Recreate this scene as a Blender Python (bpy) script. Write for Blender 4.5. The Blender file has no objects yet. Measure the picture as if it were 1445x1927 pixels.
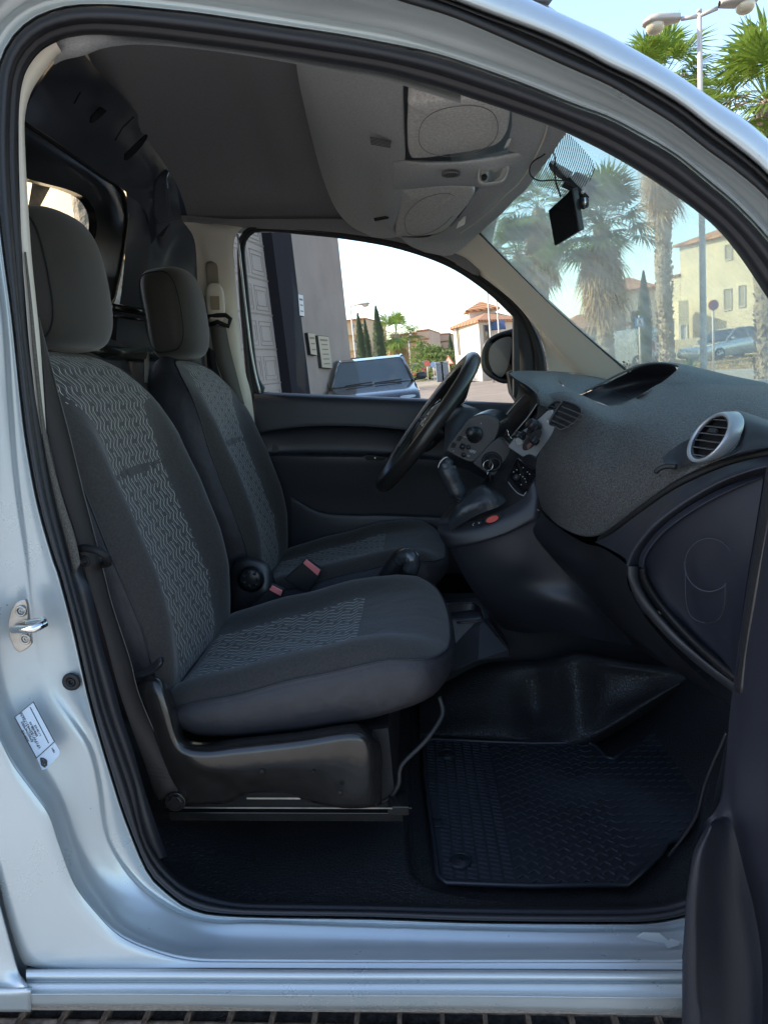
import bpy, bmesh, math, random
import numpy as np
from mathutils import Matrix, Vector
random.seed(7)
D = bpy.data
SC = bpy.context.scene
COL = SC.collection
R = math.radians

# ------------------------------------------------------------------ camera frame
# the van stands nose-down on a sloping street: its own axes (x forward, y across, z up)
# and the world's are both measured in the camera's axes (x right, y down, z ahead)
F = 1335.0
YC = np.array([59, -249, 1335.]); YC /= np.linalg.norm(YC)
XC = np.array([28189, -478, -1335.]); XC /= np.linalg.norm(XC)
UC = np.cross(XC, YC)
GU = -np.array([689, 6627, 1335.]); GU /= np.linalg.norm(GU)
WY = YC - GU * (YC @ GU); WY /= np.linalg.norm(WY)
WX = np.cross(WY, GU); WX /= np.linalg.norm(WX)
EYE = 1.2
CARM = np.array([[a @ b for b in (XC, YC, UC)] for a in (WX, WY, GU)])   # van axes -> world
cam_d = D.cameras.new('camera'); cam = D.objects.new('camera', cam_d); COL.objects.link(cam)
cam_d.sensor_fit = 'VERTICAL'; cam_d.sensor_height = 36.0; cam_d.lens = 36.0 * F / 1927
cam_d.clip_start = 0.02; cam_d.clip_end = 3000
ax = [np.array([a[0], a[1], a[2]]) for a in (WX, WY, GU)]
m = Matrix(((WX[0], -WX[1], -WX[2], 0), (WY[0], -WY[1], -WY[2], 0), (GU[0], -GU[1], -GU[2], EYE), (0, 0, 0, 1)))
cam.matrix_world = m
SC.camera = cam

# ------------------------------------------------------------------ light
SUN_EL = 35.0
sd = Vector((-0.86, 0.10, 0)).normalized() * math.cos(R(SUN_EL)) + Vector((0, 0, math.sin(R(SUN_EL))))
w = D.worlds.new('World'); SC.world = w; w.use_nodes = True
nt = w.node_tree; bg = nt.nodes['Background']
sky = nt.nodes.new('ShaderNodeTexSky'); sky.sky_type = 'NISHITA'; sky.sun_disc = False
sky.sun_elevation = R(SUN_EL); sky.sun_rotation = math.atan2(sd.x, sd.y)
sky.air_density = 1.0; sky.dust_density = 1.0; sky.ozone_density = 1.0
nt.links.new(sky.outputs[0], bg.inputs[0]); bg.inputs[1].default_value = 0.15
sl = D.lights.new('sun', 'SUN'); sl.energy = 2.4; sl.angle = R(0.5); sl.color = (1.0, 0.86, 0.68)
so = D.objects.new('sun', sl); COL.objects.link(so); so.rotation_euler = sd.to_track_quat('Z', 'Y').to_euler(); so.location = (0, 0, 30)
SC.view_settings.view_transform = 'Standard'; SC.view_settings.look = 'None'
SC.view_settings.exposure = 1.7; SC.view_settings.gamma = 1.0
SC.render.engine = 'CYCLES'
SC.cycles.max_bounces = 8; SC.cycles.transparent_max_bounces = 12; SC.cycles.sample_clamp_indirect = 6
SC.cycles.use_denoising = True

# ------------------------------------------------------------------ geometry helpers
def ray(px, py):
    v = np.array([px - 722.5, py - 963.5, F]); return np.array([v @ XC, v @ YC, v @ UC])
def P(px, py, Y):
    r = ray(px, py); return r / r[1] * Y
def PX(px, py, X):
    r = ray(px, py); return r / r[0] * X
def PZ(px, py, Z):
    r = ray(px, py); return r / r[2] * Z
def PW(px, py, Y):                       # world point, Y metres ahead
    v = np.array([px - 722.5, py - 963.5, F]); r = np.array([v @ WX, v @ WY, v @ GU])
    return r / r[1] * Y + np.array([0, 0, EYE])
def PG(px, py, z=0.0):                   # world point on the ground
    v = np.array([px - 722.5, py - 963.5, F]); r = np.array([v @ WX, v @ WY, v @ GU])
    return r / r[2] * (z - EYE) + np.array([0, 0, EYE])

ORG = {}
def setp(o, label=None, cat=None, group=None, kind=None):
    if label: o['label'] = label
    if cat: o['category'] = cat
    if group: o['group'] = group
    if kind: o['kind'] = kind
def thing(name, label, cat, base, car=False, group=None):
    o = D.objects.new(name, None); COL.objects.link(o); o.empty_display_size = 0.1
    b = np.array(base, float)
    if car:
        wl = CARM @ b + np.array([0, 0, EYE])
        M4 = Matrix([list(CARM[i]) + [wl[i]] for i in range(3)] + [[0, 0, 0, 1]])
        o.matrix_world = M4
    else:
        o.location = b
    ORG[o.name] = b
    setp(o, label, cat, group); return o
def org(o):
    while o.parent is not None: o = o.parent
    return ORG[o.name]
def mk(name, V, Fs, mat, parent=None, smooth=True, uv=None, bevel=0, seg=2, subd=0, solid=0, auto=None):
    V = np.array(V, float)
    me = D.meshes.new(name)
    if parent is not None: V = V - org(parent)
    me.from_pydata([tuple(v) for v in V], [], [tuple(f) for f in Fs])
    me.update()
    if uv is not None:
        l = me.uv_layers.new(name='UVMap')
        for lp in me.loops: l.data[lp.index].uv = uv[lp.vertex_index]
    for p in me.polygons: p.use_smooth = smooth
    mats = mat if isinstance(mat, (list, tuple)) else [mat]
    for mm in mats: me.materials.append(mm)
    o = D.objects.new(name, me); COL.objects.link(o)
    if parent is not None: o.parent = parent
    if solid:
        s = o.modifiers.new('solid', 'SOLIDIFY'); s.thickness = solid; s.offset = -1
    if bevel:
        b = o.modifiers.new('bevel', 'BEVEL'); b.width = bevel; b.segments = seg; b.limit_method = 'ANGLE'; b.angle_limit = R(35)
        b.harden_normals = False
    if subd:
        s = o.modifiers.new('sub', 'SUBSURF'); s.levels = subd; s.render_levels = subd
    if auto:
        try:
            me.set_sharp_from_angle(angle=R(auto))
        except Exception: pass
    return o
class MB:
    def __init__(s): s.V = []; s.F = []; s.mi = []
    def add(s, V, Fs):
        n = len(s.V); s.V += [tuple(v) for v in V]; s.F += [tuple(i + n for i in f) for f in Fs]; return s
    def box(s, c, d, rot=None):
        c = np.array(c, float); d = np.array(d, float) / 2
        q = np.array([[x, y, z] for x in (-1, 1) for y in (-1, 1) for z in (-1, 1)], float) * d
        if rot is not None: q = q @ np.array(rot).T
        return s.add(q + c, [(0, 1, 3, 2), (4, 6, 7, 5), (0, 4, 5, 1), (2, 3, 7, 6), (0, 2, 6, 4), (1, 5, 7, 3)])
    def tube(s, pts, r, n=10, cap=True):
        pts = [np.array(p, float) for p in pts]; k = len(pts)
        rr = r if hasattr(r, '__len__') else [r] * k
        b = len(s.V); up = None
        for i, p in enumerate(pts):
            t = pts[min(i + 1, k - 1)] - pts[max(i - 1, 0)]; t /= (np.linalg.norm(t) + 1e-12)
            if up is None:
                up = np.array([0, 0, 1.]) if abs(t[2]) < .9 else np.array([1., 0, 0])
            a = np.cross(t, up); a /= (np.linalg.norm(a) + 1e-12); up = np.cross(a, t)
            for j in range(n):
                an = 2 * math.pi * j / n; s.V.append(tuple(p + rr[i] * (math.cos(an) * a + math.sin(an) * up)))
        for i in range(k - 1):
            for j in range(n):
                j2 = (j + 1) % n; s.F.append((b + i * n + j, b + i * n + j2, b + (i + 1) * n + j2, b + (i + 1) * n + j))
        if cap:
            s.F.append(tuple(b + j for j in reversed(range(n)))); s.F.append(tuple(b + (k - 1) * n + j for j in range(n)))
        return s
    def disc(s, c, axis, r, h, n=24, r2=None):
        c = np.array(c, float); a = np.array(axis, float); a /= np.linalg.norm(a)
        return s.tube([c, c + a * h], [r, r if r2 is None else r2], n)
    def torus(s, c, axis, r, rt, n=40, m=10, a0=0, a1=2 * math.pi):
        c = np.array(c, float); a = np.array(axis, float); a /= np.linalg.norm(a)
        u = np.cross(a, [0, 0, 1.] if abs(a[2]) < .9 else [1., 0, 0]); u /= np.linalg.norm(u); v = np.cross(a, u)
        full = abs(a1 - a0 - 2 * math.pi) < 1e-6
        pts = []; b = len(s.V); N = n if full else n + 1
        for i in range(N):
            t = a0 + (a1 - a0) * i / n; d = math.cos(t) * u + math.sin(t) * v
            for j in range(m):
                q = 2 * math.pi * j / m; s.V.append(tuple(c + d * (r + rt * math.cos(q)) + a * rt * math.sin(q)))
        for i in range(n):
            i2 = (i + 1) % N
            for j in range(m):
                j2 = (j + 1) % m; s.F.append((b + i * m + j, b + i2 * m + j, b + i2 * m + j2, b + i * m + j2))
        return s
    def prism(s, pts, d):
        pts = [np.array(p, float) for p in pts]; d = np.array(d, float); n = len(pts)
        V = pts + [p + d for p in pts]
        return s.add(V, [tuple(range(n)), tuple(range(2 * n - 1, n - 1, -1))] + [(i, i + n, (i + 1) % n + n, (i + 1) % n) for i in range(n)])
    def build(s, name, mat, parent=None, **k):
        return mk(name, s.V, s.F, mat, parent, **k)
def cr(pts, n, closed=False):            # catmull-rom through points, n samples per span
    pts = np.array(pts, float); k = len(pts); out = []
    rng = k if closed else k - 1
    for i in range(rng):
        p1 = pts[i]; p2 = pts[(i + 1) % k]
        p0 = pts[i - 1] if (i > 0 or closed) else 2 * p1 - p2
        p3 = pts[(i + 2) % k] if (i + 2 < k or closed) else 2 * p2 - p1
        for j in range(n):
            t = j / n
            out.append(0.5 * (2 * p1 + (p2 - p0) * t + (2 * p0 - 5 * p1 + 4 * p2 - p3) * t * t + (3 * p1 - p0 - 3 * p2 + p3) * t ** 3))
    if not closed: out.append(pts[-1])
    return np.array(out)
def resamp(pts, n):
    pts = np.array(pts, float); d = np.r_[0, np.cumsum(np.linalg.norm(np.diff(pts, axis=0), axis=1))]
    t = np.linspace(0, d[-1], n); return np.stack([np.interp(t, d, pts[:, i]) for i in range(pts.shape[1])], 1)
def gridmesh(A, closed_u=False, flip=False):   # A[r][c] -> verts, faces, uvs
    A = np.array(A, float); r, c = A.shape[:2]
    V = A.reshape(-1, 3); Fs = []
    for i in range(r - 1):
        for j in range(c if closed_u else c - 1):
            j2 = (j + 1) % c; q = (i * c + j, i * c + j2, (i + 1) * c + j2, (i + 1) * c + j)
            Fs.append(q[::-1] if flip else q)
    du = np.r_[0, np.cumsum(np.linalg.norm(np.diff(A[r // 2], axis=0), axis=1))]
    dv = np.r_[0, np.cumsum(np.linalg.norm(np.diff(A[:, c // 2], axis=0), axis=1))]
    uv = [(du[j], dv[i]) for i in range(r) for j in range(c)]
    return V, Fs, uv
def G(name, rows, mat, parent, nu=6, nv=6, pts3=False, solid=0, flip=False, lin_v=False, **k):
    n = max(len(r_) for r_ in rows)
    RR = []
    for r_ in rows:
        q = np.array([P(*p) for p in r_]) if not pts3 else np.array(r_, float)
        RR.append(q)
    if any(len(q) != n for q in RR) or nu == 0:
        N = max(n * 6, 40); RR = [resamp(cr(q, 8), N) for q in RR]
    else:
        RR = [cr(q, nu) for q in RR]
    A = np.array(RR)
    if lin_v: A = np.array([[ (1 - j / nv) * A[i] + j / nv * A[i + 1] for j in range(nv)] for i in range(len(A) - 1)]).reshape(-1, A.shape[1], 3).tolist() + [A[-1].tolist()]
    elif nv > 1:
        A = np.stack([cr(A[:, c], nv) for c in range(A.shape[1])], 1)
    V, Fs, uv = gridmesh(A, flip=flip)
    return mk(name, V, Fs, mat, parent, uv=uv, solid=solid, **k)
def poly(name, pts, Y, depth, mat, parent, smooth_n=0, bevel=0.002, closed=True, **k):
    q = [P(p[0], p[1], p[2] if len(p) > 2 else Y) for p in pts]
    if smooth_n: q = list(cr(q, smooth_n, closed=True))
    b = MB(); b.prism(q, (0, depth, 0)); return b.build(name, mat, parent, smooth=False, bevel=bevel, **k)
def superell(c, ax3, e1, e2, rot=None, nu=40, nv=24, mod=None):
    V = []; sg = lambda v, e: math.copysign(abs(v) ** e, v)
    for i in range(nv + 1):
        p = -math.pi / 2 + math.pi * i / nv
        for j in range(nu):
            t = 2 * math.pi * j / nu
            v = np.array([ax3[0] * sg(math.cos(p), e1) * sg(math.cos(t), e2), ax3[1] * sg(math.cos(p), e1) * sg(math.sin(t), e2), ax3[2] * sg(math.sin(p), e1)])
            if mod: v = mod(v)
            if rot is not None: v = np.array(rot) @ v
            V.append(v + np.array(c))
    Fs = [(i * nu + j, i * nu + (j + 1) % nu, (i + 1) * nu + (j + 1) % nu, (i + 1) * nu + j) for i in range(nv) for j in range(nu)]
    return V, Fs
def roty(a):
    c, s_ = math.cos(a), math.sin(a); return np.array([[c, 0, s_], [0, 1, 0], [-s_, 0, c]])
def rotz(a):
    c, s_ = math.cos(a), math.sin(a); return np.array([[c, -s_, 0], [s_, c, 0], [0, 0, 1]])
def rotx(a):
    c, s_ = math.cos(a), math.sin(a); return np.array([[1, 0, 0], [0, c, -s_], [0, s_, c]])
def text(name, body, size, mat, parent, pos, X, Yd, depth=0.0006, align='CENTER'):
    """lettering as a mesh; pos = centre, X = reading direction, Yd = up of the letters (authoring axes)"""
    cu = D.curves.new(name, 'FONT'); cu.body = body; cu.size = size; cu.extrude = depth; cu.align_x = align; cu.align_y = 'CENTER'
    o = D.objects.new(name, cu); COL.objects.link(o); bpy.context.view_layer.update()
    me = D.meshes.new_from_object(o); D.objects.remove(o)
    X = np.array(X, float); X /= np.linalg.norm(X); Yd = np.array(Yd, float); Yd -= X * (Yd @ X); Yd /= np.linalg.norm(Yd); Z = np.cross(X, Yd)
    V = [np.array(pos) + v.co.x * X + v.co.y * Yd + v.co.z * Z for v in me.vertices]
    Fs = [tuple(p.vertices) for p in me.polygons]; D.meshes.remove(me)
    return mk(name, V, Fs, mat, parent, smooth=False)

# ------------------------------------------------------------------ materials
def mat(name, col, rough=0.6, metal=0.0, spec=0.5, coat=0.0, noise=None, bump=None, emit=None, sheen=0, vor=None, coat_r=0.05):
    """noise=(scale, amount) colour mottling; bump=(scale, strength, distance) noise bump; vor=(scale, distance) grain"""
    mm = D.materials.new(name); mm.use_nodes = True; t = mm.node_tree; b = t.nodes['Principled BSDF']
    b.inputs['Base Color'].default_value = (*col, 1); b.inputs['Roughness'].default_value = rough; b.inputs['Metallic'].default_value = metal
    b.inputs['Specular IOR Level'].default_value = spec; b.inputs['Coat Weight'].default_value = coat; b.inputs['Coat Roughness'].default_value = coat_r
    b.inputs['Sheen Weight'].default_value = sheen; b.inputs['Sheen Roughness'].default_value = 0.5
    tc = t.nodes.new('ShaderNodeTexCoord')
    if noise:
        nz = t.nodes.new('ShaderNodeTexNoise'); nz.inputs['Scale'].default_value = noise[0]; nz.inputs['Detail'].default_value = 5
        t.links.new(tc.outputs['Object'], nz.inputs['Vector'])
        mp = t.nodes.new('ShaderNodeMapRange'); mp.inputs[1].default_value = .3; mp.inputs[2].default_value = .7
        mp.inputs[3].default_value = 1 - noise[1]; mp.inputs[4].default_value = 1 + noise[1]; t.links.new(nz.outputs[0], mp.inputs[0])
        mx = t.nodes.new('ShaderNodeVectorMath'); mx.operation = 'SCALE'; mx.inputs[0].default_value = col
        t.links.new(mp.outputs[0], mx.inputs['Scale']); t.links.new(mx.outputs[0], b.inputs['Base Color'])
        mm['scl'] = mx.name
    if bump or vor:
        if vor:
            tx = t.nodes.new('ShaderNodeTexVoronoi'); tx.inputs['Scale'].default_value = vor[0]; tx.feature = 'DISTANCE_TO_EDGE'; dist = vor[1]; st = 1
        else:
            tx = t.nodes.new('ShaderNodeTexNoise'); tx.inputs['Scale'].default_value = bump[0]; tx.inputs['Detail'].default_value = 3; dist = bump[2]; st = bump[1]
        t.links.new(tc.outputs['Object'], tx.inputs['Vector'])
        bp = t.nodes.new('ShaderNodeBump'); bp.inputs['Strength'].default_value = st; bp.inputs['Distance'].default_value = dist
        if vor:
            mr = t.nodes.new('ShaderNodeMapRange'); mr.inputs[1].default_value = 0; mr.inputs[2].default_value = .12; t.links.new(tx.outputs[0], mr.inputs[0]); t.links.new(mr.outputs[0], bp.inputs['Height'])
        else: t.links.new(tx.outputs[0], bp.inputs['Height'])
        t.links.new(bp.outputs[0], b.inputs['Normal'])
    if emit:
        b.inputs['Emission Color'].default_value = (*emit[0], 1); b.inputs['Emission Strength'].default_value = emit[1]
    return mm
def glass(name, tint, dust_haze=0.0, refl=0.03, graz=.75, haze_col=(.8, .8, .75), opaque=0.0, dark=(0.02, 0.02, 0.02)):
    mm = D.materials.new(name); mm.use_nodes = True; t = mm.node_tree; t.nodes.clear()
    out = t.nodes.new('ShaderNodeOutputMaterial'); tr = t.nodes.new('ShaderNodeBsdfTransparent'); tr.inputs[0].default_value = (*tint, 1)
    gl = t.nodes.new('ShaderNodeBsdfGlossy'); gl.inputs['Roughness'].default_value = 0.02
    lf = t.nodes.new('ShaderNodeLayerWeight'); lf.inputs[0].default_value = .5; pw = t.nodes.new('ShaderNodeMath'); pw.operation = 'POWER'; pw.inputs[1].default_value = 4.0; t.links.new(lf.outputs['Facing'], pw.inputs[0])
    lw = t.nodes.new('ShaderNodeMath'); lw.operation = 'MULTIPLY_ADD'; lw.inputs[1].default_value = graz; lw.inputs[2].default_value = refl; t.links.new(pw.outputs[0], lw.inputs[0])
    mx = t.nodes.new('ShaderNodeMixShader'); t.links.new(lw.outputs[0], mx.inputs[0]); t.links.new(tr.outputs[0], mx.inputs[1]); t.links.new(gl.outputs[0], mx.inputs[2])
    last = mx
    if dust_haze > 0:
        df = t.nodes.new('ShaderNodeBsdfTranslucent'); df.inputs[0].default_value = (*haze_col, 1)
        df2 = t.nodes.new('ShaderNodeBsdfDiffuse'); df2.inputs[0].default_value = (*haze_col, 1)
        ad = t.nodes.new('ShaderNodeMixShader'); ad.inputs[0].default_value = .5; t.links.new(df.outputs[0], ad.inputs[1]); t.links.new(df2.outputs[0], ad.inputs[2])
        tc = t.nodes.new('ShaderNodeTexCoord'); nz = t.nodes.new('ShaderNodeTexNoise'); nz.inputs['Scale'].default_value = 9; nz.inputs['Detail'].default_value = 8; nz.inputs['Roughness'].default_value = .7
        t.links.new(tc.outputs['Object'], nz.inputs['Vector'])
        mr = t.nodes.new('ShaderNodeMapRange'); mr.inputs[1].default_value = .3; mr.inputs[2].default_value = .75; mr.inputs[3].default_value = dust_haze * .6; mr.inputs[4].default_value = dust_haze * 1.5
        t.links.new(nz.outputs[0], mr.inputs[0])
        m2 = t.nodes.new('ShaderNodeMixShader'); t.links.new(mr.outputs[0], m2.inputs[0]); t.links.new(mx.outputs[0], m2.inputs[1]); t.links.new(ad.outputs[0], m2.inputs[2]); last = m2
    if opaque > 0:
        df = t.nodes.new('ShaderNodeBsdfDiffuse'); df.inputs[0].default_value = (*dark, 1)
        m3 = t.nodes.new('ShaderNodeMixShader'); m3.inputs[0].default_value = opaque; t.links.new(tr.outputs[0], m3.inputs[1]); t.links.new(df.outputs[0], m3.inputs[2]); t.links.new(m3.outputs[0], mx.inputs[1])
    t.links.new(last.outputs[0], out.inputs[0]); return mm

M_SILV = mat('silver_paint', (.45, .50, .515), .36, .38, .5, .5, noise=(3.5, .05), coat_r=.08)
def add_specks(mm, scl, thr, dark):
    t = mm.node_tree; b = t.nodes['Principled BSDF']; tc = t.nodes.new('ShaderNodeTexCoord'); nz = t.nodes.new('ShaderNodeTexNoise'); nz.inputs['Scale'].default_value = scl; nz.inputs['Detail'].default_value = 2; t.links.new(tc.outputs['Object'], nz.inputs['Vector'])
    mr = t.nodes.new('ShaderNodeMapRange'); mr.inputs[1].default_value = thr; mr.inputs[2].default_value = thr + .03; t.links.new(nz.outputs[0], mr.inputs[0])
    mx = t.nodes.new('ShaderNodeMix'); mx.data_type = 'RGBA'; t.links.new(mr.outputs[0], mx.inputs[0]); t.links.new(t.nodes[mm['scl']].outputs[0], mx.inputs[6]); mx.inputs[7].default_value = (*dark, 1); t.links.new(mx.outputs[2], b.inputs['Base Color'])
    n2 = t.nodes.new('ShaderNodeTexNoise'); n2.inputs['Scale'].default_value = 7; n2.inputs['Detail'].default_value = 6; n2.inputs['Roughness'].default_value = .65; t.links.new(tc.outputs['Object'], n2.inputs['Vector'])
    m3 = t.nodes.new('ShaderNodeMapRange'); m3.inputs[1].default_value = .35; m3.inputs[2].default_value = .7; m3.inputs[3].default_value = .26; m3.inputs[4].default_value = .46; t.links.new(n2.outputs[0], m3.inputs[0]); t.links.new(m3.outputs[0], b.inputs['Roughness'])
add_specks(M_SILV, 130, .765, (.22, .22, .21))
M_RUB = mat('rubber_seal', (.015, .0155, .020), .55, bump=(300, .2, .0004))
M_RUB2 = mat('rubber_dark', (.010, .010, .011), .6)
M_PLAS = mat('dark_plastic', (.022, .024, .028), .5, bump=(900, .35, .0004))
M_PLASB = mat('blue_black_plastic', (.019, .020, .0255), .45, bump=(700, .35, .0004))
M_PLASS = mat('satin_black_plastic', (.018, .019, .022), .33)
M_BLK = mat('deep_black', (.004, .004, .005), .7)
M_FAB = mat('seat_fabric', (.031, .027, .0245), .85, sheen=.2, noise=(260, .3), bump=(22, .35, .008))
M_FABS = mat('seat_side_fabric', (.020, .019, .023), .58, noise=(60, .15), bump=(16, .5, .010))
M_HEADR = mat('headrest_fabric', (.028, .023, .018), .8, sheen=.3, noise=(30, .12), bump=(800, .3, .0004))
M_CREAM = mat('cream_trim', (.66, .60, .50), .6, bump=(500, .2, .0003))
M_FUZZ = mat('fuzzy_edging', (.11, .10, .085), .95, noise=(700, .5), bump=(700, .8, .002))
M_HEADL = mat('headliner', (.195, .185, .19), .92, sheen=.1, noise=(260, .12), bump=(700, .4, .0006))
M_SHELF = mat('overhead_fabric', (.40, .40, .395), .9, noise=(320, .16), bump=(650, .5, .0008))
M_PAD = mat('dash_grain', (.075, .074, .073), .46, spec=.5, noise=(330, .75), bump=(380, 1.0, .003))
M_PADT = mat('dash_top_grain', (.11, .12, .12), .55, noise=(380, .45), bump=(600, .7, .0010))
M_VINYL = mat('floor_vinyl', (.016, .0165, .018), .52, vor=(150, .0009))
M_BULK = mat('bulkhead_paint', (.07, .078, .095), .30, noise=(6, .3), coat=.2)
M_MET = mat('worn_metal', (.42, .40, .37), .35, .9, noise=(60, .2))
M_CHR = mat('bright_metal', (.75, .75, .75), .12, 1.0)
M_SILP = mat('silver_plastic', (.36, .39, .42), .34, .45, coat=.2)
M_BASE = mat('seat_base_black', (.014, .013, .012), .26, coat=.3, noise=(40, .25))
M_BELT = mat('belt_webbing', (.024, .019, .017), .7, bump=(1400, .5, .0006))
M_BELT2 = mat('belt_webbing_grey', (.10, .095, .085), .55, bump=(1400, .5, .0006))
M_RED = mat('red_plastic', (.55, .05, .04), .4)
M_PINK = mat('red_buckle_button', (.75, .20, .20), .4)
M_LABEL = mat('label_white', (.42, .52, .62), .35)
M_INK = mat('label_ink', (.03, .03, .04), .6)
M_TAPE = mat('tape_scrap', (.55, .58, .58), .5, noise=(40, .15))
M_SCREEN = mat('screen_glass', (.006, .006, .008), .06, spec=.7)
M_MIRR = mat('mirror_glass', (.13, .12, .12), .30, .6)
M_MAT = mat('mat_rubber', (.018, .020, .026), .42, bump=(300, .2, .0004))
M_WHITE = mat('white_mark', (.55, .55, .55), .5)
M_STITCH = mat('stitch_thread', (.05, .05, .075), .8)
M_WS = glass('windscreen_glass', (.72, .87, .77), dust_haze=.32, haze_col=(.98, .94, .76))  # dust layer thickened and warmed to put milky haze and glare into the glass
M_SG = glass('side_glass', (.93, .95, .93), refl=.008, graz=.3)
def pattern_mat():
    mm = mat('wave_pattern_fabric', (.026, .026, .027), .85, sheen=.2, bump=(900, .3, .0005)); t = mm.node_tree; b = t.nodes['Principled BSDF']
    L = t.links.new; N = t.nodes.new
    def mth(op, a, b_=None, c=None):
        n = N('ShaderNodeMath'); n.operation = op
        for i, v in enumerate((a, b_, c)):
            if v is None: continue
            if isinstance(v, (int, float)): n.inputs[i].default_value = v
            else: L(v, n.inputs[i])
        return n.outputs[0]
    uvn = N('ShaderNodeUVMap'); uvn.uv_map = 'UVMap'; sp = N('ShaderNodeSeparateXYZ'); L(uvn.outputs[0], sp.inputs[0])
    masks = None
    for off, ph, amp, wd_ in ((0, 0, .0050, .042), (.0085, 1.1, .0044, .017)):
        u = mth('DIVIDE', mth('ADD', sp.outputs[0], off), .0170)
        idx = mth('FLOOR', u)
        v = mth('DIVIDE', sp.outputs[1], .0052)
        s1 = mth('SINE', mth('ADD', v, ph))
        s2 = mth('SINE', mth('ADD', mth('MULTIPLY', v, 2.0), ph))
        wv = mth('ADD', mth('MULTIPLY', s1, amp / .0170), mth('MULTIPLY', s2, .05))
        fr = mth('SUBTRACT', mth('SUBTRACT', mth('FRACT', u), .5), wv)
        d = mth('ABSOLUTE', fr)
        ln = mth('LESS_THAN', d, wd_)
        gap = mth('GREATER_THAN', mth('SINE', mth('ADD', mth('MULTIPLY', v, .5), mth('MULTIPLY', idx, 1.7))), -.93)
        k = mth('MULTIPLY', ln, gap)
        masks = k if masks is None else mth('MAXIMUM', masks, k)
    mx = N('ShaderNodeMix'); mx.data_type = 'RGBA'; L(masks, mx.inputs[0]); mx.inputs[6].default_value = (.027, .025, .023, 1); mx.inputs[7].default_value = (.72, .68, .60, 1)
    L(mx.outputs[2], b.inputs['Base Color']); return mm
M_PAT = pattern_mat()

# ================================================================== SETTING
def slope(x, y):
    k = 1 - min(max((y - 3.0) / 4.0, 0), 1); k = k * k * (3 - 2 * k)
    xx = max(min(x, 7), -9)
    return -.0757 * xx * k - .0187 * min(y, 3) * k
def sheet(name, x0, x1, y0, y1, nx, ny, z, mt, kind='structure', fn=slope):
    xs = x0 + (x1 - x0) * np.linspace(0, 1, nx); ys = y0 + (y1 - y0) * np.linspace(0, 1, ny)
    if name == 'ground': xs = np.r_[-600, -200, -60, -30, np.arange(-20, 20.1, 1), 30, 60, 200, 600]; ys = np.r_[-60, -20, np.arange(-10, 12.1, 1), 20, 60, 200, 900]
    A = [[(x, y, fn(x, y) + z) for x in xs] for y in ys]
    V, Fs, uv = gridmesh(A); o = mk(name, V, Fs, mt, uv=uv); setp(o, kind=kind); return o
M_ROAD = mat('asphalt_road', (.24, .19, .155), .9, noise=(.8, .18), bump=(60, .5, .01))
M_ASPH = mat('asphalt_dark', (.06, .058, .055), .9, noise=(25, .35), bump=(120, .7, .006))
M_PAVE = mat('pavement_slabs', (.34, .30, .25), .85, noise=(2, .15))
M_DRY = mat('dry_ground', (.30, .20, .09), .95, noise=(3, .3), bump=(10, .5, .05))
M_GRND = mat('ground_far', (.22, .19, .15), .95, noise=(.2, .2))
far = sheet('ground', -600, 600, -60, 900, 30, 40, -.06, M_GRND, fn=lambda x, y: slope(x, y) if (abs(x) < 30 and y < 10) else 0)
# near asphalt under the van, finely divided
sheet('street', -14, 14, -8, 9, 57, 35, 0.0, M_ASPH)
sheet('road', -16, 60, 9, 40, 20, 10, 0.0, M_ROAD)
sheet('near_bounce_sheet', -13, 13, -7.5, .45, 53, 17, 0.012, mat('pale_bounce', (.45, .425, .385), .85, noise=(6, .15), bump=(60, .3, .004)))  # unseen pale sheet added on the camera side to bounce sunlight into the cabin

# ================================================================== THE VAN
VAN = thing('van', 'silver panel van seen through its open passenger door, dark two-seat cabin inside', 'van', (0.0, 1.6, -1.17), car=True)
def closed_curve(pts, n=8): return cr(pts, n, closed=True)
CEN = (700., 900.)
TH = np.linspace(0, 2 * math.pi, 241)[:-1]
def polar(pts, dens=True):
    q = closed_curve(pts, 6); d = q - np.array(CEN); th = np.arctan2(d[:, 1], d[:, 0]) % (2 * math.pi); r = np.hypot(d[:, 0], d[:, 1])
    o = np.argsort(th); rr = np.interp(TH, th[o], r[o], period=2 * math.pi)
    return np.stack([CEN[0] + rr * np.cos(TH), CEN[1] + rr * np.sin(TH)], 1)
RIGHT_IN = [(1500, 620), (1560, 760), (1560, 1000), (1530, 1250), (1480, 1500), (1420, 1620)]
S_IN = [(1285, 1690), (1232, 1703), (1150, 1708), (900, 1706), (700, 1701), (500, 1698), (446, 1695), (398, 1684), (346, 1663), (301, 1618), (273, 1566), (256, 1480), (232, 1410), (200, 1320), (170, 1200), (137, 1080), (122, 1024), (100, 936), (82, 837), (72, 774), (60, 690), (50, 600), (44, 474), (37, 340), (36, 250), (41, 160), (52, 128), (75, 97), (105, 78), (137, 69), (175, 65), (224, 67), (287, 72), (360, 81), (480, 97), (640, 122), (727, 137), (815, 161), (867, 177), (955, 206), (1025, 231), (1067, 248), (1145, 285), (1197, 316), (1249, 349), (1301, 387), (1353, 430), (1394, 476), (1445, 549)] + RIGHT_IN
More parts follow.
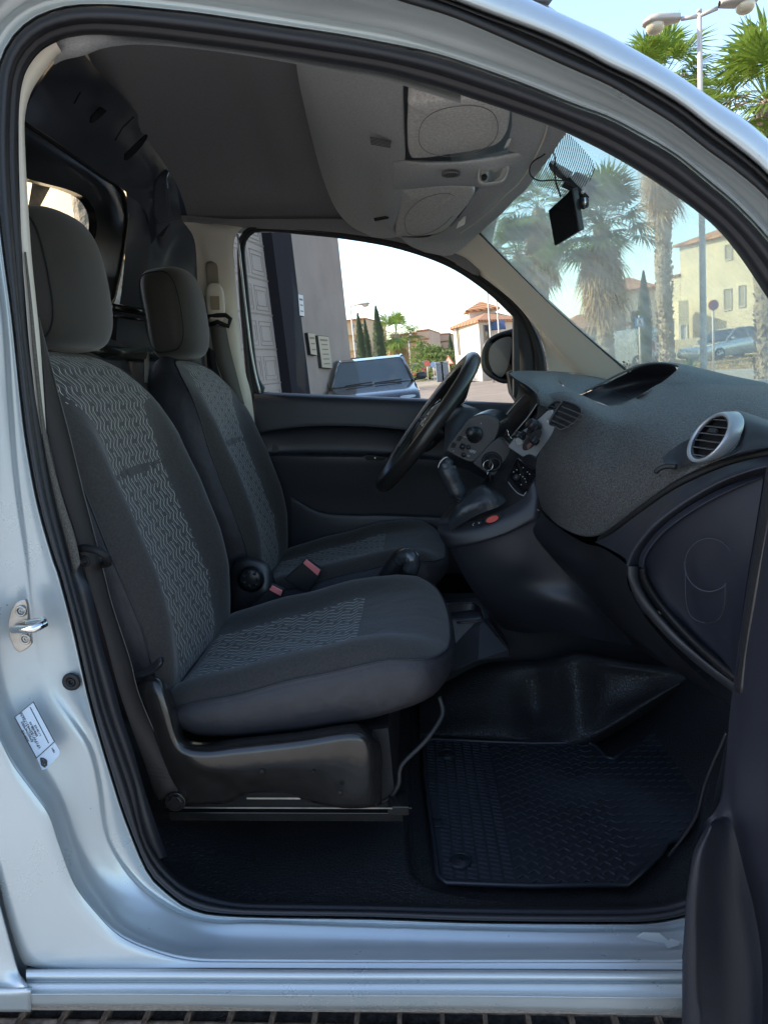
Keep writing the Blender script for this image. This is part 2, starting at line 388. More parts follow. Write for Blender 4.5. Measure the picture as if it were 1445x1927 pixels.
S_OUT = [(1284, 1726), (1218, 1737), (1150, 1738), (900, 1736), (700, 1729), (446, 1724), (363, 1712), (311, 1677), (277, 1639), (239, 1549), (216, 1480), (172, 1330), (140, 1190), (111, 1080), (100, 1049), (72, 949), (51, 837), (40, 750), (24, 600), (5, 458), (-6, 350), (-10, 250), (-6, 170), (0, 120), (10, 95), (25, 70), (50, 45), (80, 27), (125, 13), (162, 9.5), (224, 10.5), (274, 15), (360, 24), (404, 30), (555, 53), (640, 66), (710, 79), (815, 101), (902, 129), (990, 161), (1077, 196), (1145, 221), (1207, 254), (1270, 291), (1332, 341), (1384, 385), (1445, 450), (1530, 560), (1600, 700), (1600, 1000), (1570, 1250), (1520, 1530), (1420, 1680)]
C1 = [(1284, 1747), (1150, 1752), (900, 1748), (500, 1736), (415, 1736), (363, 1727), (311, 1703), (259, 1662), (214, 1601), (197, 1554), (187, 1479), (170, 1410), (140, 1362), (105, 1312), (87, 1274), (75, 1240), (62, 1150), (54, 1080), (50, 1045), (30, 899), (18, 750), (8, 600), (-12, 440), (-28, 250), (-22, 110), (0, 52), (55, 5), (130, -14), (224, -15), (360, -2), (555, 28), (640, 42), (740, 60), (850, 92), (955, 128), (1060, 170), (1207, 235), (1332, 322), (1384, 365), (1445, 428), (1550, 560), (1625, 700), (1625, 1000), (1590, 1250), (1540, 1550), (1430, 1710)]
CM = [(1284, 1785), (1150, 1785), (900, 1782), (500, 1770), (400, 1765), (320, 1735), (250, 1700), (190, 1650), (150, 1580), (125, 1510), (95, 1440), (60, 1370), (30, 1320), (10, 1260), (0, 1150), (-5, 1080), (-12, 899), (-20, 750), (-30, 600), (-45, 440), (-60, 250), (-50, 80), (-20, 10), (40, -40), (130, -55), (224, -50), (360, -36), (555, 0), (640, 12), (740, 26), (850, 56), (955, 95), (1060, 140), (1207, 212), (1332, 298), (1384, 338), (1445, 396), (1560, 540), (1645, 700), (1645, 1000), (1610, 1250), (1560, 1580), (1440, 1750)]
C2 = [(1284, 1804), (1150, 1804), (900, 1804), (500, 1803), (450, 1803), (363, 1800), (294, 1784), (225, 1753), (173, 1701), (138, 1653), (111, 1580), (93, 1525), (62, 1480), (25, 1429), (0, 1379), (-30, 1300), (-50, 1150), (-60, 1080), (-60, 899), (-66, 750), (-75, 600), (-90, 440), (-100, 250), (-90, 50), (-50, -40), (30, -90), (130, -105), (224, -98), (360, -80), (555, -40), (640, -22), (740, 0), (850, 35), (955, 79), (1060, 126), (1145, 164), (1207, 200), (1270, 239), (1332, 287), (1384, 325), (1445, 379), (1570, 520), (1660, 700), (1665, 1000), (1630, 1250), (1580, 1600), (1460, 1780)]
def ringrow(curve, Y, off=0.0):
    q = polar(curve)
    if off:
        d = q - np.array(CEN); q = np.array(CEN) + d * (1 + off / np.hypot(d[:, 0], d[:, 1]))[:, None]
    return np.array([P(a, b, Y) for a, b in q])
def mixrow(c0, c1, t, Y):
    q = polar(c0) * (1 - t) + polar(c1) * t; return np.array([P(a, b, Y) for a, b in q])
def rings(name, rows, mt, parent=None, **k):
    V, Fs, uv = gridmesh(np.array(rows), closed_u=True); return mk(name, V, Fs, mt, parent or VAN, **k)
# silver body ring: lip, flange, crease, channel, crease, outer skin
rings('door_frame', [ringrow(S_OUT, .985, -4), ringrow(S_OUT, .955, 0), ringrow(S_OUT, .947, 2), ringrow(S_OUT, .946, 4), ringrow(S_OUT, .9495, 6), mixrow(S_OUT, C1, .6, .948),
    mixrow(S_OUT, C1, .88, .945), mixrow(S_OUT, C1, 1.0, .940), mixrow(C1, CM, .14, .936), mixrow(C1, CM, .45, .932), mixrow(C1, CM, 1, .920), mixrow(CM, C2, .5, .904), mixrow(CM, C2, .85, .885), mixrow(CM, C2, 1.0, .873), ringrow(C2, .868, 3), ringrow(C2, .867, 9)], M_SILV)
rings('door_seal', [ringrow(S_OUT, .985, -9), ringrow(S_OUT, .955, -5), ringrow(S_OUT, .940, -4), mixrow(S_OUT, S_IN, .18, .928), mixrow(S_OUT, S_IN, .38, .926), mixrow(S_OUT, S_IN, .52, .936), mixrow(S_OUT, S_IN, .60, .952), mixrow(S_OUT, S_IN, .64, .956), mixrow(S_OUT, S_IN, .74, .955), mixrow(S_OUT, S_IN, .9, .962), ringrow(S_IN, .978), ringrow(S_IN, 1.02, -2)], M_RUB)
# outer skin below and beside the door opening
_bot = [(59, 1821), (86, 1822), (500, 1822), (900, 1824), (1284, 1826), (1500, 1828)]
G('rocker_skin', [[(a, b, .866) for a, b in [(0, 1388), (25, 1437), (62, 1488), (93, 1533), (112, 1588), (140, 1661), (175, 1709), (227, 1761), (296, 1792), (363, 1808), (450, 1811), (700, 1812), (1000, 1812), (1284, 1812), (1500, 1812)]],
    [(a, b, .860) for a, b in [(-30, 1500), (-10, 1590), (0, 1650), (10, 1700), (20, 1740), (32, 1780), (45, 1808), (58, 1816), (110, 1822), (300, 1822), (450, 1822), (700, 1823), (1000, 1824), (1284, 1825), (1500, 1826)]]], M_SILV, VAN, nv=6, solid=.002)
def srow(y0, y1, Y): return [(50, y0, Y), (90, y0, Y), (300, y0, Y), (600, (y0 * .6 + y1 * .4), Y), (900, (y0 + y1) / 2, Y), (1200, y1, Y), (1290, y1, Y), (1520, y1 + 1, Y)]
G('sill', [srow(1821, 1824, .862), srow(1823, 1827, .857), srow(1826, 1830, .848), srow(1836, 1838, .842), srow(1841, 1843, .842), srow(1844, 1846, .847), srow(1848, 1850, .847), srow(1851, 1853, .840), srow(1862, 1866, .834), srow(1868, 1874, .828), srow(1871, 1878, .824), srow(1874, 1881, .826), srow(1886, 1896, .832), srow(1891, 1901, .838), srow(1900, 1910, .86)], M_SILV, VAN, nv=3, nu=5)
G('rear_quarter_panel', [[(-160, 1450, .853), (-60, 1560, .853), (-12, 1650, .853)], [(-160, 1600, .851), (-40, 1700, .851), (14, 1750, .851)], [(-160, 1750, .848), (-20, 1800, .848), (38, 1832, .848)], [(-160, 1850, .846), (0, 1862, .838), (57, 1860, .830)], [(-160, 1866, .826), (0, 1866, .826), (60, 1866, .826)], [(-160, 1898, .84), (0, 1900, .84), (60, 1900, .84)]], M_SILV, VAN, solid=.003)
M_DIRT = mat('dirt', (.20, .19, .17), .9, noise=(200, .4))
b = MB(); b.prism([P(-160, 1886, .835), P(600, 1890, .835), P(1520, 1898, .835), P(1520, 1912, .855), P(600, 1903, .855), P(-160, 1900, .855)], (0, .002, 0)); b.build('sill_dirt_line', M_DIRT, VAN, smooth=False)
# scuffs on the sill
poly('paint_scuff', [(1197, 1764), (1210, 1755), (1240, 1756), (1258, 1770), (1262, 1766), (1279, 1772), (1276, 1779), (1256, 1785), (1250, 1775), (1218, 1770)],   .916, .001, mat('scuffed_paint', (.50, .535, .54), .45, .3), VAN, bevel=0)
poly('tape_scrap', [(-4, 1485), (12, 1492), (18, 1508), (24, 1528), (23, 1546), (6, 1565), (-4, 1560)], .866, .001, M_TAPE, VAN, bevel=0)
G('shut_line_gap', [[(-20, 1560, .872), (2, 1660, .872), (24, 1745, .872), (50, 1815, .872), (75, 1850, .872)], [(-40, 1600, .872), (-20, 1680, .872), (4, 1770, .872), (30, 1840, .872), (50, 1870, .872)]], M_SILV, VAN)
# roof side: black weatherstrip and the silver cant rail above it, running down the windscreen pillar
WU = [(600, -92), (700, -50), (836, -2), (920, 30), (1025, 69), (1100, 104), (1145, 129), (1207, 158), (1278, 200), (1332, 242), (1394, 289), (1445, 334), (1560, 460), (1700, 650)]
WL = [(600, -50), (700, -14), (760, 6), (850, 34), (955, 78), (1060, 125), (1145, 163), (1207, 199), (1270, 238), (1332, 286), (1384, 324), (1445, 378), (1550, 500), (1670, 700)]
RU = [(600, -160), (760, -100), (900, -45), (1000, 0), (1100, 45), (1145, 66), (1250, 125), (1315, 168), (1361, 199), (1404, 227), (1445, 262), (1600, 400), (1750, 560)]
def strip(name, rows, mt, parent=VAN, **k):
    N = 70; RR = []
    for c, Y in rows: q = resamp(cr(c, 6), N); RR.append([P(a, b, Y) for a, b in q])
    V, Fs, uv = gridmesh(np.array(RR)); return mk(name, V, Fs, mt, parent, uv=uv, **k)
def off(c, d): return [(a, b + d) for a, b in c]
strip('roof_weatherstrip', [(WL, .880), (off(WL, -3), .862), (off(WL, -12), .856), (off(WL, -22), .862), (off(WL, -26), .874), (off(WL, -29), .864), (off(WU, 6), .858), (off(WU, 0), .866), (off(WU, -2), .90)], M_RUB2)
strip('roof_rail', [(off(WU, 1), .89), (off(WU, -5), .862), (off(WU, -9), .850), (off(WU, -16), .846), (off(RU, 12), .862), (off(RU, 3), .88), (off(RU, 0), .91), (off(RU, 6), 1.0)], M_SILV)
# outer roof, bonnet side and cargo box so that the cabin is closed
b = MB()
b.box((-1.75, 1.65, .90), (2.4, 1.42, .02)); b.box((-1.76, .95, -.02), (2.2, .02, 1.85)); b.box((-2.95, 1.65, -.02), (.02, 1.4, 1.85)); b.box((-.58, 1.65, .78), (.02, 1.42, .24)); b.box((-.69, .968, .25), (.16, .012, .72)); b.box((-.60, 1.16, .66), (.3, .42, .02)); b.box((-.74, 2.32, .1), (.14, .02, 1.3)); b.box((-1.3, 1.65, -.93), (3.2, 1.42, .02))
b.box((-2.6, 2.38, -.02), (.8, .02, 1.85)); b.box((-1.6, 2.38, -.35), (1.6, .02, 1.2)); b.box((-1.6, 2.38, .86), (1.6, .02, .08)); b.box((-.80, 2.38, -.1), (.12, .02, 1.6))
b.build('cargo_body', M_BULK, VAN, smooth=False)
G('roof_skin', [[(x, y, z) for y, z in ((.95, .47 - q_ * .8), (1.1, .60 - q_), (1.65, .66 - q_ * 1.2), (2.2, .60 - q_), (2.34, .47 - q_ * .8))] for x, q_ in ((-.6, 0), (-.3, .01), (0, .04), (.12, .08), (.24, .16))], M_SILV, VAN, pts3=True, solid=.01)
b = MB(); b.prism([(-.64, .858, -.92), (-2.95, .858, -.92), (-3.0, .858, .10), (-2.97, .858, .60), (-.64, .858, .60)], (0, .012, 0)); b.prism([(-.64, .860, .602), (-2.97, .860, .602), (-2.93, 1.0, .86), (-.64, 1.0, .86)], (0, .012, 0)); b.prism([(-.64, 1.0, .862), (-2.93, 1.0, .862), (-2.93, 2.3, .915), (-.64, 2.3, .915)], (0, 0, .012)); b.build('rear_side_panel', M_SILV, VAN, smooth=False, bevel=.004)
b = MB(); b.torus((-2.45, 1.0, -.90), (0, 1, 0), .24, .085, 48, 14); b.disc((-2.45, .96, -.90), (0, 1, 0), .17, .05, 32); b.build('rear_wheel', M_RUB2, VAN)
G('bonnet', [[(.95, .95, -.14), (.98, 1.3, -.10), (.99, 1.65, -.09), (.98, 2.0, -.10), (.95, 2.35, -.14)], [(1.4, .95, -.22), (1.4, 1.3, -.16), (1.4, 1.65, -.15), (1.4, 2.0, -.16), (1.4, 2.35, -.22)], [(1.8, 1.0, -.42), (1.85, 1.3, -.34), (1.86, 1.65, -.32), (1.85, 2.0, -.34), (1.8, 2.3, -.42)]], M_SILV, VAN, pts3=True, solid=.01)
# ---- striker, grommet, label on the pillar
st = MB(); st.prism([P(a, c, .905) for a, c in [(38, 1130), (48, 1128), (52, 1140), (60, 1212), (50, 1222), (38, 1229), (28, 1222), (18, 1200), (15, 1175), (20, 1150), (28, 1136)]], (0, .006, 0))
o = st.build('door_striker', M_MET, VAN, smooth=False, bevel=.0015)
s2 = MB(); s2.tube([P(26, 1184, .90), P(28, 1185, .88), P(55, 1184, .862), P(66, 1183, .858), P(84, 1174, .868), P(82, 1168, .880), P(60, 1172, .888), P(44, 1174, .902)], .0055, 8); s2.build('striker_loop', M_CHR, o)
for c in ((40, 1150), (48, 1203)):
    s3 = MB(); s3.disc(P(c[0], c[1], .903), (0, 1, 0), .0075, .004, 16); s3.torus(P(c[0], c[1], .903), (0, 1, 0), .0065, .0015, 20, 6); s3.torus(P(c[0], c[1], .902), (0, 1, 0), .0025, .001, 12, 5); s3.build('striker_bolt', M_MET, o, bevel=0)
gm = MB(); gm.torus(P(135, 1283, .944), (0, 1, 0), .0098, .0038, 28, 8); gm.disc(P(135, 1283, .946), (0, 1, 0), .010, .003, 24); gm.torus(P(134, 1284, .944), (0, 1, 0), .0048, .0014, 20, 6)
gm.build('rubber_grommet', M_RUB2, VAN)
LX = np.array(P(103, 1397, .905) - P(63, 1321, .905)); LN = P(28, 1350, .905) - P(63, 1321, .905)
lp = [P(a, c, .893) for a, c in [(63, 1320), (103, 1396), (113, 1412), (113, 1420), (88, 1447), (80, 1449), (70, 1427), (28, 1350)]]
lb = MB(); lb.prism(lp, (0, .0008, 0)); lab = lb.build('type_label', M_LABEL, VAN, smooth=False)
TX = P(40, 1350, .892) - P(66, 1398, .892); TU = P(28, 1358, .892) - P(44, 1349, .892)
def ltxt(s, px, py, sz): text('label_text', s, sz, M_INK, lab, P(px, py, .8925), TX, TU, .0002)
ltxt('VF1FW1B5H43175636', 58, 1375, .0062); ltxt('E2*2007/46*0003', 52, 1377, .0046); ltxt('2036 KG', 48, 1385, .0050); ltxt('3086 KG', 66, 1377, .0044); ltxt('1-1130 KG', 72, 1375, .0040); ltxt('YB01', 101, 1412, .004); ltxt('2-1030 KG', 62, 1368, .0036)
bb = MB()
def seg(b, p, q, w, Y, d=.0006):
    p = P(*p, Y); q = P(*q, Y); t = q - p; t /= np.linalg.norm(t); n = np.array([-t[2], 0, t[0]]) * w / 2
    b.prism([p - n, q - n, q + n, p + n], (0, d, 0))
seg(bb, (63, 1321), (28, 1350), .0008, .892); seg(bb, (28, 1350), (69, 1427), .0008, .892); seg(bb, (69, 1427), (103, 1396), .0010, .892); seg(bb, (103, 1396), (63, 1321), .0008, .892); seg(bb, (57, 1331), (92, 1399), .0006, .892)
bb.build('label_rule', M_INK, lab, smooth=False)
dm = MB()
for a, c in (((83, 1428), (88, 1441)), ((88, 1441), (83, 1440)), ((83, 1440), (77, 1427)), ((77, 1427), (83, 1428)), ((83, 1428), (88, 1432)), ((88, 1432), (88, 1441)), ((77, 1427), (79, 1440)), ((79, 1440), (86, 1444)), ((80, 1430), (84, 1438))): seg(dm, a, c, .0018, .892)
dm.build('diamond_emblem', M_INK, lab, smooth=False)

# ---- near pillar: cream trim above, dark below, fuzzy edging
TT = [(117, 98), (108, 104), (95, 120), (75, 147), (60, 172), (51, 200), (47, 234), (49, 299), (53, 374), (60, 480), (68, 560), (76, 640), (83, 740), (88, 817)]
TI = [(106, 80), (90, 88), (72, 102), (52, 130), (42, 160), (37, 200), (36, 250), (37, 330), (42, 474), (47, 540), (55, 640), (66, 740), (74, 817)]
strip('pillar_trim_upper', [(TI, .974), (TI, .972), (TT, .992), (off(TT, 1), 1.05)], M_CREAM)
TI2 = [(74, 817), (100, 936), (122, 1024), (137, 1080), (170, 1200), (200, 1320), (232, 1410), (256, 1480), (273, 1566), (300, 1616)]
TT2 = [(90, 817), (118, 936), (143, 1012), (157, 1080), (172, 1112), (190, 1205), (212, 1280), (232, 1354), (249, 1404), (274, 1491), (299, 1566), (316, 1612)]
strip('pillar_trim_lower', [(TI2, .982), (TI2, .978), (TT2, 1.0), (TT2, 1.06)], M_PLASB)
FZ = [(46, 474), (54, 560), (62, 660), (74, 774), (84, 840), (104, 936), (127, 1024), (141, 1080)]
FZ2 = [(50, 474), (60, 560), (70, 660), (82, 774), (95, 850), (116, 930), (142, 1012), (152, 1060)]
strip('pillar_edging', [(FZ, .975), (FZ, .970), (FZ2, .976), (FZ2, .986)], M_FUZZ)
# ---- headliner and bulkhead
HE0 = [(98, 98), (112, 80), (137, 70), (175, 65), (224, 67), (287, 72), (360, 81), (480, 97), (640, 122), (727, 137), (867, 177)]
HE1 = [(104, 122), (120, 113), (160, 104), (187, 93), (224, 86), (274, 84), (360, 91), (480, 107), (640, 136), (727, 152), (867, 195)]
strip('headliner_edge', [(HE0, .99), (off(HE0, -3), .984), (HE1, 1.03), (off(HE1, -3), 1.06)], M_SHELF)
hl = []
for px_l, px_r, Y in (((98, 60), (900, 150), 1.0), ((160, 104), (760, 175), 1.06), ((194, 142), (800, 220), 1.22), ((245, 198), (840, 280), 1.5), ((290, 250), (840, 340), 1.82), ((318, 288), (830, 395), 2.04), ((330, 340), (830, 440), 2.15), ((343, 415), (850, 470), 2.22), ((350, 424), (860, 482), 2.245)):
    hl.append((P(*px_l, Y), P(*px_r, Y)))
ys = [1.0, 1.06, 1.22, 1.5, 1.82, 2.04, 2.15, 2.22, 2.245]
zs = [.47, .485, .54, .585, .592, .560, .525, .495, .475]
xl = [-.47, -.475, -.52, -.60, -.64, -.65, -.66, -.672, -.678]
rows = []
for t, dz in ((0, 0), (.12, .012), (.3, .016), (.42, -.004), (.6, .0), (.8, -.004), (1, -.02)):
    rows.append([(xl[i] * (1 - t) + .18 * t, ys[i], zs[i] + dz * (1 if 1.1 < ys[i] < 2.1 else .3)) for i in range(9)])
G('headliner', rows, M_HEADL, VAN, pts3=True)
# bulkhead: upper pressing with slots
def bk(z, Y): return
BH = [
    [(160, 104, -.47), (194, 142, -.515), (245, 198, -.59), (290, 250, -.63), (322, 292, -.655), (331, 340, -.665), (343, 415, -.675)],
    [(112, 112, -.60), (150, 160, -.62), (198, 222, -.65), (240, 272, -.67), (286, 310, -.675), (308, 350, -.68), (322, 420, -.685)],
    [(80, 150, -.70), (118, 198, -.70), (165, 255, -.71), (208, 300, -.72), (258, 330, -.71), (290, 370, -.70), (300, 440, -.69)],
    [(40, 222, -.76), (96, 258, -.76), (146, 295, -.76), (196, 330, -.76), (236, 360, -.75), (275, 400, -.73), (285, 460, -.72)],
]
BH = [[PX(*p) for p in r_] for r_ in BH]
G('bulkhead_upper', BH, M_BULK, VAN, pts3=True)
for k, (a, c, d_, e) in enumerate((((214, 180), (205, 205), (176, 232), (178, 215)), ((280, 250), (268, 275), (240, 302), (246, 282)))):
    for dd in (0,):
        q = [PX(*z, -.632) for z in (a, c, d_, (d_[0] - 2, d_[1] - 12), e)]; b = MB(); b.prism(list(cr(q, 3, True)), (-.004, 0, 0)); b.build('vent_slot', M_BLK, VAN, smooth=False)
for (a, c, Y) in (((178, 141), (140, 195), 1.28), ((252, 220), (217, 264), 1.62)):
    q = MB(); q.tube([PX(a[0], a[1], -.60), PX((a[0] + c[0]) / 2 - 3, (a[1] + c[1]) / 2 - 2, -.63), PX(c[0], c[1], -.655)], .0015, 6); q.build('pressed_rib', M_BLK, VAN)
# bulkhead side and lower
G('bulkhead_side', [[(343, 415, 2.21), (350, 424, 2.23), (364, 445, 2.24), (370, 480, 2.245), (372, 560, 2.25), (378, 650, 2.25), (384, 760, 2.25)],
    [(322, 420, 2.17), (326, 440, 2.19), (330, 460, 2.2), (332, 500, 2.2), (334, 570, 2.2), (338, 660, 2.2), (342, 760, 2.2)],
    [(300, 440, 2.12), (300, 460, 2.15), (300, 480, 2.16), (300, 520, 2.17), (300, 580, 2.17), (302, 660, 2.17), (304, 760, 2.17)],
    [(285, 300, 2.05), (282, 360, 2.08), (278, 430, 2.10), (274, 500, 2.12), (270, 580, 2.12), (268, 680, 2.12), (268, 760, 2.12)],
    [(236, 340, 1.96), (240, 400, 1.98), (236, 470, 1.98), (230, 540, 2.0), (222, 600, 2.02), (216, 680, 2.02), (212, 760, 2.02)]], M_BULK, VAN)
G('bulkhead_recess', [[(312, 318, 2.02), (300, 330, 2.0), (290, 350, 2.0), (288, 400, 2.0), (296, 420, 2.0)], [(318, 322, 2.02), (314, 340, 2.0), (316, 370, 2.0), (322, 404, 2.0), (326, 408, 2.0)]], M_BULK, VAN, solid=.01)
# window panel with its rounded pane, seal round it
WO = [(30, 222), (50, 234), (100, 267), (150, 302), (199, 336), (219, 349), (234, 371), (239, 399), (239, 421), (235, 450), (230, 484), (221, 529), (205, 575), (150, 580), (90, 560), (20, 540), (0, 400)]
WP = [(20, 322), (51, 336), (87, 346), (125, 356), (159, 371), (174, 388), (182, 409), (182, 436), (176, 456), (160, 480), (130, 500), (80, 490), (30, 470), (10, 400)]
def WY_(px, py): # depth of the bulkhead window panel at a pixel: plane x = a + b*y
    r = ray(px, py); n = np.array([1.0, .0, .06]); dd = n @ np.array([-.765, 1.6, .43]); return r * dd / (n @ r)
def wcurve(c, n=120):
    q = resamp(np.vstack([cr(c, 6, True), cr(c, 6, True)[:1]]), n + 1)[:-1]; return q
o_ = wcurve(WO); i_ = wcurve(WP)
ang = lambda q: np.arctan2(q[:, 1] - 420, q[:, 0] - 110) % (2 * math.pi)
def bya(q, T):
    a = ang(q); r = np.hypot(q[:, 0] - 110, q[:, 1] - 420); o = np.argsort(a); rr = np.interp(T, a[o], r[o], period=2 * math.pi); return np.stack([110 + rr * np.cos(T), 420 + rr * np.sin(T)], 1)
T_ = np.linspace(0, 2 * math.pi, 121)[:-1]; qo = bya(o_, T_); qi = bya(i_, T_)
A = [[WY_(*p) for p in qo], [WY_(*p) for p in qo * .5 + qi * .5], [WY_(*p) for p in qi], [WY_(*p) + np.array([-.02, .0, 0]) for p in qi]]
V, Fs, uv = gridmesh(np.array(A), closed_u=True); wp = mk('window_panel', V, Fs, mat('panel_black', (.012, .012, .012), .3, noise=(14, .6), coat=.3), VAN, smooth=True, auto=40)
q = MB(); q.V = []; pts = [WY_(*p) for p in qo]; q.tube(pts + [pts[0], pts[1]], .006, 8, cap=False); q.build('window_seal', M_RUB2, wp)
q = MB(); pts = [WY_(*p) + np.array([.006, -.004, .002]) for p in qo]; q.tube(pts + [pts[0]], .0014, 6, cap=False); q.build('seal_bright_edge', mat('seal_edge', (.35, .30, .22), .35), wp)
V = [WY_(*p) + np.array([-.012, 0, 0]) for p in qi]; mk('bulkhead_glass', V, [tuple(range(len(V)))], M_SG, wp, smooth=False)
# metal bar seen through the pane
q = MB(); q.prism([PX(62, 338, -.85), PX(90, 344, -.85), PX(64, 392, -.85), PX(54, 388, -.85)], (0, .02, 0)); q.build('bulkhead_bar', M_MET, VAN, smooth=False, bevel=.002)
# lower bulkhead behind the seats with rails
q = MB(); q.prism([(-.78, 2.3, .06), (-.78, 2.3, -.92), (-.78, .97, -.92), (-.78, .97, .25), (-.78, 1.5, .17)], (-.02, 0, 0)); q.build('bulkhead_lower', M_BULK, VAN, smooth=False)
q = MB()
for a, c, wd in (((214, 578, 1.94), (300, 592, 2.12), .010), ((214, 594, 1.94), (300, 607, 2.12), .004), ((60, 655, 1.5), (300, 668, 2.12), .02)):
    q.tube([P(*a), P(*c)], wd, 8)
q.build('bulkhead_rail', M_BASE, VAN)
for a in (221, 272):
    q = MB(); q.prism([P(a, 662, 2.0), P(a + 7, 662, 2.0), P(a + 7, 720, 2.0), P(a, 720, 2.0)], (0, .01, 0)); q.build('bulkhead_post', M_CREAM, VAN, smooth=False)
# ---- far door pillar trim and belt
G('far_pillar_trim', [[(343, 418, 2.23), (352, 426, 2.24), (364, 450, 2.245), (370, 500, 2.25), (374, 560, 2.25), (384, 650, 2.25), (392, 740, 2.25), (410, 860, 2.25)],
    [(390, 420, 2.245), (388, 430, 2.236), (392, 470, 2.236), (396, 520, 2.24), (400, 580, 2.24), (410, 660, 2.24), (420, 745, 2.24), (432, 860, 2.24)],
    [(430, 424, 2.255), (424, 434, 2.24), (424, 470, 2.238), (428, 530, 2.24), (434, 600, 2.24), (444, 680, 2.24), (456, 750, 2.24), (468, 860, 2.24)],
    [(458, 428, 2.27), (446, 440, 2.26), (440, 470, 2.255), (446, 560, 2.258), (452, 640, 2.26), (462, 700, 2.26), (474, 750, 2.26), (486, 860, 2.26)]], M_CREAM, VAN)
G('belt_height_slot', [[(388, 502, 2.234), (390, 494, 2.233), (398, 492, 2.233), (407, 496, 2.233), (410, 504, 2.234)], [(391, 545, 2.234), (396, 547, 2.233), (402, 548, 2.233), (408, 547, 2.233), (413, 545, 2.234)]], mat('trim_shadow', (.26, .22, .17), .6), VAN, solid=.002)  # shade of the slot put into a darker cream colour

fb = MB()
def bandof(name, cl, cr_, mt, parent, thick=.0016, n=40):
    a = resamp(cr([P(*p) for p in cl], 6), n); c = resamp(cr([P(*p) for p in cr_], 6), n)
    V, Fs, uv = gridmesh(np.array([a, a * .5 + c * .5, c])); return mk(name, V, Fs, mt, parent, solid=thick, uv=uv)
fbelt = bandof('seat_belt', [(395, 612, 2.19), (402, 660, 2.18), (418, 710, 2.17), (438, 742, 2.16), (450, 760, 2.16)], [(425, 612, 2.19), (433, 655, 2.18), (447, 710, 2.17), (456, 745, 2.16), (460, 760, 2.16)], M_BELT2, VAN)
fb = MB(); V, Fs = superell(P(406, 570, 2.205), (.028, .013, .058), .7, .7); mk('belt_adjuster', V, Fs, M_CREAM, fbelt)
b = MB(); b.prism([P(x, y, 2.188) for x, y in [(395, 557), (413, 557), (414, 583), (398, 583)]], (0, .004, 0)); b.build('adjuster_button', mat('button_tan', (.30, .24, .16), .5), fbelt, smooth=False, bevel=.001)
b = MB(); b.tube([P(392, 612, 2.20), P(388, 600, 2.2), P(396, 594, 2.2), P(425, 593, 2.19), P(434, 600, 2.19), P(430, 614, 2.19), P(410, 606, 2.18), P(392, 612, 2.20)], .007, 8); b.build('belt_loop', M_BLK, fbelt)
bandof('belt_inner_run', [(388, 650, 2.2), (392, 700, 2.2), (405, 760, 2.2), (425, 850, 2.2)], [(402, 660, 2.2), (412, 700, 2.2), (432, 748, 2.2), (450, 850, 2.2)], M_BLK, fbelt)
# near belt, its guide and lower anchor
nb = bandof('seat_belt', [(72, 598, 1.02), (84, 690, 1.02), (92, 817, 1.02), (114, 915, 1.02), (142, 1000, 1.02), (162, 1080, 1.02), (196, 1190, 1.02), (222, 1290, 1.02), (252, 1380, 1.03), (274, 1440, 1.04), (290, 1490, 1.05), (299, 1506, 1.05)],
    [(74, 598, 1.06), (98, 692, 1.05), (133, 824, 1.05), (155, 916, 1.05), (180, 1011, 1.05), (197, 1080, 1.05), (213, 1142, 1.05), (245, 1240, 1.05), (264, 1312, 1.05), (312, 1425, 1.05), (332, 1462, 1.05), (335, 1492, 1.05)], M_BELT, VAN)
edge = MB(); pts = cr([P(*p) for p in [(74, 598, 1.058), (98, 692, 1.048), (133, 824, 1.048), (155, 916, 1.048), (180, 1011, 1.048), (197, 1080, 1.048), (213, 1142, 1.048), (245, 1240, 1.048), (264, 1312, 1.048), (312, 1425, 1.048)]], 5)
edge.tube(list(pts), .0008, 5); edge.build('belt_selvedge', M_BELT2, nb)
g = MB(); g.tube([P(150, 1033, 1.0), P(160, 1031, 1.0), P(178, 1034, .995), P(192, 1040, .995), (P(203, 1050, 1.0)), P(204, 1060, 1.03), P(196, 1062, 1.05), P(186, 1052, 1.05), P(168, 1046, 1.05), P(152, 1044, 1.03)], .006, 10); g.build('belt_guide', M_BLK, nb)
g = MB(); g.torus(P(160, 1056, 1.0), (0, 1, 0), .006, .003, 20, 8); g.build('guide_screw', M_BLK, nb)
g = MB(); g.disc(P(330, 1510, 1.04), (0, 1, 0), .011, .012, 6); g.disc(P(330, 1510, 1.045), (0, 1, 0), .017, .006, 24); g.prism([P(x, y, 1.055) for x, y in [(318, 1480), (342, 1470), (350, 1488), (345, 1520), (320, 1524)]], (0, .006, 0)); g.build('belt_anchor', M_BASE, nb, smooth=False, bevel=.001)
for yy in range(3):
    pass
sm = MB()
for k in range(4):
    for j in range(9):
        sm.tube([P(276 + k * 3.2 + j * 4.2, 1440 + k * 8 + j * .6, 1.043), P(278 + k * 3.2 + j * 4.2, 1440.5 + k * 8 + j * .6, 1.043)], .0006, 4)
sm.build('belt_stitching', mat('thread_brown', (.06, .045, .035), .8), nb)

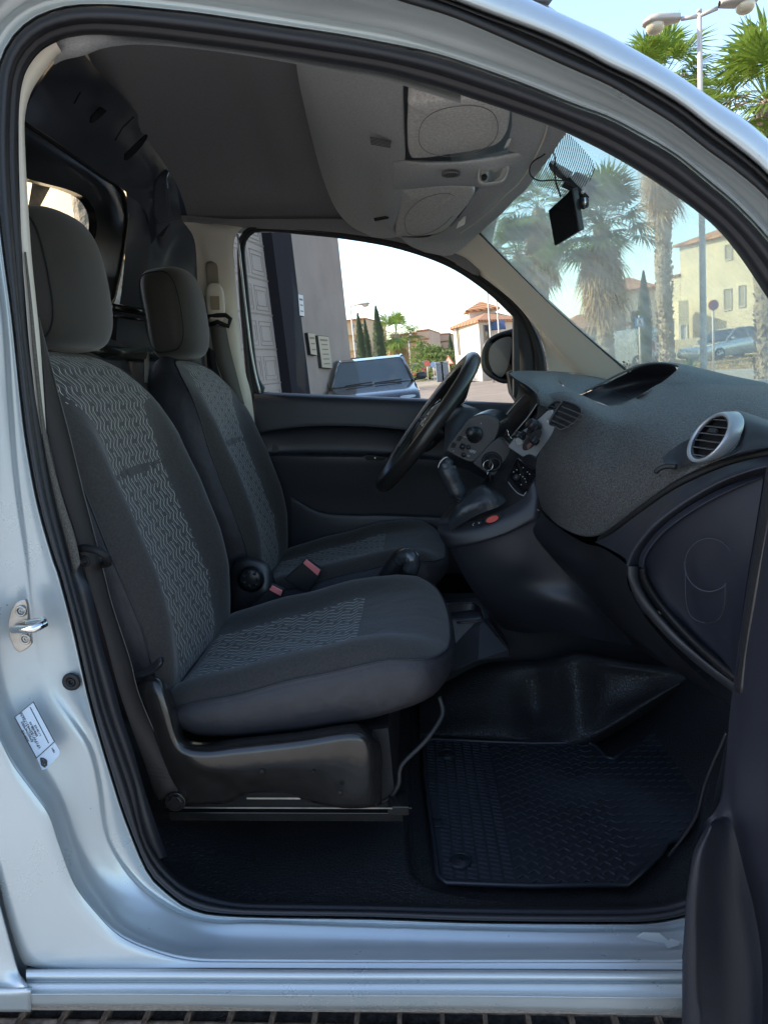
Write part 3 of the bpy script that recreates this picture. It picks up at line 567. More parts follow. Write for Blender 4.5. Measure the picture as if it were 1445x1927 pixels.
# ================================================================== SEATS
def multi(name, chunks, mats, parent, **k):
    V = []; Fs = []; mi = []; uv = []
    for v, f, i, u in chunks:
        n = len(V); V += [tuple(x) for x in v]; Fs += [tuple(a + n for a in q) for q in f]; mi += [i] * len(f)
        uv += [tuple(x) for x in (u if u is not None else [(0, 0)] * len(v))]
    o = mk(name, V, Fs, mats, parent, uv=uv, **k)
    for p, i in zip(o.data.polygons, mi): p.material_index = i
    return o
def pad(outline, top, bot, tomap, bulge=.012, roll=.018, n=96, nr=16, cen=None, pat=None, patlift=.0016, wall=8, seam=None):
    q = cr(outline, 10, True); q = np.vstack([q, q[:1]]); q = resamp(q, n + 1)[:-1]
    c = np.mean(q, 0) if cen is None else np.array(cen)
    nrm = np.roll(q, -1, 0) - np.roll(q, 1, 0); nrm = np.stack([nrm[:, 1], -nrm[:, 0]], 1); nrm /= np.linalg.norm(nrm, axis=1)[:, None]
    if np.mean(np.sum(nrm * (q - c), 1)) < 0: nrm = -nrm
    rows = []; 
    for i in range(nr + 1):
        r = i / nr; r = 1 - (1 - r) ** 1.35 if i < nr else 1
        rows.append([tomap(s, t, top(s, t) - roll * r ** 10) for s, t in c + (q - c) * r])
    V1, F1, _ = gridmesh(np.array(rows), closed_u=True)
    wr = []
    for i in range(wall + 1):
        wv = i / wall; off_ = bulge * math.sin(math.pi * min(1, wv * 1.0)) ** .7 if 0 < wv < 1 else 0
        wr.append([tomap(s + a * off_, t + b_ * off_, (top(s, t) - roll) * (1 - wv) + bot(s, t) * wv) for (s, t), (a, b_) in zip(q, nrm)])
    wr.append([tomap(s, t, bot(s, t)) for s, t in c + (q - c) * .6])
    V2, F2, _ = gridmesh(np.array(wr), closed_u=True)
    ch = [(V1, F1, 0, None), (V2, F2, 1, None)]
    if pat:
        # pattern region: for each s a pair of limits
        ss = np.linspace(pat[0][0], pat[-1][0], 60); lo = np.interp(ss, [p[0] for p in pat], [p[1] for p in pat]); hi = np.interp(ss, [p[0] for p in pat], [p[2] for p in pat])
        PV = []; UV = []
        for s, a, b_ in zip(ss, lo, hi):
            for j in range(25):
                t = a + (b_ - a) * j / 24
                # roll-off as on the pad itself
                k = 1.0
                d = np.array([s, t]) - c; an = math.atan2(d[1], d[0]); qa = np.arctan2(q[:, 1] - c[1], q[:, 0] - c[0]); o = np.argsort(qa)
                rr = np.interp(an, qa[o], np.hypot(q[:, 0] - c[0], q[:, 1] - c[1])[o], period=2 * math.pi); r = min(1, np.hypot(*d) / rr)
                if r >= .985: s2, t2 = c + d * (.985 / (np.hypot(*d) / rr)); r = .985
                else: s2, t2 = s, t
                edge = min(j, 24 - j) / 3; e2 = min(1, edge)
                PV.append(tomap(s2, t2, top(s2, t2) - roll * r ** 10 + patlift * (e2 - .35))); UV.append((t2 + 5, s2 + 5))
        PF = [(i * 25 + j, i * 25 + j + 1, (i + 1) * 25 + j + 1, (i + 1) * 25 + j) for i in range(59) for j in range(24)]
        ch.append((PV, PF, 2, UV))
    edgepts = [tomap(s + a * .001, t + b_ * .001, top(s, t) - roll + .001) for (s, t), (a, b_) in zip(q, nrm)]
    tb = MB(); tb.tube(edgepts + edgepts[:1], .0016, 6, cap=False); ch.append((tb.V, tb.F, 1, None))
    sb_ = MB()
    fine = resamp(np.array([tomap(s + a * .0045, t + b_ * .0045, top(s, t) - roll - .007) for (s, t), (a, b_) in zip(q, nrm)]), 620)
    for i in range(0, 618, 2): sb_.tube([fine[i], fine[i] * .4 + fine[i + 1] * .6], .0006, 4)
    ch.append((sb_.V, sb_.F, 3, None))
    return ch
I = np.interp
def build_seat(yc, dx, label, patb, near):
    cl = [(-.46, -.545), (-.43, -.535), (-.33, -.512), (-.25, -.492), (-.14, -.464), (-.05, -.446), (0, -.444), (.04, -.452), (.065, -.462)]
    cx, cz = zip(*cl)
    def ctop(s, t):
        pk = .024 * math.exp(-((abs(t) - .195) / .045) ** 2) * I(s, [-.45, -.3, -.1, .0, .06], [1.0, 1.2, 1.1, .5, 0])
        return I(s, cx, cz) + pk - .012 * math.exp(-(t / .09) ** 2) * I(s, [-.4, -.2, 0], [.6, .6, 0]) + .0015 * math.sin(40 * s + 9 * t)
    cbot = lambda s, t: I(s, [-.42, -.378, -.3, -.2, -.08, 0, .03, .06], [-.565, -.585, -.584, -.574, -.552, -.528, -.520, -.508])
    out = [(-.45, -.20), (-.44, -.235), (-.38, -.242), (-.2, -.244), (-.06, -.243), (0, -.236), (.032, -.205), (.052, -.13), (.058, 0), (.052, .13), (.032, .205), (0, .236), (-.06, .243), (-.2, .244), (-.38, .242), (-.44, .235), (-.45, .20), (-.46, 0)]
    ch = pad(out, ctop, cbot, lambda s, t, h: np.array([s + dx, yc + t, h]), bulge=.010, roll=.012, pat=[(-.44, -.14, .13), (-.12, -.142, .14), (-.115, -.142, .14)], cen=(-.2, 0))
    seat = multi('seat', ch, [M_FAB, M_FABS, M_PAT, M_STITCH], VAN); seat['label'] = label
    # backrest
    bl = [(.075, -.638), (.06, -.622), (.04, -.600), (0, -.577), (-.03, -.562), (-.08, -.548), (-.157, -.530), (-.2, -.517), (-.25, -.501), (-.3, -.484), (-.36, -.466), (-.4, -.455), (-.52, -.440), (-.57, -.437)]
    bz, bx = zip(*bl[::-1])
    def btop(s, t):
        pk = I(s, [-.55, -.42, -.32, -.2, -.1, -.03, .05], [.015, .030, .040, .040, .028, .012, 0]) * math.exp(-((abs(t) - .20) / .05) ** 2)
        return I(s, bz, bx) + pk - .010 * math.exp(-(t / .1) ** 2) * I(s, [-.5, -.3, 0], [.3, 1, .3]) - (.004 if abs(s + .160) < .004 and abs(t) < .13 else 0)
    bbot = lambda s, t: I(s, [-.57, -.3, 0, .07], [-.56, -.615, -.69, -.70])
    bo = [(-.56, 0), (-.56, -.19), (-.53, -.215), (-.42, -.235), (-.28, -.243), (-.14, -.238), (-.06, -.225), (-.01, -.205), (.035, -.165), (.062, -.10), (.068, 0), (.062, .10), (.035, .165), (-.01, .205), (-.06, .225), (-.14, .238), (-.28, .243), (-.42, .235), (-.53, .215), (-.56, .19)]
    ch = pad(bo, btop, bbot, lambda s, t, h: np.array([h + dx, yc + t, s]), bulge=.014, roll=.022, pat=patb, cen=(-.24, 0))
    bk_ = multi('backrest', ch, [M_FAB, M_FABS, M_PAT, M_STITCH], seat)
    # headrest: a padded block with a side seam and two posts
    hc = np.array([-.666 + dx, yc + (.0 if near else -.01), .190 if near else .188]); rot = roty(R(-6))
    def hm(v):
        v = v.copy(); k = v[2] / .13; v[1] *= 1 - .10 * max(0, k) ** 2 - .06 * max(0, -k) ** 2; v[0] += -.012 * k * k + (.02 * (1 - (v[1] / .13) ** 2) if v[0] > 0 else 0); return v
    hs = 1.0 if near else .93
    V, Fs = superell(hc, ((.062, .140, .124) if near else (.056, .122, .119)), .50, .62, rot, 56, 32, hm)
    h = mk('headrest', V, Fs, M_HEADR, seat)
    sm = MB(); pts = []
    for j in range(49):
        a = 2 * math.pi * j / 48; v = np.array([.050 * math.copysign(abs(math.cos(a)) ** .6, math.cos(a)), -.119 - .0, .108 * math.copysign(abs(math.sin(a)) ** .6, math.sin(a))]) * hs
        pts.append(rot @ hm(v) + hc + np.array([0, -.001, 0]))
    sm.tube(pts, .0016, 5, cap=False); sm.build('headrest_seam', M_BLK, h)
    for s_ in (-.055, .055):
        b = MB(); b.tube([hc + np.array([-.012, s_, -.10]), hc + np.array([-.012, s_, -.20])], .0062, 12); b.build('headrest_post', M_MET, h)
        b = MB(); b.disc(hc + np.array([-.012, s_, -.150 if near else -.138]), (0, 0, 1), .014, .007, 20); b.build('headrest_guide', M_PLASS, h)
    return seat
PATB = [(-.545, -.125, .125), (-.30, -.14, .135), (-.17, -.135, .13), (-.10, -.14, .128), (-.06, -.15, .128), (-.035, -.18, .13), (-.025, -.21, .18), (.0, -.20, .2), (.04, -.165, .165), (.058, -.12, .12)]
PATB2 = [(-.545, -.125, .125), (-.30, -.13, .13), (-.17, -.125, .12), (-.08, -.13, .12), (-.05, -.14, .125), (-.03, -.16, .15), (.0, -.155, .18), (.035, -.12, .16), (.055, -.09, .12)]
seat1 = build_seat(1.34, 0, 'nearer grey seat with wavy stitched centre panel, beside the open door', PATB, True)
seat2 = build_seat(1.98, .018, 'farther grey seat behind the steering wheel', PATB2, False)
# seat base of the near seat: pressed steel side cover, rails, lever, springs
G('seat_base', [[(262, 1285, 1.11), (285, 1276, 1.10), (310, 1285, 1.09), (325, 1320, 1.09), (345, 1385, 1.085), (380, 1400, 1.08), (450, 1392, 1.075), (560, 1380, 1.075), (650, 1366, 1.08), (680, 1366, 1.085), (702, 1378, 1.10)],
    [(258, 1290, 1.07), (280, 1282, 1.06), (300, 1292, 1.055), (315, 1330, 1.05), (338, 1398, 1.045), (380, 1414, 1.04), (450, 1408, 1.04), (560, 1396, 1.04), (650, 1382, 1.045), (685, 1385, 1.05), (712, 1400, 1.07)],
    [(262, 1320, 1.06), (275, 1330, 1.055), (290, 1360, 1.05), (310, 1400, 1.045), (340, 1430, 1.04), (380, 1440, 1.035), (450, 1436, 1.035), (560, 1424, 1.035), (650, 1412, 1.04), (690, 1415, 1.045), (716, 1425, 1.07)],
    [(290, 1400, 1.07), (300, 1420, 1.06), (315, 1450, 1.055), (335, 1470, 1.05), (370, 1470, 1.045), (420, 1466, 1.045), (500, 1466, 1.045), (570, 1462, 1.045), (650, 1466, 1.048), (692, 1470, 1.05), (716, 1475, 1.07)],
    [(310, 1480, 1.07), (322, 1500, 1.06), (340, 1512, 1.06), (370, 1512, 1.055), (430, 1508, 1.06), (470, 1490, 1.06), (540, 1490, 1.06), (580, 1505, 1.06), (640, 1518, 1.055), (690, 1518, 1.055), (716, 1512, 1.07)]], M_BASE, seat1, solid=.003)
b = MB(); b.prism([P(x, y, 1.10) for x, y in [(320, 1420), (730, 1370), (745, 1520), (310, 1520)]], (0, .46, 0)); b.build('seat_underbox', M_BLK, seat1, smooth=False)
b = MB(); b.box(P(540, 1526, 1.10) + np.array([0, .0, 0]), (.40, .035, .016)); b.box(P(540, 1520, 1.075), (.42, .003, .003)); b.box(P(750, 1510, 1.09), (.035, .05, .016)); b.build('seat_rail', M_BASE, seat1, smooth=False, bevel=.001); b = MB(); b.box(P(540, 1526, 1.50), (.40, .035, .016)); b.build('seat_rail', M_BASE, seat1, smooth=False, bevel=.001)
b = MB(); b.box(P(535, 1520, 1.062), (.36, .002, .0022)); b.box(P(515, 1502, 1.068), (.09, .002, .003)); b.build('rail_edge', M_MET, seat1, smooth=False)
for (x, y, r) in ((493, 1453, .004), (641, 1493, .004), (590, 1453, .0018)):
    b = MB(); b.disc(P(x, y, 1.032 if r > .002 else 1.034), (0, 1, 0), r, .004, 14); b.build('base_hole', M_BLK, seat1)
b = MB(); b.tube(cr([P(826, 1310, 1.16), P(833, 1335, 1.15), P(828, 1355, 1.14), P(800, 1395, 1.12), P(762, 1432, 1.11), P(752, 1450, 1.105), P(750, 1475, 1.10), P(735, 1500, 1.10), P(712, 1512, 1.10)], 5), .0042, 8); b.build('slide_lever', M_RUB2, seat1)
V, Fs = superell(P(280, 1325, 1.09), (.026, .02, .034), .8, .9); mk('recliner_knob', V, Fs, M_PLASS, seat1)
G('recline_lever', [[(250, 1262, 1.07), (270, 1262, 1.065), (290, 1252, 1.06), (302, 1240, 1.055), (308, 1238, 1.055)], [(250, 1272, 1.07), (272, 1274, 1.06), (294, 1264, 1.055), (306, 1252, 1.05), (309, 1244, 1.052)]], M_PLASS, seat1, solid=.008, subd=0)
b = MB(); b.disc(P(472, 1090, 1.665), (0, 1, 0), .034, .012, 32, .030); b.disc(P(472, 1090, 1.665), (0, -1, 0), .030, .006, 32, .022)
for k in range(7):
    a = 2 * math.pi * k / 7; b.disc(P(472, 1090, 1.658) + np.array([.018 * math.cos(a), 0, .018 * math.sin(a)]), (0, -1, 0), .004, .004, 10)
b.build('recline_wheel', M_PLASS, seat2)
G('recliner_cover', [[(440, 1080, 1.70), (450, 1052, 1.70), (475, 1048, 1.70), (500, 1058, 1.70), (512, 1090, 1.70), (518, 1120, 1.70)], [(438, 1130, 1.69), (448, 1120, 1.68), (470, 1120, 1.68), (495, 1120, 1.68), (506, 1130, 1.68), (514, 1140, 1.69)], [(440, 1200, 1.70), (450, 1200, 1.70), (470, 1200, 1.70), (490, 1200, 1.70), (505, 1200, 1.70), (520, 1200, 1.70)]], M_PLASS, seat2, solid=.01)
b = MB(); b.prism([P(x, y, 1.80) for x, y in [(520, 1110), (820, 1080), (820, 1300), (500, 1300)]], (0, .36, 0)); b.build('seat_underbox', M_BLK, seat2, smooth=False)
# buckles
for (a, c, d_, e, Y, s_) in (((506, 1110), (512, 1102), (532, 1112), (528, 1122), 1.61, seat1), ((570, 1060), (576, 1053), (603, 1073), (598, 1084), 1.70, seat2)):
    b = MB(); b.prism([P(*q, Y) for q in (a, c, d_, e)], (0, .012, 0)); bu = b.build('belt_buckle_button', M_PINK, s_, smooth=False, bevel=.0015)
    b = MB(); f = lambda q, dx_, dy_: P(q[0] + dx_, q[1] + dy_, Y + .003)
    b.prism([f(a, -3, 2), f(c, -2, -2), f(d_, 2, -1), f(e, 3, 3), f(e, -20, 34), f(a, -36, 30)], (0, .02, 0)); b.build('belt_buckle', M_PLASS, s_, smooth=False, bevel=.003)
# ---- handbrake
b = MB(); b.tube(cr([P(700, 1130, 1.66), P(722, 1095, 1.66), P(740, 1068, 1.655), P(757, 1048, 1.65), P(765, 1044, 1.65)], 5), list(np.linspace(.020, .022, 21)), 14); hb = b.build('handbrake', M_PLASS, VAN)
b = MB(); b.tube(cr([P(748, 1058, 1.64), P(762, 1046, 1.635), P(773, 1048, 1.63), P(775, 1062, 1.63), P(770, 1076, 1.63)], 5), [.014] * 3 + [.019] * 8 + [.0205] * 10, 16); b.build('handbrake_grip', mat('grip_gloss', (.035, .04, .045), .25, coat=.5), hb)

# ================================================================== FAR DOOR, FRAME, MIRROR
FO = [(446, 470), (450, 448), (462, 432), (480, 424), (520, 424), (560, 428), (650, 436), (750, 453), (850, 486), (920, 526), (975, 572), (1008, 620), (1024, 660), (1030, 700), (1040, 790), (1040, 1000), (900, 1060), (700, 1080), (500, 1080), (478, 900), (462, 700), (450, 560)]
FI = [(462, 480), (464, 456), (474, 442), (490, 436), (530, 438), (560, 441), (645, 450), (745, 468), (838, 500), (905, 542), (952, 584), (970, 610), (973, 690), (973, 752), (973, 765), (960, 762), (740, 752), (515, 742), (500, 730), (486, 700), (474, 600), (466, 520)]
def star(pts, cen, T, sm=6):
    q = cr(pts, sm, True); d = q - np.array(cen); th = np.arctan2(d[:, 1], d[:, 0]) % (2 * math.pi); r = np.hypot(d[:, 0], d[:, 1]); o = np.argsort(th)
    rr = np.interp(T, th[o], r[o], period=2 * math.pi); return np.stack([cen[0] + rr * np.cos(T), cen[1] + rr * np.sin(T)], 1)
TT_ = np.linspace(0, 2 * math.pi, 181)[:-1]; cn = (720, 640)
fo = star(FO, cn, TT_); fi = star(FI, cn, TT_)
def frow(t, Y): return [P(*p, Y) for p in fo * (1 - t) + fi * t]
door = mk('driver_door', *gridmesh(np.array([frow(0, 2.30), frow(.1, 2.285), frow(.3, 2.285), frow(.42, 2.30), frow(.5, 2.305), frow(.6, 2.30), frow(.9, 2.305), frow(1, 2.32), frow(1.0, 2.35), frow(.6, 2.37)]), closed_u=True)[:2], M_RUB2, VAN)
V = frow(1.0, 2.335); mk('door_glass', V, [tuple(range(len(V)))], M_SG, door, smooth=False)
q = MB(); q.tube(cr([P(*p, 2.285) for p in [(447, 440), (456, 520), (470, 640), (480, 700), (490, 740)]], 5), .0035, 8); q.build('door_frame_edge', M_SILV, door)
# door trim panel with armrest recess
def dr(y, Ys, x=(478, 530, 600, 700, 780, 860, 960, 1060)):
    return [(xx, yy, Y) for xx, yy, Y in zip(x, y, Ys)]
G('door_panel', [
    dr((737, 739, 742, 746, 749, 753, 758, 762), [2.325] * 8), dr((739, 741, 744, 748, 751, 755, 760, 764), [2.29] * 8), dr((748, 750, 753, 757, 760, 764, 770, 776), [2.272] * 8),
    dr((780, 781, 782, 784, 786, 792, 800, 806), [2.265] * 8), dr((802, 800, 796, 798, 806, 818, 826, 830), [2.262] * 8), dr((816, 808, 802, 804, 812, 824, 832, 838), [2.262, 2.262, 2.262, 2.262, 2.262, 2.265, 2.27, 2.27]),
    dr((824, 816, 810, 811, 820, 832, 842, 848), [2.265, 2.285, 2.29, 2.29, 2.285, 2.27, 2.27, 2.27]), dr((852, 850, 850, 852, 856, 862, 868, 872), [2.265, 2.29, 2.295, 2.295, 2.29, 2.27, 2.27, 2.27]),
    dr((856, 856, 857, 858, 862, 868, 874, 880), [2.262, 2.255, 2.25, 2.25, 2.25, 2.262, 2.27, 2.27]), dr((864, 864, 865, 866, 870, 878, 884, 890), [2.258, 2.248, 2.242, 2.242, 2.245, 2.258, 2.27, 2.27]),
    dr((900, 900, 900, 902, 905, 910, 915, 920), [2.262, 2.256, 2.252, 2.252, 2.256, 2.262, 2.27, 2.27]), dr((960, 960, 964, 968, 972, 975, 978, 980), [2.268] * 8), dr((1080, 1080, 1080, 1080, 1080, 1080, 1080, 1080), [2.27] * 8)], M_PLASB, door, nu=5, nv=5)
G('door_pocket', [[(548, 940, 2.25), (600, 966, 2.24), (660, 972, 2.235), (720, 972, 2.235), (800, 975, 2.235), (900, 978, 2.24)], [(548, 946, 2.24), (600, 972, 2.228), (660, 978, 2.222), (720, 978, 2.222), (800, 981, 2.222), (900, 984, 2.23)], [(548, 1080, 2.24), (600, 1080, 2.228), (660, 1080, 2.222), (720, 1080, 2.222), (800, 1080, 2.222), (900, 1080, 2.23)]], M_PLASB, door)
b = MB(); b.prism([P(*p, 2.238) for p in [(684, 859), (692, 857), (726, 861), (722, 867), (690, 866)]], (0, .006, 0)); b.build('door_pull', M_BLK, door, smooth=False, bevel=.001)
b = MB(); b.disc(P(706, 862, 2.236), (0, -1, 0), .002, .001, 10); b.build('pull_light', M_WHITE, door)
# mirror sail and mirror
b = MB(); b.prism([P(*p, 2.31) for p in [(966, 585), (985, 600), (1010, 640), (1026, 690), (1030, 745), (966, 745)]], (0, .03, 0)); b.build('mirror_sail', M_PLAS, door, smooth=False, bevel=.002)
mc = [(905, 668), (912, 645), (930, 630), (955, 621), (968, 620), (975, 640), (976, 680), (970, 712), (950, 722), (925, 712), (908, 695)]
q = cr([P(*p, 2.44) for p in mc], 5, True); c0 = q.mean(0)
A = [q, c0 + (q - c0) * 1.0 + np.array([0, .02, 0]), c0 + (q - c0) * .96 + np.array([.05, .07, 0]), c0 + (q - c0) * .7 + np.array([.09, .09, 0]), c0 + (q - c0) * .05 + np.array([.11, .09, 0])]
mir = mk('door_mirror', *gridmesh(np.array([c0 + (q - c0) * .80 + np.array([0, .012, 0]), c0 + (q - c0) * .84 - np.array([0, .002, 0]), c0 + (q - c0) * .96 - np.array([0, .004, 0])] + A), closed_u=True)[:2], M_PLASS, VAN)
mg = [(922, 655), (938, 639), (960, 634), (962, 650), (958, 680), (946, 708), (930, 702), (920, 680)]
V = [P(*p, 2.436) for p in mg]; V = list(cr(V, 4, True)); b = MB(); b.prism(V, (0, .006, 0)); mgo = b.build('mirror_glass', M_MIRR, mir, smooth=False)
b = MB(); b.prism([P(*p, 2.38) for p in [(955, 700), (985, 690), (1000, 720), (975, 760), (962, 740)]], (0, .08, 0)); b.build('mirror_foot', M_PLASS, mir, smooth=False, bevel=.004)
strip('headliner_far_edge', [([(340, 405), (380, 408), (430, 412), (480, 412), (560, 412), (650, 412), (750, 418), (840, 430), (900, 450)], 2.205), ([(345, 418), (380, 421), (430, 424), (480, 424), (560, 428), (650, 436), (750, 452), (830, 478), (900, 516)], 2.262), ([(345, 424), (380, 427), (430, 430), (480, 430), (560, 434), (650, 442), (750, 458), (830, 484), (900, 522)], 2.30)], M_HEADL)
# ================================================================== A-PILLAR TRIM AND WINDSCREEN
PIN = [(830, 428), (880, 425), (905, 445), (960, 500), (1040, 578), (1120, 650), (1185, 706), (1220, 735)]
PMID = [(800, 450), (860, 470), (895, 490), (945, 540), (1010, 610), (1060, 665), (1110, 712), (1150, 740)]
POUT = [(760, 452), (830, 478), (872, 498), (922, 532), (972, 574), (1007, 620), (1026, 664), (1034, 720)]
G('windscreen_pillar_trim', [[(a, c, 2.17) for a, c in PIN], [(a * .75 + e * .25, c * .75 + f_ * .25, 2.185) for (a, c), (e, f_) in zip(PIN, PMID)], [(a, c, 2.23) for a, c in PMID], [(a * .4 + e * .6, c * .4 + f_ * .6, 2.26) for (a, c), (e, f_) in zip(PMID, POUT)], [(a, c, 2.285) for a, c in POUT]], M_CREAM, VAN)
WSA = P(905, 440, 2.2); WSB = P(1180, 700, 2.2); WSN = np.cross(WSB - WSA, (0, 1., 0)); WSN /= np.linalg.norm(WSN)
def wbulge(y): return .085 * max(0, 1 - ((y - 1.65) / .58) ** 2)
def PL(px, py, off_=0.0):
    r = ray(px, py); t_ = (WSA @ WSN) / (WSN @ r)
    for _ in range(12): t_ = ((WSA + np.array([wbulge(t_ * r[1]), 0, 0]) + WSN * off_) @ WSN) / (WSN @ r)
    return r * t_
du = (WSB - WSA) / np.linalg.norm(WSB - WSA)
sg = 1 if WSN[0] > 0 else -1
A = [[WSA + du * a + np.array([wbulge(y), y - 2.2, 0]) for y in np.linspace(2.25, .97, 24)] for a in np.linspace(-.04, .80, 8)]
V, Fs, uv = gridmesh(np.array(A)); ws = mk('windscreen', V, Fs, M_WS, VAN)
bandW = [(880, 420), (905, 445), (960, 500), (1040, 578), (1120, 650), (1185, 706)]
q = MB(); q.tube(cr([PL(*p) + np.array([0, -.004, 0]) for p in bandW], 5), .0075, 8); q.build('windscreen_seal', M_RUB2, ws)
# printed dot band at the top centre
reg = [(1066, 244), (1092, 268), (1118, 300), (1121, 318), (1112, 336), (1098, 350), (1060, 368), (1040, 360), (1018, 350), (990, 342), (1005, 320), (1030, 288)]
def inside(x, y, pg):
    c = False; n = len(pg)
    for i in range(n):
        x1, y1 = pg[i]; x2, y2 = pg[(i + 1) % n]
        if (y1 > y) != (y2 > y) and x < (x2 - x1) * (y - y1) / (y2 - y1) + x1: c = not c
    return c
pts3 = [PL(*p) for p in reg]; e1 = np.array([0, 1., 0]); e2 = du
pg = [(p[1] - 2.2, (p - WSA - np.array([wbulge(p[1]), 0, 0])) @ e2) for p in pts3]
b = MB(); ymin = min(p[0] for p in pg); ymax = max(p[0] for p in pg); smin = min(p[1] for p in pg); smax = max(p[1] for p in pg)
s_ = smin
while s_ < smax:
    ys_ = np.linspace(ymin, ymax, 160); ins = [inside(y, s_, pg) for y in ys_]
    st_ = None
    for y, a in zip(list(ys_) + [ymax + .01], ins + [False]):
        if a and st_ is None: st_ = y
        if not a and st_ is not None:
            wv = e2 * .0014; yy_ = np.linspace(st_, y, 9); L9 = [WSA + e1 * q_ + e2 * s_ - WSN * sg * .003 + np.array([wbulge(2.2 + q_), 0, 0]) for q_ in yy_]
            for p0, p1 in zip(L9[:-1], L9[1:]): b.prism([p0, p1, p1 + wv, p0 + wv], -WSN * sg * .0004)
            st_ = None
    s_ += .0042
b.build('printed_band', M_BLK, ws, smooth=False)
# small chips and a decal remnant at the foot of the screen
b = MB()
for (x, y, s1, s2) in ((1173, 681, 3.0, 1.8), (1179, 684, 1.2, 2.4), (1182, 679, 1.4, 1.0), (1176, 690, 1, 1), (1184, 687, 1.2, 1.0)):
    b.prism([PL(x - s1, y - s2, 0) * .997, PL(x + s1, y - s2 * .4, 0) * .997, PL(x + s1, y + s2, 0) * .997, PL(x - s1 * .5, y + s2, 0) * .997], (0, -.0004, 0))
b.build('decal_remnant', M_BLK, ws, smooth=False)
# near windscreen pillar: dark trim behind the seal, closes cabin
strip('near_pillar_trim', [([(1030, 226), (1145, 282), (1249, 345), (1353, 425), (1450, 548), (1530, 680)], .985), ([(1030, 233), (1145, 290), (1249, 354), (1353, 436), (1440, 556), (1520, 690)], 1.03)], M_PLAS)
# ================================================================== OVERHEAD SHELF
# rows run from the rear edge to the front edge, columns from the near side to the far side
G('overhead_shelf', [
 [(555, 60, 1.02), (557, 112, 1.22), (566, 170, 1.42), (585, 252, 1.68), (606, 330, 1.92), (630, 390, 2.08), (660, 425, 2.17), (700, 446, 2.22)],
 [(575, 60, 1.01), (580, 115, 1.20), (592, 175, 1.37), (612, 255, 1.60), (634, 335, 1.84), (655, 394, 2.02), (682, 428, 2.13), (715, 448, 2.2)],
 [(640, 60, 1.01), (650, 125, 1.19), (660, 190, 1.34), (680, 262, 1.52), (690, 335, 1.76), (700, 392, 1.95), (712, 428, 2.09), (735, 448, 2.18)],
 [(700, 60, 1.0), (706, 135, 1.18), (716, 205, 1.32), (726, 268, 1.47), (724, 340, 1.70), (722, 400, 1.91), (728, 428, 2.05), (745, 446, 2.16)],
 [(745, 60, 1.0), (746, 150, 1.18), (748, 215, 1.32), (752, 276, 1.46), (752, 345, 1.68), (745, 400, 1.88), (738, 430, 2.03), (752, 446, 2.16)],
 [(757, 60, 1.0), (758, 160, 1.19), (760, 222, 1.335), (762, 284, 1.475), (758, 348, 1.70), (750, 400, 1.89), (742, 430, 2.04), (756, 446, 2.165)],
 [(757, 80, 1.10), (758, 172, 1.26), (760, 232, 1.40), (762, 290, 1.54), (758, 354, 1.78), (750, 404, 1.96), (742, 432, 2.09), (756, 446, 2.18)],
], M_SHELF, VAN, nu=5, nv=4)
# bridge between the two pockets, and the floor of the pockets
G('shelf_bridge', [
 [(740, 300, 1.56), (760, 300, 1.54), (800, 302, 1.50), (860, 302, 1.48), (920, 290, 1.47), (970, 280, 1.46), (1010, 270, 1.47)],
 [(740, 310, 1.56), (760, 305, 1.52), (800, 308, 1.48), (860, 307, 1.46), (920, 300, 1.45), (970, 292, 1.44), (1004, 285, 1.45)],
 [(740, 330, 1.62), (762, 330, 1.58), (800, 328, 1.53), (860, 326, 1.51), (920, 325, 1.50), (965, 320, 1.52), (985, 318, 1.55)],
 [(740, 350, 1.69), (760, 348, 1.65), (800, 346, 1.62), (850, 344, 1.60), (900, 346, 1.60), (940, 350, 1.63), (960, 350, 1.67)],
 [(740, 366, 1.80), (760, 360, 1.76), (800, 354, 1.72), (850, 350, 1.70), (895, 352, 1.68), (930, 360, 1.72), (948, 362, 1.74)]], M_SHELF, VAN, nu=5, nv=5)
G('shelf_front', [
 [(960, 180, 1.16), (962, 205, 1.22), (962, 240, 1.32), (955, 275, 1.42), (960, 300, 1.50), (945, 330, 1.58), (905, 352, 1.68), (890, 370, 1.76), (870, 400, 1.90), (845, 430, 2.05), (800, 447, 2.14), (750, 446, 2.17)],
 [(1000, 185, 1.16), (1002, 215, 1.22), (1000, 248, 1.32), (985, 285, 1.42), (978, 308, 1.50), (958, 338, 1.58), (932, 362, 1.68), (912, 385, 1.78), (886, 410, 1.92), (856, 434, 2.06), (806, 449, 2.15), (752, 447, 2.18)],
 [(1026, 200, 1.16), (1028, 226, 1.23), (1020, 256, 1.33), (1005, 290, 1.44), (992, 314, 1.53), (970, 345, 1.62), (944, 368, 1.72), (922, 391, 1.82), (893, 415, 1.95), (862, 437, 2.08), (812, 451, 2.16), (754, 448, 2.19)],
 [(1032, 205, 1.19), (1034, 230, 1.26), (1026, 260, 1.36), (1011, 293, 1.47), (997, 317, 1.56), (976, 348, 1.65), (950, 371, 1.75), (927, 394, 1.85), (898, 418, 1.98), (866, 440, 2.10), (816, 453, 2.18), (756, 449, 2.2)],
 [(1056, 215, 1.20), (1062, 238, 1.26), (1052, 262, 1.36), (1030, 294, 1.48), (1010, 320, 1.58), (985, 352, 1.68), (962, 374, 1.78), (940, 396, 1.88), (912, 420, 2.0), (884, 440, 2.12), (830, 462, 2.2), (770, 462, 2.23)],
 [(1062, 225, 1.22), (1067, 246, 1.28), (1052, 268, 1.38), (1034, 296, 1.5), (1014, 322, 1.6), (990, 356, 1.7), (966, 378, 1.8), (944, 402, 1.9), (918, 424, 2.02), (898, 442, 2.14), (850, 480, 2.22), (800, 475, 2.26)]], M_SHELF, VAN, nu=4, nv=3)
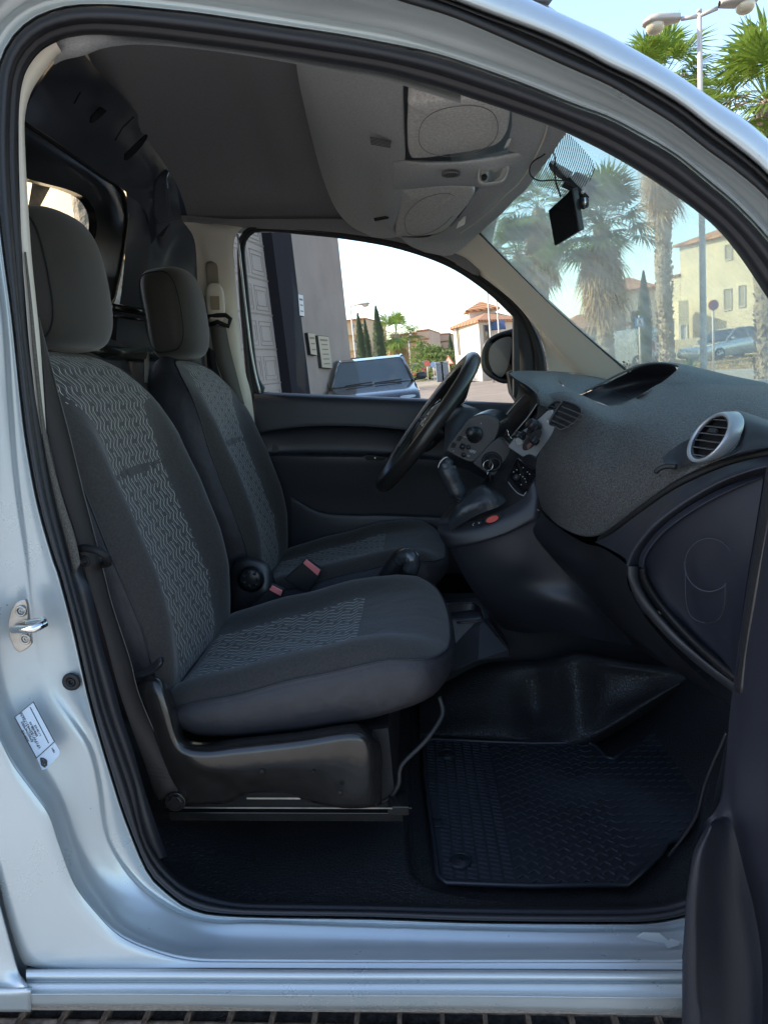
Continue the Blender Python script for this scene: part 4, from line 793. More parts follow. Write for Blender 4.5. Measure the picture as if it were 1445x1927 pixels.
G('shelf_lip_piping', [[(1030, 228, 1.225), (1022, 258, 1.325), (1007, 292, 1.435), (994, 316, 1.525), (972, 347, 1.615), (946, 370, 1.715), (924, 393, 1.815), (895, 417, 1.945), (864, 439, 2.075)], [(1033, 229, 1.225), (1025, 259, 1.325), (1010, 293, 1.435), (997, 317, 1.525), (975, 348, 1.615), (949, 371, 1.715), (927, 394, 1.815), (898, 418, 1.945), (866, 440, 2.075)]], M_CREAM, VAN, nv=1)
M_POCK = mat('pocket_cover', (.52, .50, .47), .92, noise=(240, .22), bump=(500, .6, .0010))
def pocket(nm, outl, Yf, oval, cover_d):
    q = cr([P(*p) for p in outl], 6, True); c = q.mean(0)
    nr_ = np.cross(q[0] - c, q[len(q) // 4] - c); nr_ /= np.linalg.norm(nr_)
    if nr_[2] > 0: nr_ = -nr_
    A = [c + (q - c) * .0 + nr_ * .0, c + (q - c) * .5, c + (q - c) * .93, c + (q - c) * .98 - nr_ * .002, q - nr_ * .006, c + (q - c) * 1.0 - nr_ * cover_d]
    o = mk(nm, *gridmesh(np.array(A), closed_u=True)[:2], M_POCK, VAN)
    ov = cr([P(*p) for p in oval], 6, True); ov = [p + nr_ * .004 for p in ov]
    b = MB(); b.tube(list(ov) + [ov[0]], .0006, 5, cap=False); b.build('speaker_ring', mat('ring_dark', (.16, .155, .15), .8), o)
    return o, nr_
pocket('pocket_cover', [(768, 205, 1.22), (775, 196, 1.19), (860, 187, 1.17), (930, 188, 1.17), (955, 200, 1.19), (958, 225, 1.25), (950, 258, 1.33), (925, 278, 1.38), (860, 291, 1.43), (790, 300, 1.46), (770, 294, 1.45), (766, 250, 1.33)], 0,
    [(788, 252, 1.325), (795, 225, 1.26), (820, 205, 1.215), (860, 195, 1.19), (900, 195, 1.19), (928, 208, 1.22), (937, 235, 1.28), (928, 262, 1.345), (900, 281, 1.395), (850, 290, 1.425), (812, 285, 1.41), (793, 272, 1.375)], .05)
pocket('pocket_cover', [(752, 360, 1.74), (762, 354, 1.72), (820, 350, 1.69), (875, 350, 1.68), (892, 358, 1.69), (886, 378, 1.76), (860, 410, 1.89), (835, 436, 2.0), (800, 445, 2.05), (752, 446, 2.07), (744, 440, 2.05), (746, 400, 1.90)], 0,
    [(762, 420, 1.97), (764, 402, 1.90), (785, 378, 1.80), (815, 364, 1.745), (845, 361, 1.73), (860, 372, 1.765), (858, 392, 1.84), (840, 415, 1.92), (815, 432, 1.99), (785, 440, 2.02), (768, 436, 2.02)], .05)
b = MB()
for k in range(6): b.tube([P(696 + k * .3, 258 + k * 2.6, 1.44), P(736 - k * .3, 266 + k * 2.4, 1.44)], .0009, 5)
b.build('shelf_grip', mat('grip_grey', (.06, .06, .06), .7), VAN)
b = MB(); b.prism([P(*p, 1.93) for p in [(703, 410), (733, 405), (731, 411), (705, 416)]], (0, .004, 0)); b.build('shelf_grip', M_BLK, VAN, smooth=False)
b = MB(); cc = P(848, 327, 1.495)
pl = [cc + np.array([.018 * math.cos(a), 0, 0]) + np.array([0, .0 + .02 * math.sin(a) * .9, .0]) for a in np.linspace(0, 2 * math.pi, 25)[:-1]]
b.prism(pl, (0, 0, -.003)); mic = b.build('speaker_grille', mat('grille_grey', (.12, .115, .11), .6), VAN, smooth=False)
b = MB()
for i in range(-3, 4):
    for j in range(-2, 3):
        if (i / 3.6) ** 2 + (j / 2.7) ** 2 < 1: b.disc(cc + np.array([i * .0038, j * .0050, -.0030]), (0, 0, -1), .0010, .0006, 8)
b.build('grille_hole', M_BLK, mic)
M_LAMP = mat('lamp_lens', (.42, .42, .40), .3, noise=(60, .1))
q = [P(*p, 1.5) for p in [(898, 340), (900, 320), (912, 312), (945, 311), (956, 318), (950, 338), (938, 347), (908, 350)]]; q = list(cr(q, 4, True)); c = np.mean(q, 0); tn = np.array([.04, -.50, -.85]); 
b = MB(); b.add(*gridmesh(np.array([[c + (p - c) * s_ + np.array([0, -.012 + dz, 0]) for p in q] for s_, dz in ((1.0, .01), (1.0, -.004), (.9, -.006), (.84, -.003), (.80, .004))]), closed_u=True)[:2]); lamp = b.build('cabin_lamp', M_SHELF, VAN)
b = MB(); b.prism([c + (p - c) * .82 + np.array([0, -.010, 0]) for p in q], (0, .003, 0)); b.build('lamp_lens', M_LAMP, lamp, smooth=False)
b = MB(); b.prism([P(*p, 1.482) for p in [(906, 337), (918, 320), (930, 326), (946, 316), (940, 332), (925, 342), (910, 345)]], (0, .001, 0)); b.build('lamp_foil', M_CHR, lamp, smooth=False)
b = MB(); b.disc(P(911, 333, 1.48), (0, -1, 0), .0055, .002, 16); b.build('lamp_bulb', M_BLK, lamp)
for (a, c_, e, f_, Y) in (((955, 262), (963, 258), (958, 272), (948, 278), 1.36), ((862, 418), (878, 402), (874, 422), (858, 430), 1.92)):
    b = MB(); b.prism([P(*p, Y) for p in (a, c_, e, f_)], (0, .01, 0)); b.build('pocket_hinge', M_POCK, VAN, smooth=False, bevel=.002)

# ================================================================== DASHBOARD
dash = G('dashboard', [
 [(1032, 742, 1.72), (1062, 737, 1.70), (1096, 744, 1.70), (1145, 764, 1.66), (1195, 748, 1.62), (1240, 722, 1.60), (1280, 712, 1.62), (1330, 718, 1.62), (1400, 720, 1.62), (1520, 722, 1.60)],
 [(1036, 748, 1.68), (1070, 748, 1.64), (1104, 757, 1.60), (1150, 772, 1.56), (1205, 765, 1.50), (1260, 748, 1.48), (1310, 738, 1.48), (1370, 734, 1.46), (1430, 734, 1.44), (1530, 736, 1.42)],
 [(1046, 772, 1.64), (1084, 776, 1.56), (1120, 786, 1.50), (1165, 796, 1.45), (1215, 794, 1.40), (1270, 785, 1.37), (1320, 775, 1.35), (1380, 766, 1.33), (1440, 764, 1.30), (1540, 768, 1.28)],
 [(1040, 812, 1.62), (1075, 822, 1.52), (1115, 832, 1.45), (1165, 840, 1.39), (1215, 838, 1.33), (1270, 830, 1.28), (1320, 820, 1.26), (1380, 808, 1.24), (1440, 800, 1.20), (1540, 800, 1.17)],
 [(1012, 858, 1.60), (1055, 868, 1.49), (1105, 882, 1.41), (1160, 888, 1.35), (1215, 880, 1.29), (1270, 862, 1.24), (1320, 848, 1.21), (1380, 832, 1.18), (1440, 824, 1.15), (1540, 822, 1.12)],
 [(1008, 905, 1.60), (1048, 925, 1.49), (1100, 940, 1.41), (1155, 932, 1.34), (1210, 912, 1.28), (1268, 886, 1.22), (1322, 864, 1.18), (1380, 846, 1.15), (1440, 834, 1.12), (1540, 832, 1.09)],
 [(1014, 942, 1.60), (1050, 975, 1.50), (1100, 990, 1.42), (1150, 975, 1.35), (1205, 942, 1.28), (1268, 900, 1.21), (1322, 874, 1.17), (1380, 853, 1.14), (1440, 840, 1.11), (1540, 838, 1.08)],
 [(1022, 962, 1.61), (1052, 990, 1.51), (1096, 1009, 1.43), (1140, 1002, 1.365), (1196, 958, 1.29), (1264, 910, 1.22), (1322, 881, 1.18), (1380, 859, 1.15), (1440, 845, 1.12), (1540, 842, 1.09)],
 [(1030, 958, 1.68), (1056, 982, 1.58), (1096, 1000, 1.50), (1140, 994, 1.43), (1196, 956, 1.36), (1264, 908, 1.28), (1322, 880, 1.24), (1380, 858, 1.20), (1440, 844, 1.17), (1540, 842, 1.14)],
], M_PAD, VAN, nu=6, nv=6)
# open bin with its hood on top of the dash
G('bin_hood', [
 [(1148, 766, 1.655), (1190, 750, 1.62), (1225, 732, 1.60), (1255, 712, 1.60), (1273, 696, 1.62), (1276, 690, 1.66), (1268, 686, 1.70), (1240, 683, 1.76), (1205, 688, 1.84), (1165, 706, 1.90), (1130, 724, 1.94), (1092, 741, 1.96)],
 [(1150, 768, 1.65), (1195, 756, 1.61), (1232, 738, 1.585), (1262, 718, 1.585), (1284, 700, 1.61), (1288, 692, 1.65), (1276, 685, 1.70), (1244, 681, 1.77), (1204, 685, 1.85), (1162, 703, 1.91), (1126, 722, 1.95), (1088, 740, 1.97)],
 [(1180, 772, 1.60), (1225, 764, 1.56), (1270, 750, 1.54), (1310, 735, 1.545), (1340, 716, 1.58), (1345, 704, 1.63), (1320, 694, 1.70), (1272, 684, 1.80), (1210, 685, 1.90), (1165, 702, 1.96), (1130, 720, 2.0), (1095, 738, 2.02)],
 [(1230, 776, 1.56), (1290, 764, 1.52), (1350, 752, 1.50), (1400, 742, 1.50), (1430, 730, 1.53), (1440, 720, 1.58), (1410, 715, 1.66), (1340, 700, 1.78), (1250, 690, 1.92), (1170, 702, 2.02), (1130, 721, 2.06), (1100, 738, 2.08)]], M_PADT, dash, nu=5, nv=5)
G('bin_inside', [
 [(1092, 744, 1.96), (1130, 727, 1.94), (1165, 709, 1.90), (1205, 691, 1.84), (1240, 686, 1.76), (1266, 689, 1.70), (1273, 695, 1.66)],
 [(1112, 752, 1.93), (1150, 742, 1.92), (1180, 730, 1.92), (1210, 722, 1.9), (1240, 716, 1.86), (1262, 708, 1.8), (1270, 702, 1.74)],
 [(1140, 762, 1.85), (1172, 756, 1.80), (1200, 750, 1.76), (1225, 742, 1.74), (1244, 730, 1.74), (1260, 715, 1.7), (1268, 706, 1.68)],
 [(1148, 767, 1.655), (1190, 751, 1.62), (1225, 733, 1.60), (1255, 713, 1.60), (1268, 702, 1.61), (1272, 698, 1.62), (1274, 696, 1.63)]], M_PLASB, dash, nu=5, nv=4)
b = MB(); b.tube([P(1148, 731, 1.915), P(1165, 742, 1.87), P(1190, 752, 1.76)], .0009, 5); b.build('bin_seam', M_BLK, dash)
# the dash top reaching forward under the windscreen
_r0 = [(.62, 2.32, -.05), (.62, 2.15, -.06), (.64, 1.95, -.09)] + [tuple(P(*p) + np.array([0, 0, -.004])) for p in [(1195, 748, 1.62), (1240, 722, 1.60), (1280, 712, 1.62), (1330, 718, 1.62), (1400, 720, 1.62), (1520, 722, 1.60)]]
G('dash_top', [_r0, [(max(x + .10, .72), y + .02, z - .022) for x, y, z in _r0], [(max(x + .2, .82), y + .04, z - .10) for x, y, z in _r0]], M_PADT, dash, pts3=True)
# instrument hood (visor) in front of the wheel
G('instrument_hood', [
 [(1096, 742, 1.82), (1076, 742, 1.80), (1056, 750, 1.79), (1030, 765, 1.80), (1012, 776, 1.81)],
 [(1080, 736, 1.88), (1060, 735, 1.85), (1040, 738, 1.82), (1022, 748, 1.80), (1012, 765, 1.80)],
 [(1062, 728, 1.95), (1044, 725, 1.90), (1026, 724, 1.85), (1014, 732, 1.81), (1011, 745, 1.80)],
 [(1050, 716, 2.02), (1030, 712, 1.96), (1010, 712, 1.90), (1000, 718, 1.85), (995, 728, 1.82)],
 [(1060, 706, 2.1), (1030, 703, 2.05), (1000, 703, 1.98), (980, 708, 1.92), (972, 714, 1.88)],
 [(1080, 702, 2.18), (1040, 699, 2.14), (1000, 698, 2.06), (972, 699, 2.00), (958, 703, 1.96)],
 [(1110, 706, 2.2), (1060, 700, 2.18), (1010, 698, 2.12), (975, 698, 2.06), (960, 704, 2.02)]], M_PADT, dash, nu=5, nv=5)
G('hood_top', [
 [(1150, 722, 2.0), (1120, 730, 1.97), (1096, 741, 1.94), (1075, 742, 1.90)],
 [(1160, 722, 2.08), (1128, 722, 2.05), (1096, 726, 2.0), (1062, 728, 1.955)],
 [(1168, 724, 2.16), (1134, 716, 2.13), (1098, 712, 2.08), (1054, 715, 2.02)],
 [(1172, 728, 2.25), (1140, 714, 2.22), (1100, 706, 2.19), (1060, 703, 2.12)],
 [(1180, 735, 2.3), (1150, 722, 2.28), (1110, 712, 2.26), (1070, 706, 2.22)]], M_PADT, dash, nu=5, nv=5)
b = MB(); b.tube(cr([P(*p) for p in [(960, 706, 1.95), (975, 717, 1.89), (995, 731, 1.83), (1009, 745, 1.80), (1013, 765, 1.795)]], 5), .0035, 7); b.build('hood_lip', M_RUB2, dash)
G('cluster_recess', [[(966, 712, 2.02), (985, 730, 1.93), (1004, 745, 1.87), (1012, 758, 1.84)], [(975, 735, 2.1), (985, 745, 2.02), (992, 760, 1.95), (1000, 780, 1.88)], [(960, 770, 2.1), (965, 785, 2.03), (970, 800, 1.97), (980, 812, 1.9)], [(940, 797, 2.05), (945, 812, 1.99), (952, 825, 1.94), (960, 838, 1.88)]], M_BLK, dash, nu=4, nv=4)
b = MB(); b.prism([P(*p) for p in [(986, 742, 1.99), (1003, 748, 1.92), (1011, 758, 1.90), (1010, 776, 1.88), (985, 806, 1.90), (960, 832, 1.92), (946, 822, 1.96), (940, 799, 2.0), (955, 775, 2.0)]], (0, .01, 0)); b.build('instrument_lens', mat('lens_dark', (.006, .006, .009), .6, spec=.15), dash, smooth=False)
b = MB(); b.tube(cr([P(*p) for p in [(986, 742, 1.97), (965, 765, 1.97), (948, 786, 1.97), (940, 798, 1.97)]], 4), .0014, 6); b.build('cluster_rim', M_SILP, dash); b = MB(); b.tube(cr([P(*p) for p in [(1013, 755, 1.84), (995, 782, 1.85), (975, 806, 1.86), (958, 826, 1.87)]], 4), .0015, 6)
b.build('cluster_rim', M_SILP, dash)
b = MB(); b.tube(cr([P(*p) for p in [(936, 812, 1.86), (946, 806, 1.86), (954, 810, 1.86), (957, 820, 1.86), (962, 826, 1.86)]], 5), .0015, 6); b.build('cluster_trim', M_CHR, dash)
G('cluster_side', [[(1014, 762, 1.79), (1006, 790, 1.79), (985, 815, 1.80), (964, 832, 1.82)], [(1030, 768, 1.76), (1016, 790, 1.76), (996, 812, 1.77), (972, 830, 1.79)]], M_PLAS, dash, solid=.02)
# centre panel in silver plastic
cpo = [(955, 841), (969, 820), (1008, 792), (1030, 772), (1038, 771), (1041, 780), (1030, 790), (1034, 798), (1054, 810), (1026, 836), (1012, 855), (1001, 872)]
def cpY(x, y): return I(x * .7 + y * -.3, [400, 500], [1.72, 1.62])
b = MB(); b.prism([P(x, y, cpY(x, y)) for x, y in cpo], (.03, .02, -.01)); cpn = b.build('centre_panel', M_SILP, dash and VAN, smooth=False, bevel=.002)
b = MB(); b.tube(cr([P(x, y, cpY(x, y) - .003) for x, y in [(1053, 811), (1026, 837), (1012, 856), (1002, 872)]], 4), .0016, 6); b.build('panel_edge', M_CHR, cpn)
def ell(px, py, Y, a, b_, ang, n=32):
    out = []
    for k in range(n):
        t = 2 * math.pi * k / n; x = a * math.cos(t); y = b_ * math.sin(t); c, s_ = math.cos(ang), math.sin(ang)
        out.append(P(px + x * c - y * s_, py + x * s_ + y * c, Y))
    return out
for (x, y, Y, a, b_, an) in ((1009, 800, 1.655, 26, 9, -.85), (1001, 828, 1.63, 25, 10, -.85), (980, 822, 1.665, 12, 8, -.9)):
    b = MB(); b.prism(ell(x, y, Y, a, b_, an), (0, .004, 0)); b.build('knob_recess', M_BLK, cpn, smooth=False)
for (x, y, Y, r, h) in ((1002, 800, 1.64, .0135, .026), (975, 820, 1.65, .0095, .018), (1004, 828, 1.615, .0095, .016)):
    b = MB(); ax_ = np.array([-.75, -.45, .5]); c = P(x, y, Y); b.tube([c - ax_ * h * .6, c - ax_ * h * .1, c + ax_ * h * .4, c + ax_ * h * .5], [r, r, r * .9, r * .78], 24); b.torus(c - ax_ * h * .1, ax_, r * 1.04, .0012, 28, 6); b.build('climate_knob', M_PLASS, cpn)
b = MB(); b.prism([P(*p, 1.63) for p in [(969, 826), (974, 823), (984, 829), (983, 836), (976, 840), (970, 836)]], (0, .006, 0)); b.build('hazard_button', mat('button_grey', (.16, .16, .16), .35, .5), cpn, smooth=False, bevel=.001)
b = MB(); b.prism([P(*p, 1.605) for p in [(990, 838), (997, 833), (1001, 836), (993, 846)]], (0, .002, 0)); b.build('knob_mark', mat('dull_red', (.10, .03, .02), .5), cpn, smooth=False)
# vents
M_SLAT = mat('slat_grey', (.09, .09, .095), .35)  # lighter grey puts the slats' highlights into their colour
def vent(nm, outl, slats, parent, Y, rimM=M_PLASS, dep=.02, rim=.0025, smooth=5):
    q = list(cr([P(*p, Y) if len(p) == 2 else P(*p) for p in outl], smooth, True))
    b = MB(); b.prism([p + np.array([0.004, .010, 0]) for p in q], (0, .003, 0)); o = b.build(nm, M_BLK, parent, smooth=False)
    b = MB(); b.tube(q + [q[0]], rim, 8, cap=False); b.build('vent_rim', rimM, o)
    for s_ in slats:
        a = P(*s_[0]); c = P(*s_[1]); b = MB(); b.prism([a, c, c + np.array([.012, .004, -.004]), a + np.array([.012, .004, -.004])], (0, .0008, -.0018)); b.build('vent_slat', M_SLAT, o, smooth=False)
    return o
vent('air_vent', [(1042, 778, 1.54), (1056, 758, 1.54), (1068, 757, 1.53), (1088, 765, 1.515), (1094, 775, 1.51), (1085, 790, 1.515), (1058, 808, 1.525), (1044, 802, 1.53), (1034, 796, 1.54)],
    [((1056, 764, 1.53), (1090, 778, 1.505)), ((1049, 772, 1.53), (1085, 787, 1.505)), ((1043, 781, 1.53), (1074, 795, 1.51)), ((1037, 790, 1.53), (1064, 802, 1.515))], VAN, 1.6)
vent('air_vent', [(1026, 772, 1.66), (1034, 763, 1.66), (1046, 757, 1.65), (1054, 757, 1.64), (1048, 766, 1.64), (1038, 773, 1.65)], [((1034, 763, 1.65), (1048, 766, 1.64)), ((1028, 768, 1.655), (1044, 771, 1.64))], VAN, 1.65)
# round vent at the near end
c0_ = P(1334, 823, 1.13); axv = np.array([-.85, -.15, .50]); axv /= np.linalg.norm(axv)
u_ = np.cross(axv, (0, 0, 1.)); u_ /= np.linalg.norm(u_); v_ = np.cross(axv, u_)
rim_r = .0445
aex = np.array([-.94, -.33, .02])
def circ(r, h, n=48): return [c0_ + aex * h + (math.cos(t) * u_ + math.sin(t) * v_) * r for t in np.linspace(0, 2 * math.pi, n + 1)[:-1]]
A = [circ(rim_r * .84, -.004), circ(rim_r * .86, .002), circ(rim_r * .93, .005), circ(rim_r * .98, .002), circ(rim_r * 1.01, -.004), circ(rim_r * 1.02, -.020), circ(rim_r * .96, -.024)]
rv = mk('round_vent', *gridmesh(np.array(A), closed_u=True)[:2], M_SILP, VAN)
b = MB(); b.prism(circ(rim_r * .85, -.014), -aex * .003); b.build('vent_back', M_BLK, rv, smooth=False)
b = MB(); b.add(*gridmesh(np.array([circ(rim_r * .85, -.018), circ(rim_r * .85, .0005), circ(rim_r * .80, .0005), circ(rim_r * .79, -.003)]), closed_u=True)[:2]); b.build('vent_ring', M_PLASS, rv)
for k in range(-2, 4):
    zz = (k - .5) * .0125; hw = math.sqrt(max(0, (rim_r * .80) ** 2 - zz * zz))
    b = MB(); a = c0_ + v_ * -zz - u_ * hw; c = c0_ + v_ * -zz + u_ * hw; b.prism([a, c, c - aex * .010, a - aex * .010], v_ * .0014); b.build('vent_slat', M_SLAT, rv, smooth=False)
b = MB(); b.box(c0_ - v_ * .011, (.006, .020, .007), np.stack([axv, u_, v_], 1)); b.build('vent_tab', M_PLASB, rv, smooth=False, bevel=.001)
G('vent_housing', [
 [(1378, 775, 1.20), (1372, 780, 1.17), (1384, 790, 1.14), (1393, 805, 1.12), (1392, 825, 1.11), (1380, 845, 1.10), (1360, 858, 1.10), (1340, 866, 1.11)],
 [(1386, 772, 1.21), (1388, 775, 1.17), (1396, 788, 1.13), (1402, 806, 1.11), (1398, 828, 1.10), (1386, 848, 1.095), (1366, 860, 1.095), (1345, 868, 1.105)],
 [(1402, 776, 1.22), (1410, 780, 1.17), (1416, 792, 1.13), (1420, 808, 1.11), (1415, 826, 1.10), (1402, 842, 1.09), (1385, 854, 1.09), (1365, 862, 1.10)],
 [(1470, 800, 1.22), (1475, 805, 1.16), (1480, 812, 1.12), (1480, 822, 1.10), (1475, 830, 1.09), (1465, 836, 1.085), (1445, 842, 1.085), (1420, 850, 1.09)]], M_PLAS, dash, nu=4, nv=4)
G('vent_shadow_cup', [[(1246, 862, 1.225), (1258, 850, 1.235), (1275, 838, 1.24), (1292, 828, 1.235), (1304, 824, 1.215)], [(1250, 872, 1.215), (1262, 866, 1.22), (1278, 860, 1.215), (1292, 856, 1.205), (1302, 855, 1.19)], [(1256, 878, 1.205), (1268, 878, 1.20), (1280, 877, 1.195), (1292, 874, 1.18), (1302, 870, 1.165)]], M_PLASB, dash, nu=4, nv=4)  # dark plastic piece puts the shade beside the round vent into colour
b = MB(); b.tube(cr([P(*p) for p in [(1232, 890, 1.205), (1240, 882, 1.20), (1254, 877, 1.195), (1272, 878, 1.185)]], 5), [.003] + [.0045] * 9 + [.005] * 6, 8); b.build('dash_crease', M_RUB2, dash)
b = MB(); b.tube(cr([P(*p) for p in [(1128, 1016, 1.37), (1190, 970, 1.28), (1262, 918, 1.21), (1322, 888, 1.17), (1380, 866, 1.135), (1445, 852, 1.10), (1520, 845, 1.08)]], 5), .006, 8); b.build('dash_groove', M_BLK, dash)
# lower near end of the dash
G('dash_lower_band', [
 [(1118, 1020, 1.36), (1150, 1005, 1.30), (1200, 968, 1.24), (1262, 925, 1.19), (1322, 895, 1.15), (1380, 873, 1.12), (1445, 858, 1.09), (1530, 850, 1.07)],
 [(1150, 1035, 1.29), (1175, 1012, 1.25), (1215, 980, 1.20), (1265, 942, 1.16), (1325, 908, 1.13), (1382, 884, 1.10), (1447, 868, 1.07), (1530, 860, 1.05)],
 [(1176, 1052, 1.22), (1186, 1030, 1.205), (1220, 988, 1.175), (1270, 950, 1.145), (1330, 914, 1.115), (1384, 890, 1.09), (1448, 874, 1.06), (1530, 866, 1.04)],
 [(1180, 1066, 1.20), (1192, 1038, 1.19), (1228, 994, 1.165), (1276, 956, 1.14), (1336, 919, 1.11), (1388, 895, 1.085), (1450, 879, 1.06), (1530, 870, 1.04)],
 [(1203, 1062, 1.21), (1215, 1030, 1.20), (1245, 995, 1.18), (1288, 962, 1.155), (1342, 928, 1.13), (1392, 904, 1.105), (1452, 890, 1.08), (1530, 880, 1.06)]], mat('dash_lower', (.020, .022, .030), .5, bump=(500, .6, .0008)), VAN, nu=5, nv=5)
GV0 = [(1200, 1068), (1207, 1042), (1235, 1003), (1280, 966), (1335, 935), (1385, 912), (1440, 893)]
gl = G('glovebox_lid', [
 [(1200, 1066, 1.20), (1207, 1038, 1.19), (1238, 998, 1.17), (1282, 962, 1.145), (1335, 930, 1.12), (1388, 906, 1.10), (1440, 888, 1.085)],
 [(1209, 1068, 1.19), (1216, 1042, 1.18), (1246, 1004, 1.16), (1290, 970, 1.135), (1340, 940, 1.11), (1390, 916, 1.09), (1437, 897, 1.075)],
 [(1214, 1070, 1.195), (1222, 1046, 1.185), (1252, 1010, 1.165), (1294, 976, 1.14), (1343, 946, 1.115), (1392, 922, 1.095), (1435, 903, 1.08)],
 [(1224, 1095, 1.205), (1240, 1085, 1.20), (1268, 1070, 1.18), (1305, 1055, 1.15), (1345, 1040, 1.12), (1385, 1025, 1.09), (1418, 1010, 1.07)],
 [(1255, 1145, 1.20), (1268, 1140, 1.195), (1292, 1132, 1.175), (1320, 1125, 1.145), (1350, 1120, 1.115), (1378, 1115, 1.09), (1402, 1110, 1.065)],
 [(1310, 1215, 1.16), (1316, 1212, 1.155), (1328, 1210, 1.145), (1342, 1208, 1.13), (1358, 1206, 1.11), (1374, 1204, 1.09), (1390, 1202, 1.065)],
 [(1372, 1276, 1.08), (1373, 1276, 1.08), (1374, 1277, 1.078), (1376, 1277, 1.075), (1378, 1278, 1.07), (1380, 1279, 1.065), (1382, 1280, 1.06)]], mat('glovebox_plastic', (.010, .012, .020), .6, spec=.35, bump=(700, .3, .0004)), VAN, nu=5, nv=5)
b = MB(); pts = [p + np.array([-.003, -.003, 0]) for p in ell(1334, 1063, 1.125, 46, 50, 0, 48)]
b.tube([P(1334 + 46 * math.cos(t), 1063 + 50 * math.sin(t), 1.118 - .0005 * math.cos(t) * 46) for t in np.linspace(-.2, math.pi + .2, 30)], .0009, 5)
b.tube([P(1334 + 46 * math.cos(t), 1063 + 50 * math.sin(t), 1.118 - .0005 * math.cos(t) * 46) for t in np.linspace(math.pi + .2, 2 * math.pi - .2, 30)], .0006, 5)
b.tube(cr([P(*p) for p in [(1289, 1075, 1.143), (1290, 1130, 1.145), (1300, 1160, 1.142), (1325, 1172, 1.130), (1350, 1166, 1.105), (1362, 1140, 1.09), (1364, 1098, 1.09)]], 5), .0006, 5)
b.build('lid_outline', mat('lid_line', (.04, .045, .06), .4), gl)
G('lid_edge', [[(1200, 1072, 1.195), (1206, 1100, 1.20), (1235, 1145, 1.195), (1290, 1205, 1.16), (1340, 1250, 1.11), (1378, 1283, 1.07)], [(1209, 1072, 1.185), (1216, 1098, 1.19), (1244, 1142, 1.185), (1296, 1201, 1.15), (1344, 1246, 1.10), (1380, 1277, 1.062)]], M_BLK, gl, solid=.01)
G('dash_end_strip', [
 [(1180, 1068, 1.20), (1181, 1090, 1.20), (1200, 1135, 1.20), (1245, 1190, 1.185), (1300, 1242, 1.15), (1350, 1282, 1.11), (1400, 1318, 1.06)],
 [(1182, 1066, 1.185), (1184, 1090, 1.185), (1204, 1132, 1.185), (1248, 1186, 1.17), (1302, 1238, 1.135), (1352, 1278, 1.095), (1400, 1312, 1.05)],
 [(1198, 1066, 1.185), (1200, 1095, 1.185), (1222, 1136, 1.18), (1268, 1190, 1.16), (1318, 1238, 1.12), (1362, 1272, 1.085), (1400, 1298, 1.05)],
 [(1202, 1068, 1.20), (1204, 1094, 1.20), (1226, 1136, 1.195), (1272, 1190, 1.175), (1322, 1236, 1.135), (1364, 1270, 1.10), (1400, 1294, 1.06)]], M_PLAS, VAN, nu=5, nv=3)
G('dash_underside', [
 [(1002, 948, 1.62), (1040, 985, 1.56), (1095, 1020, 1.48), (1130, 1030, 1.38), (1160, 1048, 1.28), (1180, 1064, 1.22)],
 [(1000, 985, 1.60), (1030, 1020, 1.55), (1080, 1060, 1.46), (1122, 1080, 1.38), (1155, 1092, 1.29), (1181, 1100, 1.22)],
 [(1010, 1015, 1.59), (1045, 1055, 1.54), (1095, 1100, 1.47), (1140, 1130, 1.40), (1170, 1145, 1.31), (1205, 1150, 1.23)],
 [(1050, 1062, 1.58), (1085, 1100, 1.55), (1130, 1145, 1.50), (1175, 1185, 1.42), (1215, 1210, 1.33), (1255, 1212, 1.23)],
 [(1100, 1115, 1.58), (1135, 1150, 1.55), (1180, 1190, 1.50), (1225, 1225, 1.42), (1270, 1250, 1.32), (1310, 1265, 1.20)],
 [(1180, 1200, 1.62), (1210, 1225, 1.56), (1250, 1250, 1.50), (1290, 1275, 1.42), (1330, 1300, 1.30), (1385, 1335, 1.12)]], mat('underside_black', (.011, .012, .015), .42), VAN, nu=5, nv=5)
# ---- centre console with knee bolster
con = G('centre_console', [
 [(826, 985, 1.66), (860, 984, 1.64), (900, 978, 1.625), (950, 958, 1.615), (985, 936, 1.61), (1005, 905, 1.61), (1015, 900, 1.63)],
 [(824, 998, 1.65), (850, 1004, 1.63), (900, 996, 1.61), (950, 978, 1.60), (990, 955, 1.595), (1012, 928, 1.60), (1020, 920, 1.62)],
 [(830, 1014, 1.65), (852, 1020, 1.628), (900, 1012, 1.605), (950, 998, 1.595), (992, 975, 1.588), (1010, 962, 1.59), (1024, 955, 1.61)],
 [(842, 1030, 1.65), (856, 1028, 1.628), (900, 1020, 1.605), (950, 1004, 1.595), (995, 982, 1.588), (1012, 975, 1.59), (1026, 965, 1.61)],
 [(848, 1036, 1.655), (862, 1034, 1.633), (902, 1026, 1.61), (952, 1010, 1.60), (998, 990, 1.593), (1014, 984, 1.595), (1028, 980, 1.62)],
 [(870, 1080, 1.66), (890, 1078, 1.64), (925, 1070, 1.62), (970, 1060, 1.605), (1010, 1040, 1.60), (1040, 1035, 1.60), (1060, 1045, 1.62)],
 [(895, 1120, 1.68), (915, 1120, 1.66), (950, 1112, 1.64), (990, 1096, 1.62), (1040, 1095, 1.605), (1080, 1095, 1.60), (1110, 1100, 1.62)],
 [(925, 1160, 1.72), (945, 1162, 1.70), (975, 1158, 1.67), (1010, 1140, 1.62), (1060, 1140, 1.59), (1110, 1150, 1.59), (1150, 1160, 1.62)],
 [(950, 1185, 1.75), (970, 1188, 1.73), (1000, 1192, 1.70), (1030, 1190, 1.67), (1080, 1195, 1.64), (1130, 1205, 1.63), (1190, 1215, 1.66)]], M_PLASB, VAN, nu=6, nv=5)
